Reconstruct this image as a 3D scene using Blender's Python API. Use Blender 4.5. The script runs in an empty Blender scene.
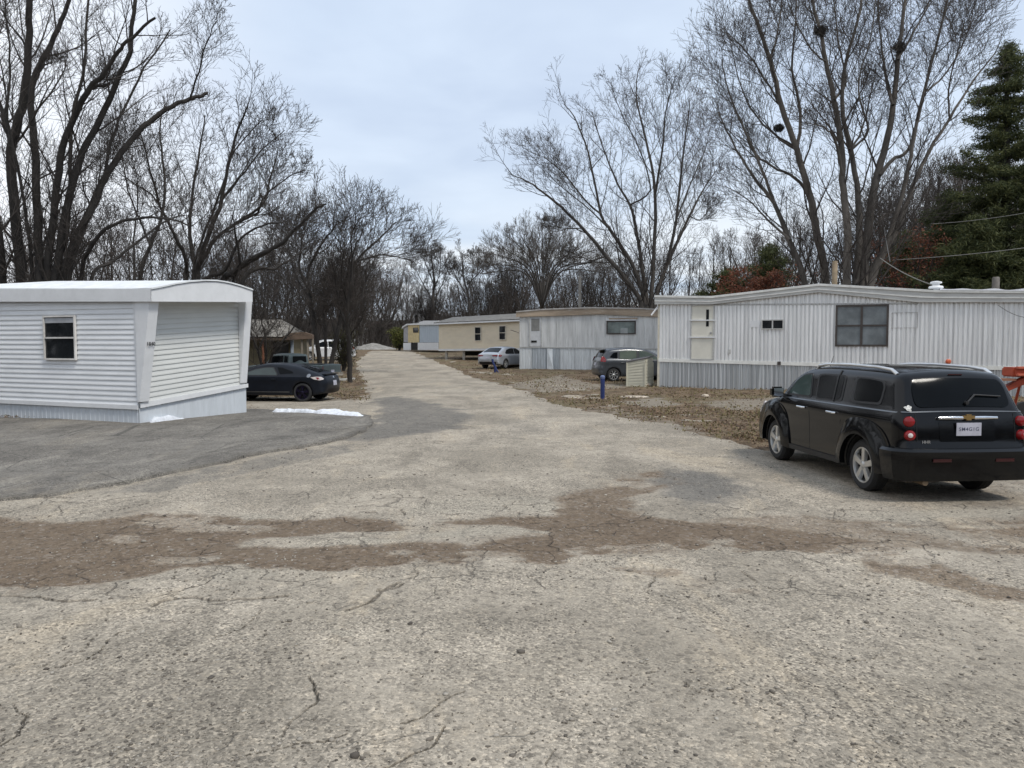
import bpy, bmesh, math, random
import numpy as np
from mathutils import Vector, Matrix, noise as mnoise
from mathutils.geometry import delaunay_2d_cdt

random.seed(7)
R = math.radians
scene = bpy.context.scene
COL = scene.collection

# ------------------------------------------------------------------ camera and survey helpers
F = 760.0
CAMZ = 1.85
PITCH = math.atan((384 - 345) / F)
cam_d = bpy.data.cameras.new('camera')
cam = bpy.data.objects.new('camera', cam_d)
COL.objects.link(cam)
cam.location = (0, 0, CAMZ)
cam.rotation_euler = (math.pi / 2 - PITCH, 0, 0)
cam_d.lens = 36 * F / 1024
cam_d.clip_end = 4000
scene.camera = cam


def ray(px, py):
    """direction of a sight line measured on the photograph (used only to survey where things stand)"""
    x, y = (px - 512) / F, (384 - py) / F
    c, s = math.cos(PITCH), math.sin(PITCH)
    return Vector((x, c + y * s, y * c - s))


def at(px, py, Y):
    d = ray(px, py)
    return Vector((0, 0, CAMZ)) + d * (Y / d.y)


_GY = [(-50, 0), (0, 0), (12, 0.0), (20, .03), (30, .08), (36, .10), (44, .13), (52, .28), (62, .62), (75, 1.0), (90, 1.3), (130, 1.7), (250, 2.4), (900, 3)]
_gx = np.array([a for a, b in _GY], float)
_gz = np.array([b for a, b in _GY], float)
_fx = np.arange(-50, 900, .5)
_fz = np.interp(_fx, _gx, _gz)
_k = np.hanning(17); _k /= _k.sum()
_fz = np.convolve(np.pad(_fz, 8, mode='edge'), _k, 'valid')


def G(x, y):
    """height of the land"""
    x = np.asarray(x, float); y = np.asarray(y, float)
    z = np.interp(y, _fx, _fz)
    dip = -0.17 * np.clip((-x - 3) / 3.5, 0, 1) * np.exp(-((y - 28) / 7.) ** 2)
    return z + dip


def gz(x, y):
    return float(G(x, y))


def gnd(px, py):
    d = ray(px, py)
    o = Vector((0, 0, CAMZ))
    z = 0
    for _ in range(25):
        t = (z - o.z) / d.z if d.z < -1e-4 else 400
        t = min(max(t, 0), 400)
        p = o + d * t
        z = .5 * z + .5 * gz(p.x, p.y)
    return Vector((p.x, p.y, gz(p.x, p.y)))


def on_wall(px, py, P, n):
    d = ray(px, py)
    o = Vector((0, 0, CAMZ))
    return o + d * ((P - o).dot(n) / d.dot(n))


# ------------------------------------------------------------------ materials
def nt(m):
    m.use_nodes = True
    t = m.node_tree
    t.nodes.clear()
    return t


class NG:
    def __init__(s, tree):
        s.t = tree

    def n(s, typ, **kw):
        a = s.t.nodes.new(typ)
        for k, v in kw.items():
            if k == 'i':
                for kk, vv in v.items():
                    if isinstance(vv, bpy.types.NodeSocket):
                        s.t.links.new(vv, a.inputs[kk])
                    else:
                        a.inputs[kk].default_value = vv
            else:
                setattr(a, k, v)
        return a

    def l(s, a, b):
        s.t.links.new(a, b)

    def math(s, op, a, b=None, c=None, clamp=False):
        m = s.n('ShaderNodeMath', operation=op, use_clamp=clamp)
        for i, v in enumerate((a, b, c)):
            if v is None: continue
            if isinstance(v, bpy.types.NodeSocket): s.l(v, m.inputs[i])
            else: m.inputs[i].default_value = v
        return m.outputs[0]

    def mix(s, f, a, b, mode='MIX'):
        m = s.n('ShaderNodeMix', data_type='RGBA', blend_type=mode)
        for i, v in ((0, f), (6, a), (7, b)):
            if isinstance(v, bpy.types.NodeSocket): s.l(v, m.inputs[i])
            elif i == 0: m.inputs[0].default_value = v
            else: m.inputs[i].default_value = (*v, 1) if len(v) == 3 else v
        return m.outputs[2]

    def ramp(s, f, a, b):
        m = s.n('ShaderNodeMapRange', interpolation_type='SMOOTHSTEP')
        s.l(f, m.inputs[0]); m.inputs[1].default_value = a; m.inputs[2].default_value = b
        return m.outputs[0]

    def noise(s, vec, scale, detail=4, rough=.6, dist=0):
        m = s.n('ShaderNodeTexNoise', i={'Scale': scale, 'Detail': detail, 'Roughness': rough, 'Distortion': dist})
        if vec is not None: s.l(vec, m.inputs['Vector'])
        return m.outputs[0]


MATS = {}


def mat(name, col, rough=.6, metal=0., var=.15, vscale=3., grime=0., grime_col=(.12, .09, .06), stretch=(1, 1, 1), bump=0., bscale=40., coat=0., spec=.5, fine=0.):
    """painted/natural surface: base colour with soft mottling, streaky grime and a fine bump"""
    if name in MATS: return MATS[name]
    m = bpy.data.materials.new(name)
    t = nt(m); g = NG(t)
    out = g.n('ShaderNodeOutputMaterial')
    b = g.n('ShaderNodeBsdfPrincipled', i={'Roughness': rough, 'Metallic': metal, 'Coat Weight': coat, 'Coat Roughness': .06, 'Specular IOR Level': spec})
    g.l(b.outputs[0], out.inputs[0])
    tc = g.n('ShaderNodeTexCoord')
    mp = g.n('ShaderNodeMapping', i={'Scale': stretch}); g.l(tc.outputs['Object'], mp.inputs[0])
    n1 = g.noise(mp.outputs[0], vscale, 5, .6)
    lo = tuple(c * (1 - var) for c in col); hi = tuple(min(1, c * (1 + var)) for c in col)
    c = g.mix(g.ramp(n1, .3, .7), lo, hi)
    if fine:
        n3 = g.noise(tc.outputs['Object'], vscale * 14, 3, .7)
        c = g.mix(g.math('MULTIPLY', g.ramp(n3, .35, .75), fine), c, tuple(x * .45 for x in col))
    if grime:
        n2 = g.noise(mp.outputs[0], vscale * 2.3, 6, .7)
        c = g.mix(g.math('MULTIPLY', g.ramp(n2, .5, .78), grime), c, grime_col)
    g.l(c, b.inputs['Base Color'])
    if bump:
        n4 = g.noise(tc.outputs['Object'], bscale, 4, .7)
        bp = g.n('ShaderNodeBump', i={'Strength': 1., 'Distance': bump}); g.l(n4, bp.inputs['Height'])
        g.l(bp.outputs[0], b.inputs['Normal'])
    MATS[name] = m
    return m


def glassy(name, col=(.02, .025, .03), rough=.06, spec=.14):
    return mat(name, col, rough=rough, var=.25, vscale=1.5, spec=spec)


# ------------------------------------------------------------------ object helpers
def tag(o, label=None, cat=None, group=None, kind=None):
    if label: o['label'] = label
    if cat: o['category'] = cat
    if group: o['group'] = group
    if kind: o['kind'] = kind
    return o


def thing(name, label, cat, loc=(0, 0, 0), rz=0, group=None):
    o = bpy.data.objects.new(name, None)
    o.empty_display_size = .3
    COL.objects.link(o)
    o.location = loc
    o.rotation_euler = (0, 0, rz)
    return tag(o, label, cat, group)


def root_of(o):
    while o.parent: o = o.parent
    return o


def link(name, me, m, parent=None):
    o = bpy.data.objects.new(name, me)
    COL.objects.link(o)
    if m is not None and not me.materials: me.materials.append(m)
    if parent is not None: o.parent = parent
    return o


def np_mesh(name, V, Fq, smooth=False):
    """V (n,3) array; Fq list of face arrays (k, nv)"""
    me = bpy.data.meshes.new(name)
    V = np.asarray(V, np.float32)
    me.vertices.add(len(V)); me.vertices.foreach_set('co', V.ravel())
    Fq = [np.asarray(f, np.int32) for f in Fq if len(f)]
    nl = sum(f.size for f in Fq); npoly = sum(len(f) for f in Fq)
    me.loops.add(nl); me.loops.foreach_set('vertex_index', np.concatenate([f.ravel() for f in Fq]))
    tot = np.concatenate([np.full(len(f), f.shape[1], np.int32) for f in Fq])
    st = np.concatenate([[0], np.cumsum(tot)[:-1]]).astype(np.int32)
    me.polygons.add(npoly)
    me.polygons.foreach_set('loop_start', st)
    me.polygons.foreach_set('loop_total', tot)
    if smooth: me.polygons.foreach_set('use_smooth', np.ones(npoly, bool))
    me.update(calc_edges=True)
    me.validate()
    return me


class MB:
    """collects shapes of ONE part"""
    def __init__(s): s.v = []; s.f = []

    def add(s, vs, fs):
        o = len(s.v)
        s.v += [tuple(v) for v in vs]; s.f += [tuple(i + o for i in f) for f in fs]
        return s

    def box(s, c, d, rz=0, M=None):
        hx, hy, hz = d[0] / 2, d[1] / 2, d[2] / 2
        vs = [Vector((x, y, z)) for x in (-hx, hx) for y in (-hy, hy) for z in (-hz, hz)]
        if M is None: M = Matrix.Rotation(rz, 3, 'Z')
        vs = [M @ v + Vector(c) for v in vs]
        return s.add(vs, [(0, 1, 3, 2), (4, 6, 7, 5), (0, 4, 5, 1), (2, 3, 7, 6), (0, 2, 6, 4), (1, 5, 7, 3)])

    def hexa(s, q0, q1):
        """solid between two quads (same winding)"""
        return s.add(list(q0) + list(q1), [(3, 2, 1, 0), (4, 5, 6, 7), (0, 1, 5, 4), (1, 2, 6, 5), (2, 3, 7, 6), (3, 0, 4, 7)])

    def tube(s, pts, r, n=8, caps=True):
        pts = [Vector(p) for p in pts]
        rs = r if isinstance(r, (list, tuple)) else [r] * len(pts)
        vs = []
        up = None
        for i, p in enumerate(pts):
            t = (pts[min(i + 1, len(pts) - 1)] - pts[max(i - 1, 0)]).normalized()
            if up is None:
                up = t.orthogonal().normalized()
            u = (up - t * up.dot(t)).normalized(); up = u
            w = t.cross(u)
            for k in range(n):
                a = 2 * math.pi * k / n
                vs.append(p + (u * math.cos(a) + w * math.sin(a)) * rs[i])
        fs = []
        for i in range(len(pts) - 1):
            for k in range(n):
                fs.append((i * n + k, i * n + (k + 1) % n, (i + 1) * n + (k + 1) % n, (i + 1) * n + k))
        if caps:
            fs.append(tuple(range(n - 1, -1, -1))); fs.append(tuple((len(pts) - 1) * n + k for k in range(n)))
        return s.add(vs, fs)

    def lathe(s, prof, n=24, axis='z', c=(0, 0, 0), caps=True):
        vs = []
        for (r, h) in prof:
            for k in range(n):
                a = 2 * math.pi * k / n
                if axis == 'z': v = (r * math.cos(a), r * math.sin(a), h)
                else: v = (r * math.cos(a), h, r * math.sin(a))
                vs.append(Vector(v) + Vector(c))
        fs = []
        for i in range(len(prof) - 1):
            for k in range(n):
                fs.append((i * n + k, i * n + (k + 1) % n, (i + 1) * n + (k + 1) % n, (i + 1) * n + k))
        if caps: fs.append(tuple(range(n))); fs.append(tuple((len(prof) - 1) * n + k for k in range(n - 1, -1, -1)))
        return s.add(vs, fs)

    def prism(s, poly, fn, a, b):
        """poly: 2D points; fn(p, d) -> 3D; between d=a and d=b"""
        n = len(poly)
        return s.add([fn(p, a) for p in poly] + [fn(p, b) for p in poly],
                     [tuple(range(n - 1, -1, -1)), tuple(range(n, 2 * n))] + [(i, (i + 1) % n, n + (i + 1) % n, n + i) for i in range(n)])

    def build(s, name, m, parent=None, smooth=False, world=False, bevel=0):
        V = s.v
        if world and parent is not None:
            L = root_of(parent).location
            V = [(v[0] - L.x, v[1] - L.y, v[2] - L.z) for v in V]
        me = bpy.data.meshes.new(name)
        me.from_pydata([tuple(v) for v in V], [], s.f)
        bm = bmesh.new(); bm.from_mesh(me)
        bmesh.ops.recalc_face_normals(bm, faces=bm.faces)
        if bevel:
            es = [e for e in bm.edges if len(e.link_faces) == 2 and e.calc_face_angle(0) > .5]
            bmesh.ops.bevel(bm, geom=es, offset=bevel, segments=2, affect='EDGES', clamp_overlap=True)
        if smooth:
            for f in bm.faces: f.smooth = True
            for e in bm.edges:
                if len(e.link_faces) == 2 and e.calc_face_angle(0) > .6: e.smooth = False
        bm.to_mesh(me); bm.free()
        return link(name, me, m, parent)


def copy_tree(o, parent=None):
    c = o.copy(); COL.objects.link(c)
    if parent is not None: c.parent = parent
    for ch in list(o.children): copy_tree(ch, c)
    return c


def text_mesh(name, body, size, m, parent, M, extrude=.002, bold=0.):
    cu = bpy.data.curves.new(name, 'FONT'); cu.body = body; cu.size = size
    cu.align_x = 'CENTER'; cu.align_y = 'CENTER'; cu.extrude = extrude; cu.offset = bold; cu.space_character = 1.0 + 250 * bold
    tmp = bpy.data.objects.new(name + '_tmp', cu)
    COL.objects.link(tmp)
    bpy.context.view_layer.update()
    me = bpy.data.meshes.new_from_object(tmp.evaluated_get(bpy.context.evaluated_depsgraph_get()))
    bpy.data.objects.remove(tmp)
    me.transform(M)
    me.name = name
    me.materials.clear()
    return link(name, me, m, parent)
# ------------------------------------------------------------------ world and sun
SUN_EL, SUN_AZ = R(55), R(134)      # azimuth measured from +Y (ahead) towards +X
w = bpy.data.worlds.new('World'); scene.world = w
w.use_nodes = True
t = w.node_tree; t.nodes.clear(); g = NG(t)
out = g.n('ShaderNodeOutputWorld')
sky = g.n('ShaderNodeTexSky', sky_type='NISHITA', sun_disc=False, sun_elevation=SUN_EL, sun_rotation=SUN_AZ, altitude=200, air_density=1.2, dust_density=2.0)
skyc = g.mix(1.0, sky.outputs[0], (.09, .09, .09), 'MULTIPLY')
tc = g.n('ShaderNodeTexCoord')
sep = g.n('ShaderNodeSeparateXYZ'); g.l(tc.outputs['Generated'], sep.inputs[0])
h = g.math('ADD', g.math('MAXIMUM', sep.outputs[2], 0.0), .12)
cx = g.math('DIVIDE', sep.outputs[0], h); cy = g.math('DIVIDE', sep.outputs[1], h)
cv = g.n('ShaderNodeCombineXYZ'); g.l(cx, cv.inputs[0]); g.l(cy, cv.inputs[1])
n1 = g.noise(cv.outputs[0], .55, 5, .5, .4)
n2 = g.noise(cv.outputs[0], 1.7, 4, .55, .2)
cover = g.ramp(n1, .25, .55)
thick = g.ramp(g.math('ADD', g.math('MULTIPLY', n1, .6), g.math('MULTIPLY', n2, .4)), .32, .70)
cloud = g.mix(thick, (.72, .83, .98), (.52, .62, .79))
# thinner veil: paler, bluer where the cover opens
col = g.mix(g.math('ADD', g.math('MULTIPLY', cover, .45), .5), g.mix(.7, skyc, (.50, .64, .86)), cloud)
# the bright bank of cloud low in the sky and above the left trees
lowb = g.math('MULTIPLY', g.ramp(sep.outputs[2], .30, .05), .8)
col = g.mix(lowb, col, g.mix(g.ramp(n1, .35, .6), (.98, 1.0, 1.0), (.62, .74, .88)))
leftb = g.math('MULTIPLY', g.ramp(sep.outputs[0], -.22, -.55), .75)
col = g.mix(leftb, col, (1.02, 1.04, 1.08))
bg = g.n('ShaderNodeBackground', i={'Strength': 1.0}); g.l(col, bg.inputs[0])
g.l(bg.outputs[0], out.inputs[0])

sd = bpy.data.lights.new('sun', 'SUN'); sd.energy = 2.45; sd.angle = R(13); sd.color = (1, .95, .87)
so = bpy.data.objects.new('sun', sd); COL.objects.link(so)
dirv = Vector((math.sin(SUN_AZ) * math.cos(SUN_EL), math.cos(SUN_AZ) * math.cos(SUN_EL), math.sin(SUN_EL)))
so.rotation_euler = (-dirv).to_track_quat('-Z', 'Y').to_euler()
so.location = (0, 0, 30)

scene.view_settings.view_transform = 'Standard'
scene.view_settings.look = 'None'
scene.view_settings.exposure = 0.12
scene.view_settings.gamma = 1
scene.cycles.use_denoising = True
scene.cycles.max_bounces = 6
# ------------------------------------------------------------------ the ground
def wpoly(pts): return np.array([tuple(gnd(*p))[:2] for p in pts])


def sdf_poly(P, poly):
    """signed distance (negative inside) of points P (n,2) to a polygon"""
    a = poly; b = np.roll(poly, -1, axis=0)
    d = np.full(len(P), 1e9); ins = np.zeros(len(P), bool)
    for (x0, y0), (x1, y1) in zip(a, b):
        ex, ey = x1 - x0, y1 - y0
        wx, wy = P[:, 0] - x0, P[:, 1] - y0
        tt = np.clip((wx * ex + wy * ey) / (ex * ex + ey * ey + 1e-12), 0, 1)
        d = np.minimum(d, (wx - tt * ex) ** 2 + (wy - tt * ey) ** 2)
        c = ((y0 > P[:, 1]) != (y1 > P[:, 1])) & (P[:, 0] < (x1 - x0) * (P[:, 1] - y0) / (y1 - y0 + 1e-12) + x0)
        ins ^= c
    d = np.sqrt(d)
    return np.where(ins, -d, d)


def dist_line(P, line):
    d = np.full(len(P), 1e9)
    for (x0, y0), (x1, y1) in zip(line[:-1], line[1:]):
        ex, ey = x1 - x0, y1 - y0
        wx, wy = P[:, 0] - x0, P[:, 1] - y0
        tt = np.clip((wx * ex + wy * ey) / (ex * ex + ey * ey + 1e-12), 0, 1)
        d = np.minimum(d, (wx - tt * ex) ** 2 + (wy - tt * ey) ** 2)
    return np.sqrt(d)


def vnoise(x, y, scale, seed=0, octv=4):
    """value noise, vectorised, roughly in -1..1"""
    out_ = np.zeros_like(x); amp = 1; tot = 0
    rs = np.random.RandomState(seed)
    tab = rs.rand(256, 256)
    for o in range(octv):
        X = x * scale + 17.3 * o; Y = y * scale + 9.1 * o
        xi = np.floor(X).astype(int); yi = np.floor(Y).astype(int)
        fx = X - xi; fy = Y - yi
        fx = fx * fx * (3 - 2 * fx); fy = fy * fy * (3 - 2 * fy)
        a = tab[xi % 256, yi % 256]; b = tab[(xi + 1) % 256, yi % 256]
        c = tab[xi % 256, (yi + 1) % 256]; d = tab[(xi + 1) % 256, (yi + 1) % 256]
        out_ += amp * ((a * (1 - fx) + b * fx) * (1 - fy) + (c * (1 - fx) + d * fx) * fy)
        tot += amp; amp *= .5; scale *= 2.03
    return (out_ / tot - .5) * 2


def sm(x, a, b):
    t_ = np.clip((x - a) / (b - a), 0, 1)
    return t_ * t_ * (3 - 2 * t_)


def grid(ys, ratios, xmin=6.):
    """rows at the given distances; columns fan out so that near rows are fine"""
    Yg, Rg = np.meshgrid(ys, ratios, indexing='ij')
    Xg = Rg * (np.abs(Yg) + xmin * 0)
    ny, nx = Yg.shape
    idx = np.arange(ny * nx).reshape(ny, nx)
    f = np.stack([idx[:-1, :-1], idx[:-1, 1:], idx[1:, 1:], idx[1:, :-1]], -1).reshape(-1, 4)
    return Xg.ravel(), Yg.ravel(), f


# outlines surveyed from the photograph
road_poly = wpoly([(-1500, 760), (-900, 560), (-500, 500), (-60, 500), (60, 490), (250, 458), (340, 440), (330, 415), (255, 411), (255, 400), (330, 402), (362, 405), (376, 398),
                   (369, 384), (362, 370), (360, 362), (368, 354), (374, 351), (405, 350.5), (415, 354), (432, 361), (452, 369), (470, 378), (500, 385), (525, 394), (548, 404), (590, 412),
                   (640, 421), (690, 432), (742, 444), (760, 452), (800, 450), (1010, 446), (1300, 470), (1700, 520), (2500, 700)])
road_poly = np.vstack([road_poly, [[14, 1.2], [14, -12], [-14, -12], [-14, 1.2]]])
pad_poly = wpoly([(-420, 424), (0, 419), (139, 422), (248, 410), (300, 412), (352, 414), (370, 417), (373, 423), (366, 431), (345, 439), (300, 448), (250, 457), (200, 468), (150, 479), (100, 489), (60, 496), (0, 502), (-60, 500), (-420, 505)])

DIRT = [
    ([(-300, 540), (0, 520), (60, 524), (150, 514), (250, 519), (340, 516), (395, 521), (395, 529), (330, 533), (250, 540), (230, 548), (330, 545), (400, 540), (480, 545), (512, 541),
      (560, 533), (520, 526), (450, 522), (560, 514), (600, 504), (640, 512), (700, 522), (800, 530), (880, 540), (820, 551), (700, 557), (640, 560), (500, 562), (420, 560), (360, 573), (300, 571),
      (190, 566), (150, 578), (60, 588), (0, 591), (-300, 620)], 1.0, .12),
    ([(560, 500), (610, 480), (660, 470), (640, 500), (650, 525), (600, 545), (540, 540)], .85, .2),
    ([(930, 528), (1060, 516), (1150, 530), (1100, 548), (980, 548)], .8, .15),
    ([(850, 552), (900, 556), (960, 574), (1060, 598), (1150, 640), (1040, 614), (950, 592), (880, 572)], .75, .10),
    ([(700, 520), (800, 510), (900, 520), (990, 545), (860, 556), (740, 545)], .6, .2),
    ([(590, 565), (700, 570), (760, 590), (700, 588), (610, 577)], .6, .12),
    ([(40, 650), (120, 640), (160, 655), (90, 668)], .3, .3),
    ([(640, 600), (800, 620), (760, 690), (600, 680)], .25, .5),
    ([(745, 446), (830, 455), (880, 500), (1040, 510), (1100, 480), (1020, 450), (900, 452)], .45, .3),
]
DARKZ = [
    ([(345, 440), (362, 425), (374, 415), (372, 399), (400, 396), (425, 402), (462, 409), (480, 417), (470, 426), (440, 432), (400, 437), (370, 444)], .65, .35),
    ([(90, 494), (200, 470), (300, 450), (350, 443), (355, 452), (310, 462), (230, 478), (160, 494)], .5, .12),
    ([(640, 480), (680, 468), (730, 476), (762, 487), (750, 500), (690, 506), (645, 498)], .70, .45),
    ([(330, 555), (400, 552), (430, 560), (380, 575)], .2, .2),
    ([(480, 420), (520, 418), (560, 430), (520, 440)], .35, .3),
    ([(0, 380 + 190), (90, 585), (60, 600), (-40, 600)], .3, .15),
    ([(905, 560), (1024, 545), (1100, 570), (1024, 600)], .25, .3),
    ([(370, 620), (520, 640), (560, 740), (420, 768), (330, 700)], .18, .5),
    ([(60, 700), (200, 640), (320, 680), (220, 768)], .15, .5),
]
PALE = [
    ([(198, 547), (225, 541), (250, 545), (245, 551), (205, 553)], 1., .04),
    ([(315, 540), (360, 538), (400, 540), (380, 545), (325, 545)], .8, .04),
    ([(180, 520), (260, 512), (290, 516), (240, 523)], .8, .05),
    ([(215, 573), (260, 569), (285, 574), (250, 580), (215, 582)], .7, .04),
    ([(410, 536), (500, 526), (620, 522), (700, 512), (640, 520), (560, 535), (480, 540)], .8, .08),
    ([(420, 500), (520, 496), (600, 500), (560, 512), (470, 516), (400, 514)], .7, .1),
    ([(430, 520), (500, 517), (512, 522), (470, 526)], .7, .05),
    ([(335, 632), (352, 631), (353, 637), (338, 638)], 1., .03),
    ([(840, 512), (960, 510), (1050, 506), (1000, 516), (900, 522)], .8, .1),
    ([(520, 565), (760, 562), (900, 590), (960, 700), (700, 620), (560, 600)], .35, .4),
    ([(390, 360), (415, 365), (470, 385), (500, 400), (440, 395), (400, 380)], .5, .5),
    ([(400, 440), (560, 440), (640, 470), (560, 490), (440, 480)], .35, .8),
    ([(30, 566), (150, 560), (180, 566), (60, 582)], .4, .1),
]
ZONE = [  # where the old surface is broken into plates
    ([(-50, 500), (250, 490), (512, 494), (760, 500), (1080, 505), (1080, 560), (820, 565), (640, 568), (480, 610), (340, 620), (150, 600), (-50, 610)], 1., .35),
    ([(330, 570), (480, 560), (540, 600), (420, 640), (340, 610)], .8, .3),
    ([(560, 560), (820, 555), (860, 600), (640, 600)], .8, .3),
    ([(395, 418), (470, 415), (480, 445), (405, 448)], .9, .3),
    ([(-40, 640), (60, 650), (60, 768), (-40, 800)], .5, .3),
]
CRACKS = [
    ([(283, 735), (288, 722), (300, 712), (317, 702), (313, 690), (308, 675)], 1.0),
    ([(155, 606), (163, 601), (180, 598), (195, 597), (215, 600), (240, 599), (262, 598), (287, 597)], 2.3),
    ([(345, 611), (365, 604), (378, 596), (386, 590), (400, 583)], 2.3),
    ([(378, 592), (392, 590), (402, 585)], 2.2),
    ([(0, 595), (30, 598), (52, 599), (70, 601), (95, 600)], 1.6),
    ([(60, 668), (85, 660), (100, 650), (110, 640), (122, 632), (140, 628)], .8),
    ([(235, 760), (270, 752), (300, 745), (322, 742), (350, 733)], .8),
    ([(388, 768), (405, 760), (430, 747), (440, 735), (445, 722)], 1.1),
    ([(405, 722), (425, 713), (440, 703), (465, 690)], .8),
    ([(0, 520), (60, 516), (120, 510), (150, 503)], .9),
    ([(170, 580), (175, 572), (200, 568), (230, 568), (235, 572), (205, 580), (180, 582), (170, 579)], .8),
    ([(230, 572), (270, 572), (300, 568), (340, 566)], .8),
    ([(330, 499), (380, 497), (450, 498), (512, 497), (580, 498)], .9),
    ([(300, 560), (360, 572), (400, 563), (470, 560), (540, 563), (620, 560)], .9),
    ([(650, 562), (655, 580), (645, 590)], .9), ([(700, 560), (740, 570), (770, 588), (790, 592)], .9),
    ([(560, 490), (575, 500), (600, 512)], .7), ([(100, 600), (110, 625), (60, 668)], .5),
    ([(200, 640), (240, 630), (262, 610)], .6), ([(540, 768), (560, 740), (600, 720)], .6),
    ([(860, 568), (900, 590), (960, 600), (1030, 628)], .8), ([(780, 640), (850, 660), (940, 650)], .4),
    ([(0, 745), (20, 735), (25, 720), (15, 700)], .9), ([(620, 680), (660, 668), (700, 690)], .4),
    ([(0, 480 + 20), (100, 497), (200, 485)], .7), ([(400, 505), (405, 515), (440, 512), (450, 520)], .8),
    ([(500, 505), (520, 512), (515, 522), (560, 520)], .8), ([(180, 525), (300, 521), (320, 512), (380, 512)], .8),
]
_pz = {}


def field(X, Y, L, seed):
    P = np.stack([X, Y], -1); o = np.zeros(len(X))
    n_ = vnoise(X, Y, 2.2, seed, 5)
    for k, (poly, amt, soft) in enumerate(L):
        wp = wpoly(poly)
        lo = wp.min(0) - 2 * soft - .6; hi = wp.max(0) + 2 * soft + .6
        m_ = (P[:, 0] > lo[0]) & (P[:, 0] < hi[0]) & (P[:, 1] > lo[1]) & (P[:, 1] < hi[1])
        if not m_.any(): continue
        s_ = sdf_poly(P[m_], wp) + n_[m_] * (soft * 1.2 + .06)
        o[m_] = np.maximum(o[m_], amt * (1 - sm(s_, -soft, soft)))
    return o


def dirt_field(X, Y):
    wx = X + .30 * vnoise(X, Y, .8, 71, 4); wy = Y + .16 * vnoise(X, Y, .9, 72, 4)
    d = field(wx, wy, DIRT, 3)
    halo = field(wx, wy, [(p_, .60 * a_, s_ + .40) for p_, a_, s_ in DIRT], 3)
    hole = sm(vnoise(X, Y * 1.8, 1.1, 73, 5), .16, .34)
    d = d * (1 - .75 * hole * (Y > 3))
    return np.maximum(d, halo)


def cracks(X, Y):
    P = np.stack([X, Y], -1); o = np.zeros(len(X))
    wx = X + .035 * vnoise(X, Y, 7, 5, 4); wy = Y + .05 * vnoise(X, Y, 6, 9, 4)
    Q = np.stack([wx, wy], -1)
    ww = 1 + .6 * vnoise(X, Y, 5, 31, 3)
    for line, wd in CRACKS:
        wl = wpoly(line)
        lo = wl.min(0) - .3; hi = wl.max(0) + .3
        m_ = (P[:, 0] > lo[0]) & (P[:, 0] < hi[0]) & (P[:, 1] > lo[1]) & (P[:, 1] < hi[1])
        if not m_.any(): continue
        d = dist_line(Q[m_], wl)
        wv = (wd if wd > 1.5 else wd * .72) * .0052 * ww[m_] * (.6 + Y[m_] / 9)
        brk = np.clip(1.25 - .9 * np.abs(vnoise(X[m_], Y[m_], 3.3, 33, 3)) * 2.2, .15, 1) if wd < 1.5 else 1
        o[m_] = np.maximum(o[m_], (1 - sm(d, wv * .4, wv * 1.5)) * brk)
    return o


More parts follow.
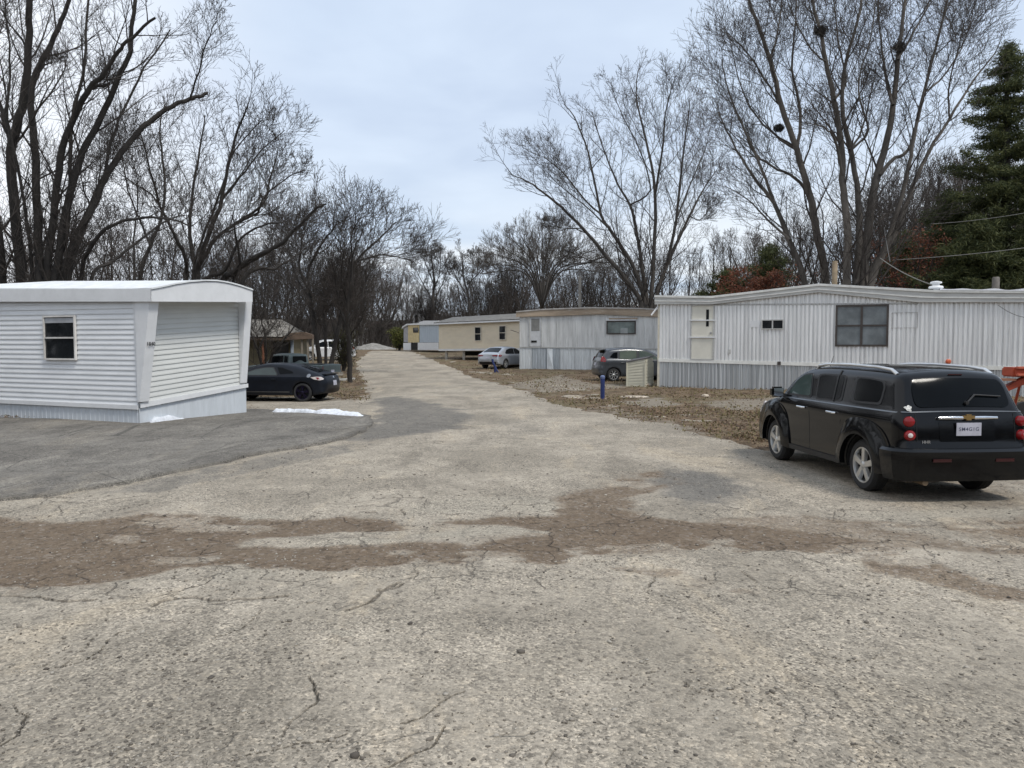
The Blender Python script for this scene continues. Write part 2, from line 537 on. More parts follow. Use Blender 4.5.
def asphalt_mat(name, base, base2, dirty):
    m = bpy.data.materials.new(name); t = nt(m); g = NG(t)
    out = g.n('ShaderNodeOutputMaterial'); b = g.n('ShaderNodeBsdfPrincipled', i={'Roughness': .92, 'Specular IOR Level': .25})
    g.l(b.outputs[0], out.inputs[0])
    tc = g.n('ShaderNodeTexCoord'); O = tc.outputs['Object']
    big = g.noise(O, .45, 5, .65, .3)
    mid = g.noise(O, 3.1, 5, .7)
    fine = g.noise(O, 26, 4, .75)
    c = g.mix(g.ramp(big, .36, .64), base, base2)
    mp_ = g.n('ShaderNodeMapping', i={'Scale': (1.0, .30, 1.), 'Rotation': (0, 0, .06)}); g.l(O, mp_.inputs[0])
    lane = g.noise(mp_.outputs[0], .9, 6, .72, .6)
    c = g.mix(g.math('MULTIPLY', g.ramp(lane, .50, .66), .55), c, tuple(x * .62 for x in base))
    c = g.mix(g.math('MULTIPLY', g.ramp(lane, .47, .34), .5), c, (base2[0] * 1.18, base2[1] * 1.12, base2[2] * 1.02))
    c = g.mix(g.math('MULTIPLY', g.ramp(mid, .42, .72), .5), c, tuple(x * .72 for x in base))
    c = g.mix(g.math('MULTIPLY', g.ramp(fine, .5, .75), .45), c, tuple(x * 1.35 for x in base))
    v1 = g.n('ShaderNodeTexVoronoi', i={'Scale': 75.}); g.l(O, v1.inputs['Vector'])
    hsv = g.n('ShaderNodeSeparateColor'); g.l(v1.outputs['Color'], hsv.inputs[0])
    v2 = g.n('ShaderNodeTexVoronoi', i={'Scale': 28.}); g.l(O, v2.inputs['Vector'])
    h2 = g.n('ShaderNodeSeparateColor'); g.l(v2.outputs['Color'], h2.inputs[0])
    height = g.math('ADD', g.math('MULTIPLY', v1.outputs['Distance'], -.5), g.math('MULTIPLY', fine, 1.2))
    height = g.math('ADD', height, g.math('MULTIPLY', v2.outputs['Distance'], -.5))
    if not dirty:
        wash = g.noise(mp_.outputs[0], 1.6, 6, .75, .8)
        c = g.mix(g.math('MULTIPLY', g.ramp(wash, .50, .68), .6), c, (.27, .25, .215))
        c = g.mix(g.math('MULTIPLY', g.ramp(wash, .46, .32), .5), c, (.075, .07, .064))
    if dirty:
        a1 = g.n('ShaderNodeAttribute', attribute_name='wear'); s1 = g.n('ShaderNodeSeparateColor'); g.l(a1.outputs['Color'], s1.inputs[0])
        a2 = g.n('ShaderNodeAttribute', attribute_name='wear2'); s2 = g.n('ShaderNodeSeparateColor'); g.l(a2.outputs['Color'], s2.inputs[0])
        nb = g.math('ADD', g.math('MULTIPLY', mid, .55), g.math('MULTIPLY', fine, .45))
        def edge(sock, lo=.35, hi=.65, k=.9):
            return g.ramp(g.math('ADD', sock, g.math('MULTIPLY', g.math('SUBTRACT', nb, .5), k)), lo, hi)
        c = g.mix(g.math('MULTIPLY', edge(s2.outputs[0], .3, .8, .9), .75), c, g.mix(fine, (.36, .325, .265), (.29, .26, .21)))
        c = g.mix(g.math('MULTIPLY', edge(s1.outputs[1], .15, .8, .6), .8), c, g.mix(fine, (.085, .083, .08), (.15, .145, .135)))
        brown = g.mix(g.ramp(fine, .35, .7), (.128, .094, .064), (.245, .193, .140))
        brown = g.mix(g.math('MULTIPLY', g.ramp(h2.outputs[2], .8, .97), .6), brown, (.34, .30, .26))
        brown = g.mix(g.math('MULTIPLY', g.ramp(mid, .55, .75), .5), brown, (.09, .07, .055))
        c = g.mix(g.math('MULTIPLY', edge(s1.outputs[0], .22, .80, 1.1), .88), c, brown)
        c = g.mix(g.math('MULTIPLY', edge(s1.outputs[0], .62, 1.15, 1.3), .55), c, (.105, .072, .046))
        # alligator cracking in the broken zones
        wn = g.n('ShaderNodeTexNoise', i={'Scale': 2.6, 'Detail': 4.}); g.l(O, wn.inputs['Vector'])
        wv = g.n('ShaderNodeVectorMath', operation='MULTIPLY_ADD'); g.l(wn.outputs['Color'], wv.inputs[0]); wv.inputs[1].default_value = (.5, .5, 0); g.l(O, wv.inputs[2])
        ve = g.n('ShaderNodeTexVoronoi', feature='DISTANCE_TO_EDGE', i={'Scale': 1.5, 'Randomness': 1.}); g.l(wv.outputs[0], ve.inputs['Vector'])
        gap = g.n('ShaderNodeTexNoise', i={'Scale': 1.1, 'Detail': 3.}); g.l(O, gap.inputs['Vector'])
        cr = g.math('MULTIPLY', g.ramp(ve.outputs['Distance'], .018, .002), g.ramp(gap.outputs[0], .44, .60))
        cr = g.math('MULTIPLY', cr, g.ramp(s2.outputs[1], .2, .8))
        vf = g.n('ShaderNodeTexVoronoi', feature='DISTANCE_TO_EDGE', i={'Scale': .45, 'Randomness': 1.}); g.l(wv.outputs[0], vf.inputs['Vector'])
        cr2 = g.math('MULTIPLY', g.ramp(vf.outputs['Distance'], .007, .001), g.ramp(gap.outputs[0], .50, .62))
        crk = g.math('MAXIMUM', g.math('MAXIMUM', g.math('MULTIPLY', cr, .7), g.math('MULTIPLY', cr2, .35)), s1.outputs[2])
        c = g.mix(g.math('MULTIPLY', crk, .62), c, (.06, .05, .042))
        height = g.math('ADD', height, g.math('MULTIPLY', crk, -3.))
        height = g.math('ADD', height, g.math('MULTIPLY', g.math('MULTIPLY', mid, s1.outputs[0]), 3.))
    else:
        vf = g.n('ShaderNodeTexVoronoi', feature='DISTANCE_TO_EDGE', i={'Scale': .4}); g.l(O, vf.inputs['Vector'])
        crk = g.math('MULTIPLY', g.ramp(vf.outputs['Distance'], .006, .001), .5)
        c = g.mix(crk, c, (.03, .03, .03))
    # exposed aggregate: single chips, light and dark, over whatever the surface colour is there
    worn = g.ramp(g.noise(O, .8, 4, .6), .32, .62)
    k1_ = g.math('ADD', g.math('MULTIPLY', worn, .45), .26)
    if dirty: k1_ = g.math('MULTIPLY', k1_, g.math('SUBTRACT', 1.0, g.math('MULTIPLY', s1.outputs[0], .55)))
    c = g.mix(g.math('MULTIPLY', g.ramp(hsv.outputs[0], .55, .92), k1_), c, (1.85, 1.83, 1.80), 'MULTIPLY')
    c = g.mix(g.math('MULTIPLY', g.ramp(hsv.outputs[1], .50, .95), k1_), c, (.28, .28, .29), 'MULTIPLY')
    c = g.mix(g.math('MULTIPLY', g.ramp(h2.outputs[0], .84, .97), .35), c, (1.5, 1.46, 1.4), 'MULTIPLY')
    c = g.mix(g.math('MULTIPLY', g.ramp(h2.outputs[1], .80, .95), .55), c, (.45, .45, .46), 'MULTIPLY')
    g.l(c, b.inputs['Base Color'])
    bp = g.n('ShaderNodeBump', i={'Strength': .9, 'Distance': .012}); g.l(height, bp.inputs['Height']); g.l(bp.outputs[0], b.inputs['Normal'])
    return m


def soil_mat():
    m = bpy.data.materials.new('soil'); t = nt(m); g = NG(t)
    out = g.n('ShaderNodeOutputMaterial'); b = g.n('ShaderNodeBsdfPrincipled', i={'Roughness': .95, 'Specular IOR Level': .2})
    g.l(b.outputs[0], out.inputs[0])
    tc = g.n('ShaderNodeTexCoord'); O = tc.outputs['Object']
    a1 = g.n('ShaderNodeAttribute', attribute_name='wear'); s1 = g.n('ShaderNodeSeparateColor'); g.l(a1.outputs['Color'], s1.inputs[0])
    big = g.noise(O, .35, 5, .7, .4); mid = g.noise(O, 1.9, 6, .75); fine = g.noise(O, 14, 5, .8)
    c = g.mix(g.ramp(mid, .38, .62), (.062, .040, .026), (.21, .155, .10))
    c = g.mix(g.math('MULTIPLY', g.ramp(big, .45, .62), .6), c, (.15, .135, .075))      # winter grass
    c = g.mix(g.math('MULTIPLY', g.ramp(fine, .45, .75), .65), c, (.27, .205, .14))
    c = g.mix(g.math('MULTIPLY', g.ramp(fine, .5, .3), .6), c, (.05, .036, .026))
    c = g.mix(g.math('MULTIPLY', g.ramp(g.math('ADD', s1.outputs[0], g.math('MULTIPLY', g.math('SUBTRACT', mid, .5), .9)), .35, .65), .85), c, g.mix(fine, (.30, .265, .215), (.20, .175, .14)))
    g.l(c, b.inputs['Base Color'])
    bp = g.n('ShaderNodeBump', i={'Strength': 1., 'Distance': .06}); g.l(g.math('ADD', mid, g.math('MULTIPLY', fine, .6)), bp.inputs['Height']); g.l(bp.outputs[0], b.inputs['Normal'])
    return m


def put_attr(me, name, arrs):
    at_ = me.color_attributes.new(name, 'FLOAT_COLOR', 'POINT')
    A = np.ones((len(me.vertices), 4), np.float32)
    for i, a in enumerate(arrs): A[:, i] = a
    at_.data.foreach_set('color', A.ravel())


# --- road: one weathered chip-seal sheet
rows = 1.85 * F / np.linspace(2000, 60, 220)                      # near, coarse
rows = np.concatenate([[-10, -6, -3, -1, 0.2], 1.85 * F / np.linspace(1500, 470, 160)[:-1], 1.85 * F / np.linspace(470, 14, 430)])
cols = np.concatenate([np.linspace(-3.2, -.78, 30)[:-1], np.linspace(-.78, .78, 760), np.linspace(.78, 3.2, 30)[1:]])
Yg, Rg = np.meshgrid(rows, cols, indexing='ij')
Xg = Rg * np.maximum(Yg, 3.0)
ny, nx = Yg.shape
idx = np.arange(ny * nx).reshape(ny, nx)
fq = np.stack([idx[:-1, :-1], idx[:-1, 1:], idx[1:, 1:], idx[1:, :-1]], -1).reshape(-1, 4)
X, Y = Xg.ravel(), Yg.ravel()
P2 = np.stack([X, Y], -1)
sroad = sdf_poly(P2, road_poly)
keep = sroad < 3.0
fq = fq[keep[fq].all(1)]
dirt = dirt_field(X, Y); dark = field(X, Y, DARKZ, 4); pale = field(X, Y, PALE, 6); zone = field(X, Y, ZONE, 8)
crk = cracks(X, Y)
# broad dusty mottling in the far road, wheel-worn
dust = .5 + .5 * vnoise(X, Y, .35, 12, 4)
pale = np.maximum(pale, .55 * dust * sm(Y, 12, 30))
relief = .02 * vnoise(X, Y, .35, 2, 3) - .022 * dirt * (.6 + .5 * vnoise(X, Y, 1.2, 14, 3)) + .012 * dirt * vnoise(X, Y, 6, 15, 4) - .012 * crk + .004 * vnoise(X, Y, 3, 16, 4)
Z = G(X, Y) + relief * sm(60 - Y, 0, 20)
me = np_mesh('road', np.stack([X, Y, Z], -1), [fq], smooth=True)
put_attr(me, 'wear', (dirt, dark, crk)); put_attr(me, 'wear2', (pale, zone))
road = link('road', me, asphalt_mat('chip_seal', (.268, .237, .191), (.396, .350, .284), True))
tag(road, 'worn grey chip seal road and lot with dirt band and cracks', 'road', kind='structure')


def road_z(x, y):
    return gz(x, y)


# --- newer asphalt pad beside the white trailer
def sheet_from_poly(name, poly, dz, m, step=.3, edge=.06, wob=.10, far_step=None):
    pts = []
    n = len(poly)
    for i in range(n):
        a, b = poly[i], poly[(i + 1) % n]
        L_ = np.linalg.norm(b - a); k = max(1, int(L_ / .12))
        for j in range(k): pts.append(a + (b - a) * j / k)
    pts = np.array(pts)
    pts[:, 0] += wob * (vnoise(pts[:, 0], pts[:, 1], 1.7, 21, 4) + .7 * vnoise(pts[:, 0], pts[:, 1], 6, 25, 4)); pts[:, 1] += wob * (vnoise(pts[:, 0], pts[:, 1], 1.3, 22, 4) + .7 * vnoise(pts[:, 0], pts[:, 1], 6, 26, 4))
    nb = len(pts)
    lo, hi = pts.min(0), pts.max(0)
    gx_, gy_ = np.meshgrid(np.arange(lo[0], hi[0], step), np.arange(lo[1], hi[1], step))
    q = np.stack([gx_.ravel(), gy_.ravel()], -1)
    q = q[sdf_poly(q, pts) < -.1]
    allp = [Vector(p) for p in np.vstack([pts, q])]
    vs, es, fs, *_ = delaunay_2d_cdt(allp, [(i, (i + 1) % nb) for i in range(nb)], [], 1, 1e-5)
    V = np.array([tuple(v) for v in vs])
    T = np.array([f for f in fs if len(f) == 3])
    z = G(V[:, 0], V[:, 1]) + dz
    top = np.column_stack([V, z + .006 * vnoise(V[:, 0], V[:, 1], 1.2, 23, 3)])
    # skirt
    onb = [i for i in range(len(V))][:nb]
    sk = top[:nb].copy(); sk[:, 2] -= .14
    base = len(top)
    q4 = np.array([[i, (i + 1) % nb, base + (i + 1) % nb, base + i] for i in range(nb)])
    me = np_mesh(name, np.vstack([top, sk]), [T, q4])
    return link(name, me, m)


pad = sheet_from_poly('asphalt_pad', pad_poly, .045, asphalt_mat('pad_asphalt', (.145, .134, .118), (.215, .20, .176), False))
tag(pad, 'darker smoother asphalt pad in front of the white trailer', 'pavement', kind='structure')

# --- earth, verge and everything beyond
rows = np.concatenate([[-60, -20, -8, -2, 1.5], 1.85 * F / np.linspace(900, 130, 80)[:-1], 1.85 * F / np.linspace(130, 16, 330), [95, 105, 120, 140, 170, 220, 300, 450, 700, 900, 1500]])
cols = np.concatenate([np.linspace(-6, -1.0, 40)[:-1], np.linspace(-1.0, 1.0, 520), np.linspace(1.0, 6, 40)[1:]])
Yg, Rg = np.meshgrid(rows, cols, indexing='ij')
Xg = Rg * np.maximum(Yg, 12.0)
ny, nx = Yg.shape
idx = np.arange(ny * nx).reshape(ny, nx)
fq = np.stack([idx[:-1, :-1], idx[:-1, 1:], idx[1:, 1:], idx[1:, :-1]], -1).reshape(-1, 4)
X, Y = Xg.ravel(), Yg.ravel(); P2 = np.stack([X, Y], -1)
sr = np.full(len(X), 30.); near = Y < 110
sr[near] = sdf_poly(P2[near], road_poly)
nn = vnoise(X, Y, 1.1, 41, 5)
up = sm(sr + .45 * nn, -.25, .35)
sp = np.full(len(X), 30.); sp[near] = sdf_poly(P2[near], pad_poly)
up *= sm(sp, 0.0, .5)
z = G(X, Y) - .09 + up * (.10 + .03 * nn * sm(sr, 0, 1.5) + .015 * vnoise(X, Y, 4, 42, 4))
z = np.where((Y > 45) & (sr > 2), z + .25 * sm(sr, 2, 8) * np.clip(vnoise(X, Y, .12, 43, 3) + .3, 0, 1), z)
SANDY = [([(512, 383), (560, 375), (600, 384), (640, 386), (600, 390), (540, 394), (500, 386)], .6, .5),
         ([(720, 400), (800, 395), (800, 410), (740, 412), (690, 406)], .6, .4),
         ([(250, 398), (330, 396), (362, 404), (340, 413), (250, 412)], .9, .4),
         ([(620, 402), (660, 398), (680, 404), (650, 408)], .9, .3),
         ([(330, 352), (345, 352), (340, 362), (325, 362)], .9, .5),
         ([(990, 440), (1040, 430), (1100, 470), (1030, 500), (1000, 470)], .5, .3),
         ([(545, 408), (600, 414), (680, 432), (740, 445), (700, 428), (620, 408)], .5, .3)]
sand = field(X, Y, SANDY, 44)
me = np_mesh('ground', np.stack([X, Y, z], -1), [fq], smooth=True)
put_attr(me, 'wear', (sand,))
ground = link('ground', me, soil_mat())
tag(ground, 'brown leaf strewn earth and winter grass around the trailers', 'ground', kind='structure')
GROUND_P = (sr, X, Y, z)


def ground_z(x, y):
    return gz(x, y) + .01
# ------------------------------------------------------------------ materials shared by the homes
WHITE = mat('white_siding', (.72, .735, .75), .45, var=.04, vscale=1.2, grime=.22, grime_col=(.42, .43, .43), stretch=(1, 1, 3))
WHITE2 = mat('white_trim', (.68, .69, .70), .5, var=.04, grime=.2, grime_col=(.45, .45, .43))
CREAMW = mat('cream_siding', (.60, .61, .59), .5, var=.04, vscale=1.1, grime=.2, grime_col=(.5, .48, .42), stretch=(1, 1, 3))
RIBW = mat('ribbed_metal', (.78, .785, .78), .38, metal=.25, var=.13, vscale=2.6, grime=.6, grime_col=(.33, .33, .32), stretch=(4, 4, .12))
RIBSKIRT = mat('skirt_metal', (.50, .52, .53), .4, metal=.4, var=.35, vscale=2.4, grime=.7, grime_col=(.20, .21, .21), stretch=(5, 5, .06))
FASCIA = mat('fascia_metal', (.50, .50, .48), .5, metal=.2, var=.1, grime=.5, grime_col=(.28, .27, .25), stretch=(.5, .5, 3))
ROOFW = mat('roof_coating', (.70, .72, .73), .6, var=.08, grime=.35, grime_col=(.4, .38, .34))
DARKGL = glassy('window_glass_dark', (.012, .014, .016), .05, .5)
GREYGL = glassy('window_glass_curtained', (.17, .19, .20), .12, .5)
DARK = mat('dark_void', (.015, .014, .013), .9)
BRONZE = mat('bronze_frame', (.07, .06, .055), .45, metal=.4)


class Wall:
    """a straight outside wall in plan from A to B (seen from the side of normal n)"""
    def __init__(s, A, B):
        s.A = Vector((A[0], A[1], 0)); s.B = Vector((B[0], B[1], 0))
        s.u = (s.B - s.A).normalized(); s.L = (s.B - s.A).length
        s.n = Vector((s.u.y, -s.u.x, 0))
        s.up = Vector((0, 0, 1))

    def px(s, x, y, off=0.):
        """(distance along the wall, height) of a surveyed point"""
        p = on_wall(x, y, s.A + s.n * off, s.n)
        return ((p - s.A).dot(s.u), p.z)

    def pt(s, q, off=0.):
        return s.A + s.u * q[0] + s.up * q[1] + s.n * off

    def ribs(s, mb, s0, s1, zb, zt, pitch, depth, prof=None, nv=1):
        """vertical corrugation; zb, zt functions of the distance along the wall"""
        prof = prof or [(0, 0), (.18, 0), (.30, 1), (.70, 1), (.82, 0)]
        ss = []
        k = 0
        while s0 + k * pitch < s1:
            for a, d in prof:
                v = s0 + (k + a) * pitch
                if v < s1: ss.append((v, d * depth))
            k += 1
        ss.append((s1, 0))
        vs = []; fs = []
        for (a, d) in ss:
            for j in range(nv + 1):
                z = zb(a) + (zt(a) - zb(a)) * j / nv
                vs.append(s.pt((a, z), d))
        m = nv + 1
        for i in range(len(ss) - 1):
            for j in range(nv):
                fs.append((i * m + j, (i + 1) * m + j, (i + 1) * m + j + 1, i * m + j + 1))
        # thickness: closed at the back
        o = len(vs)
        back = [s.pt((s0, zb(s0)), -.06), s.pt((s1, zb(s1)), -.06), s.pt((s1, zt(s1)), -.06), s.pt((s0, zt(s0)), -.06)]
        vs += back; fs.append((o + 3, o + 2, o + 1, o))
        mb.add(vs, fs)

    def laps(s, mb, s0f, s1f, zb, zt, n, depth):
        """horizontal lap siding with n courses between sloping lines"""
        vs = []; fs = []
        for i in range(n):
            for t_, d in ((i / n, depth), ((i + .22) / n, depth * .9), ((i + .97) / n, .0), ((i + .999) / n, 0)):
                for side in (0, 1):
                    f = s0f if side == 0 else s1f
                    z0 = zb(0 if side == 0 else 1); z1 = zt(0 if side == 0 else 1)
                    vs.append(s.pt((f(t_), z0 + (z1 - z0) * t_), d))
        m = len(vs) // 2
        for i in range(m - 1): fs.append((2 * i, 2 * i + 1, 2 * i + 3, 2 * i + 2))
        o = len(vs)
        vs += [s.pt((s0f(0), zb(0)), -.05), s.pt((s1f(0), zb(1)), -.05), s.pt((s1f(1), zt(1)), -.05), s.pt((s0f(1), zt(0)), -.05)]
        fs.append((o + 3, o + 2, o + 1, o))
        mb.add(vs, fs)

    def slab(s, mb, quad, o0, o1):
        """solid plate: quad of (s,z) points between offsets"""
        return mb.prism(quad, lambda p, d: s.pt(p, d), o0, o1)

    def rect(s, mb, a, b, o0, o1):
        return s.slab(mb, [(a[0], a[1]), (b[0], a[1]), (b[0], b[1]), (a[0], b[1])], o0, o1)

    def window(s, root, x0, y0, x1, y1, frame_m, glass_m, cols_=1, rows_=1, fw=.05, off=.02, name='window', sill=None):
        """frame ring with its panes, from surveyed corners (pixels); frame is the part, panes are sub-parts"""
        a = s.px(x0, y1); b = s.px(x1, y0)
        a2 = s.px(x1, y1); b0 = s.px(x0, y0)
        zlo = (a[1] + a2[1]) / 2; zhi = (b[1] + b0[1]) / 2
        a = (a[0], zlo); b = (b[0], zhi)
        mb = MB()
        s.rect(mb, (a[0], a[1]), (b[0], a[1] + fw), off, off + .05)
        s.rect(mb, (a[0], b[1] - fw), (b[0], b[1]), off, off + .05)
        s.rect(mb, (a[0], a[1] + fw), (a[0] + fw, b[1] - fw), off, off + .05)
        s.rect(mb, (b[0] - fw, a[1] + fw), (b[0], b[1] - fw), off, off + .05)
        W_, H_ = b[0] - a[0] - 2 * fw, b[1] - a[1] - 2 * fw
        for i in range(1, cols_):
            c = a[0] + fw + W_ * i / cols_
            s.rect(mb, (c - fw * .6, a[1] + fw), (c + fw * .6, b[1] - fw), off, off + .046)
        for j in range(1, rows_):
            c = a[1] + fw + H_ * j / rows_
            s.rect(mb, (a[0] + fw, c - fw * .45), (b[0] - fw, c + fw * .45), off, off + .043)
        fr = mb.build(name, frame_m, root, world=True)
        g_ = MB()
        s.rect(g_, (a[0] + fw * .5, a[1] + fw * .5), (b[0] - fw * .5, b[1] - fw * .5), off - .01, off + .018)
        g_.build('pane', glass_m, fr, world=True)
        return fr, a, b


def lerpf(pts):
    xs = [p[0] for p in pts]; ys = [p[1] for p in pts]
    return lambda v: float(np.interp(v, xs, ys))


# ================================================================== 1. white trailer on the left
A = at(139, 405, 17.5); B = at(246, 385, 20.6)
rt = thing('mobile_home', 'white lap sided trailer with tapered end wings and house number, beside the asphalt pad', 'mobile home', (A.x, A.y, gz(A.x, A.y)))
E = Wall(A, B)                                    # the end facing the road
uL = -Vector((E.u.y, -E.u.x, 0)) * -1             # along the long side
Lend = Vector((A.x, A.y, 0)) + Vector((-E.u.y, E.u.x, 0)) * -0
ld = Vector((-(B.y - A.y), (B.x - A.x), 0)).normalized()   # leftwards and back
FAR = Vector((A.x, A.y, 0)) + ld * 13.5
S = Wall(FAR, A)                                   # long side, seen from the lot
def wz(Wl, x, y): return Wl.px(x, y)
s_a = S.px(0, 405); s_b = S.px(139, 405)
zbL = lerpf([(0, S.px(0, 404)[1] + .02), (S.L, S.px(139, 406)[1])])
zbL = lerpf([(0, zbL(s_a[0])), (s_a[0], zbL(s_a[0])), (S.L, S.px(139, 406.5)[1])])
ztS = lerpf([(0, S.px(0, 301.5)[1]), (s_a[0], S.px(0, 301.5)[1]), (S.L, S.px(134, 301)[1])])
# long side siding: right edge slants (wing)
topx = S.px(134, 302)[0]; botx = S.px(138, 403)[0]
mb = MB()
S.laps(mb, lambda t_: 0.0, lambda t_: botx + (topx - botx) * t_, lambda k: zbL(0 if k == 0 else S.L), lambda k: ztS(0 if k == 0 else S.L) + .07, 21, .020)
long_wall = mb.build('side_wall', WHITE, rt, world=True)
# inner core so that nothing is see-through
core = MB()
q = [FAR + S.n * -.08, Vector((A.x, A.y, 0)) + S.n * -.08 + E.n * -.12, Vector((B.x, B.y, 0)) + E.n * -.12 - E.u * .08, FAR - E.u * -1 * (E.L - .08)]
q[3] = FAR + E.u * (E.L - .08)
zt_ = E.px(139, 300)[1] + .02
core.hexa([Vector((v.x, v.y, .15)) for v in q], [Vector((v.x, v.y, zt_)) for v in q])
core.build('body', WHITE2, rt, world=True)
# base trim board on long side
mb = MB()
S.slab(mb, [(0, zbL(0) - .07), (S.L + .01, zbL(S.L) - .07), (S.L + .01, zbL(S.L) + .03), (0, zbL(0) + .03)], .023, .05)
mb.build('trim_board', WHITE2, rt, world=True)
gs = lambda v: gz(*(S.pt((v, 0))).xy) - .05
mb = MB(); S.ribs(mb, 0, S.L - .02, gs, lambda v: zbL(v) - .07, .16, .012, prof=[(0, 0), (.08, 1), (.16, 0), (.2, 0)])
skirtm = mat('vinyl_skirt', (.55, .585, .62), .5, var=.05, grime=.3, grime_col=(.4, .42, .44), stretch=(2, 2, .4))
mb.build('skirting', skirtm, rt, world=True)
# end wall, recessed behind the wings
e_bl = E.px(140, 404); e_br = E.px(248, 384.5)
zbE = lambda k: e_bl[1] if k == 0 else e_br[1]
ztE = lambda k: E.px(139, 299)[1] if k == 0 else E.px(248, 299)[1]
mb = MB()
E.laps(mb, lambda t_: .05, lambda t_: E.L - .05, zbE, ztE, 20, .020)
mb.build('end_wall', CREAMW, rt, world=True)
mb = MB()
E.slab(mb, [(0, e_bl[1] - .09), (E.L + .02, e_br[1] - .07), (E.L + .02, e_br[1] + .03), (0, e_bl[1] + .03)], .025, .06)
mb.build('trim_board', WHITE2, rt, world=True)
ge = lambda v: gz(*(E.pt((v, 0))).xy) - .05
zs = lerpf([(0, e_bl[1] - .085), (E.L, e_br[1] - .065)])
mb = MB(); E.ribs(mb, .0, E.L, ge, zs, .21, .014, prof=[(0, 0), (.08, 1), (.16, 0), (.2, 0)])
mb.build('skirting', skirtm, rt, world=True)
# tapered wings: deep at the eave, nothing at the floor
def wing(sa, sb, zb_, zt_, d_top=.50, d_bot=.10, parent=rt):
    m_ = MB()
    pts = []
    lo = [E.pt((sa, zb_), .02), E.pt((sb, zb_), .02), E.pt((sb, zb_), d_bot), E.pt((sa, zb_), d_bot)]
    hi = [E.pt((sa - .0, zt_), .02), E.pt((sb, zt_), .02), E.pt((sb, zt_), d_top), E.pt((sa, zt_), d_top)]
    m_.hexa(lo, hi)
    return m_.build('wing_wall', WHITE2, parent, world=True, bevel=.006)
zw1 = ztE(0)
wing(-.06, .20, e_bl[1] + .05, zw1)
wing(E.L - .26, E.L - .02, e_br[1] + .05, ztE(1), d_top=.30, d_bot=.06)
# corner post on the long side
mb = MB()
S.slab(mb, [(botx, zbL(S.L)), (S.L + .0, zbL(S.L)), (S.L + .0, ztS(S.L)), (topx, ztS(S.L))], -.02, .03)
mb.build('corner_post', WHITE2, rt, world=True)
# house number
pn = E.pt((.07, E.px(152, 344)[1]), .352)
text_mesh('house_number', '1840', .12, mat('black_digits', (.02, .02, .02), .5), rt,
          Matrix.Translation(pn - rt.location) @ Matrix(((E.u.x, 0, E.n.x), (E.u.y, 0, E.n.y), (0, 1, 0))).to_4x4(), .004)
# roof with overhang: fascia band on the long side, bowed one at the end
OH = .12; OE = .60
top_end = [(-.10, 290), (.15, 287), (.33, 283), (.5, 281.2), (.66, 281.2), (.82, 284), (.94, 287.5), (1.02, 291)]
eb = lambda k: E.px(139 if k == 0 else 252, 301.3, OE)
def zpix(fr, y):
    p = E.pt((E.L * fr, 0), OE)
    # height on the fascia plane at this place for a surveyed row
    d = math.hypot(p.x, p.y)
    # solve by the ray through the projected column
    c, s_ = math.cos(PITCH), math.sin(PITCH)
    # y = 384 - F*( (dz*c + dy*s)/(dy*c - dz*s) ), dz = z-CAMZ
    k = (384 - y) / F
    dz = p.y * (k * c - s_) / (c + k * s_)
    return CAMZ + dz
n_ = 28
def _pxat(f):
    p = E.pt((E.L * f, 0), OE); return 512 + F * p.x / (p.y * math.cos(PITCH) + .08)
fR = min(np.linspace(.8, 1.05, 200), key=lambda f: abs(_pxat(f) - 254.5))
vs = []; fr_ = [-.035 + (fR + .035) * i / n_ for i in range(n_ + 1)]
_rs = (fR + .035) / 1.07
yt = lerpf([(-.035 + (a + .035) * _rs, b) for a, b in [(-.035, 289.3), (.06, 287.5), (.2, 284.2), (.35, 282), (.5, 281), (.62, 281.2), (.75, 283), (.88, 286), (1.035, 290.5)]])
yb = lerpf([(-.035, 301.5), (fR, 302.0)])
mb = MB()
poly = [(E.L * f, zpix(f, yb(f))) for f in fr_] + [(E.L * f, zpix(f, yt(f)) - .02) for f in reversed(fr_)]
mb.prism(poly, lambda p, d: E.pt(p, d), OE - .03, OE)
mb.build('end_fascia', WHITE2, rt, world=True)
# soffit closing the underside of the overhang
mb = MB()
mb.prism([(-.10, 0), (E.L * fR, 0), (E.L * fR, OE - .03), (-.10, OE - .03)], lambda p, d: E.pt((p[0], zpix(p[0] / E.L, 301.6) + d), p[1]), .0, .03)
mb.build('soffit', WHITE2, rt, world=True)
# long side fascia
mb = MB()
f_t0 = S.px(0, 289.5, OH)[1]; f_b0 = S.px(0, 301.5, OH)[1]
z1b, z1t = zpix(-.035, 301.5), zpix(-.035, 289.3)
sl0 = S.px(0, 300)[0]
S.slab(mb, [(0, f_b0), (sl0, f_b0), (S.L + OE, z1b), (S.L + OE, z1t), (sl0, f_t0), (0, f_t0)], OH - .03, OH)
mb.build('side_fascia', WHITE2, rt, world=True)
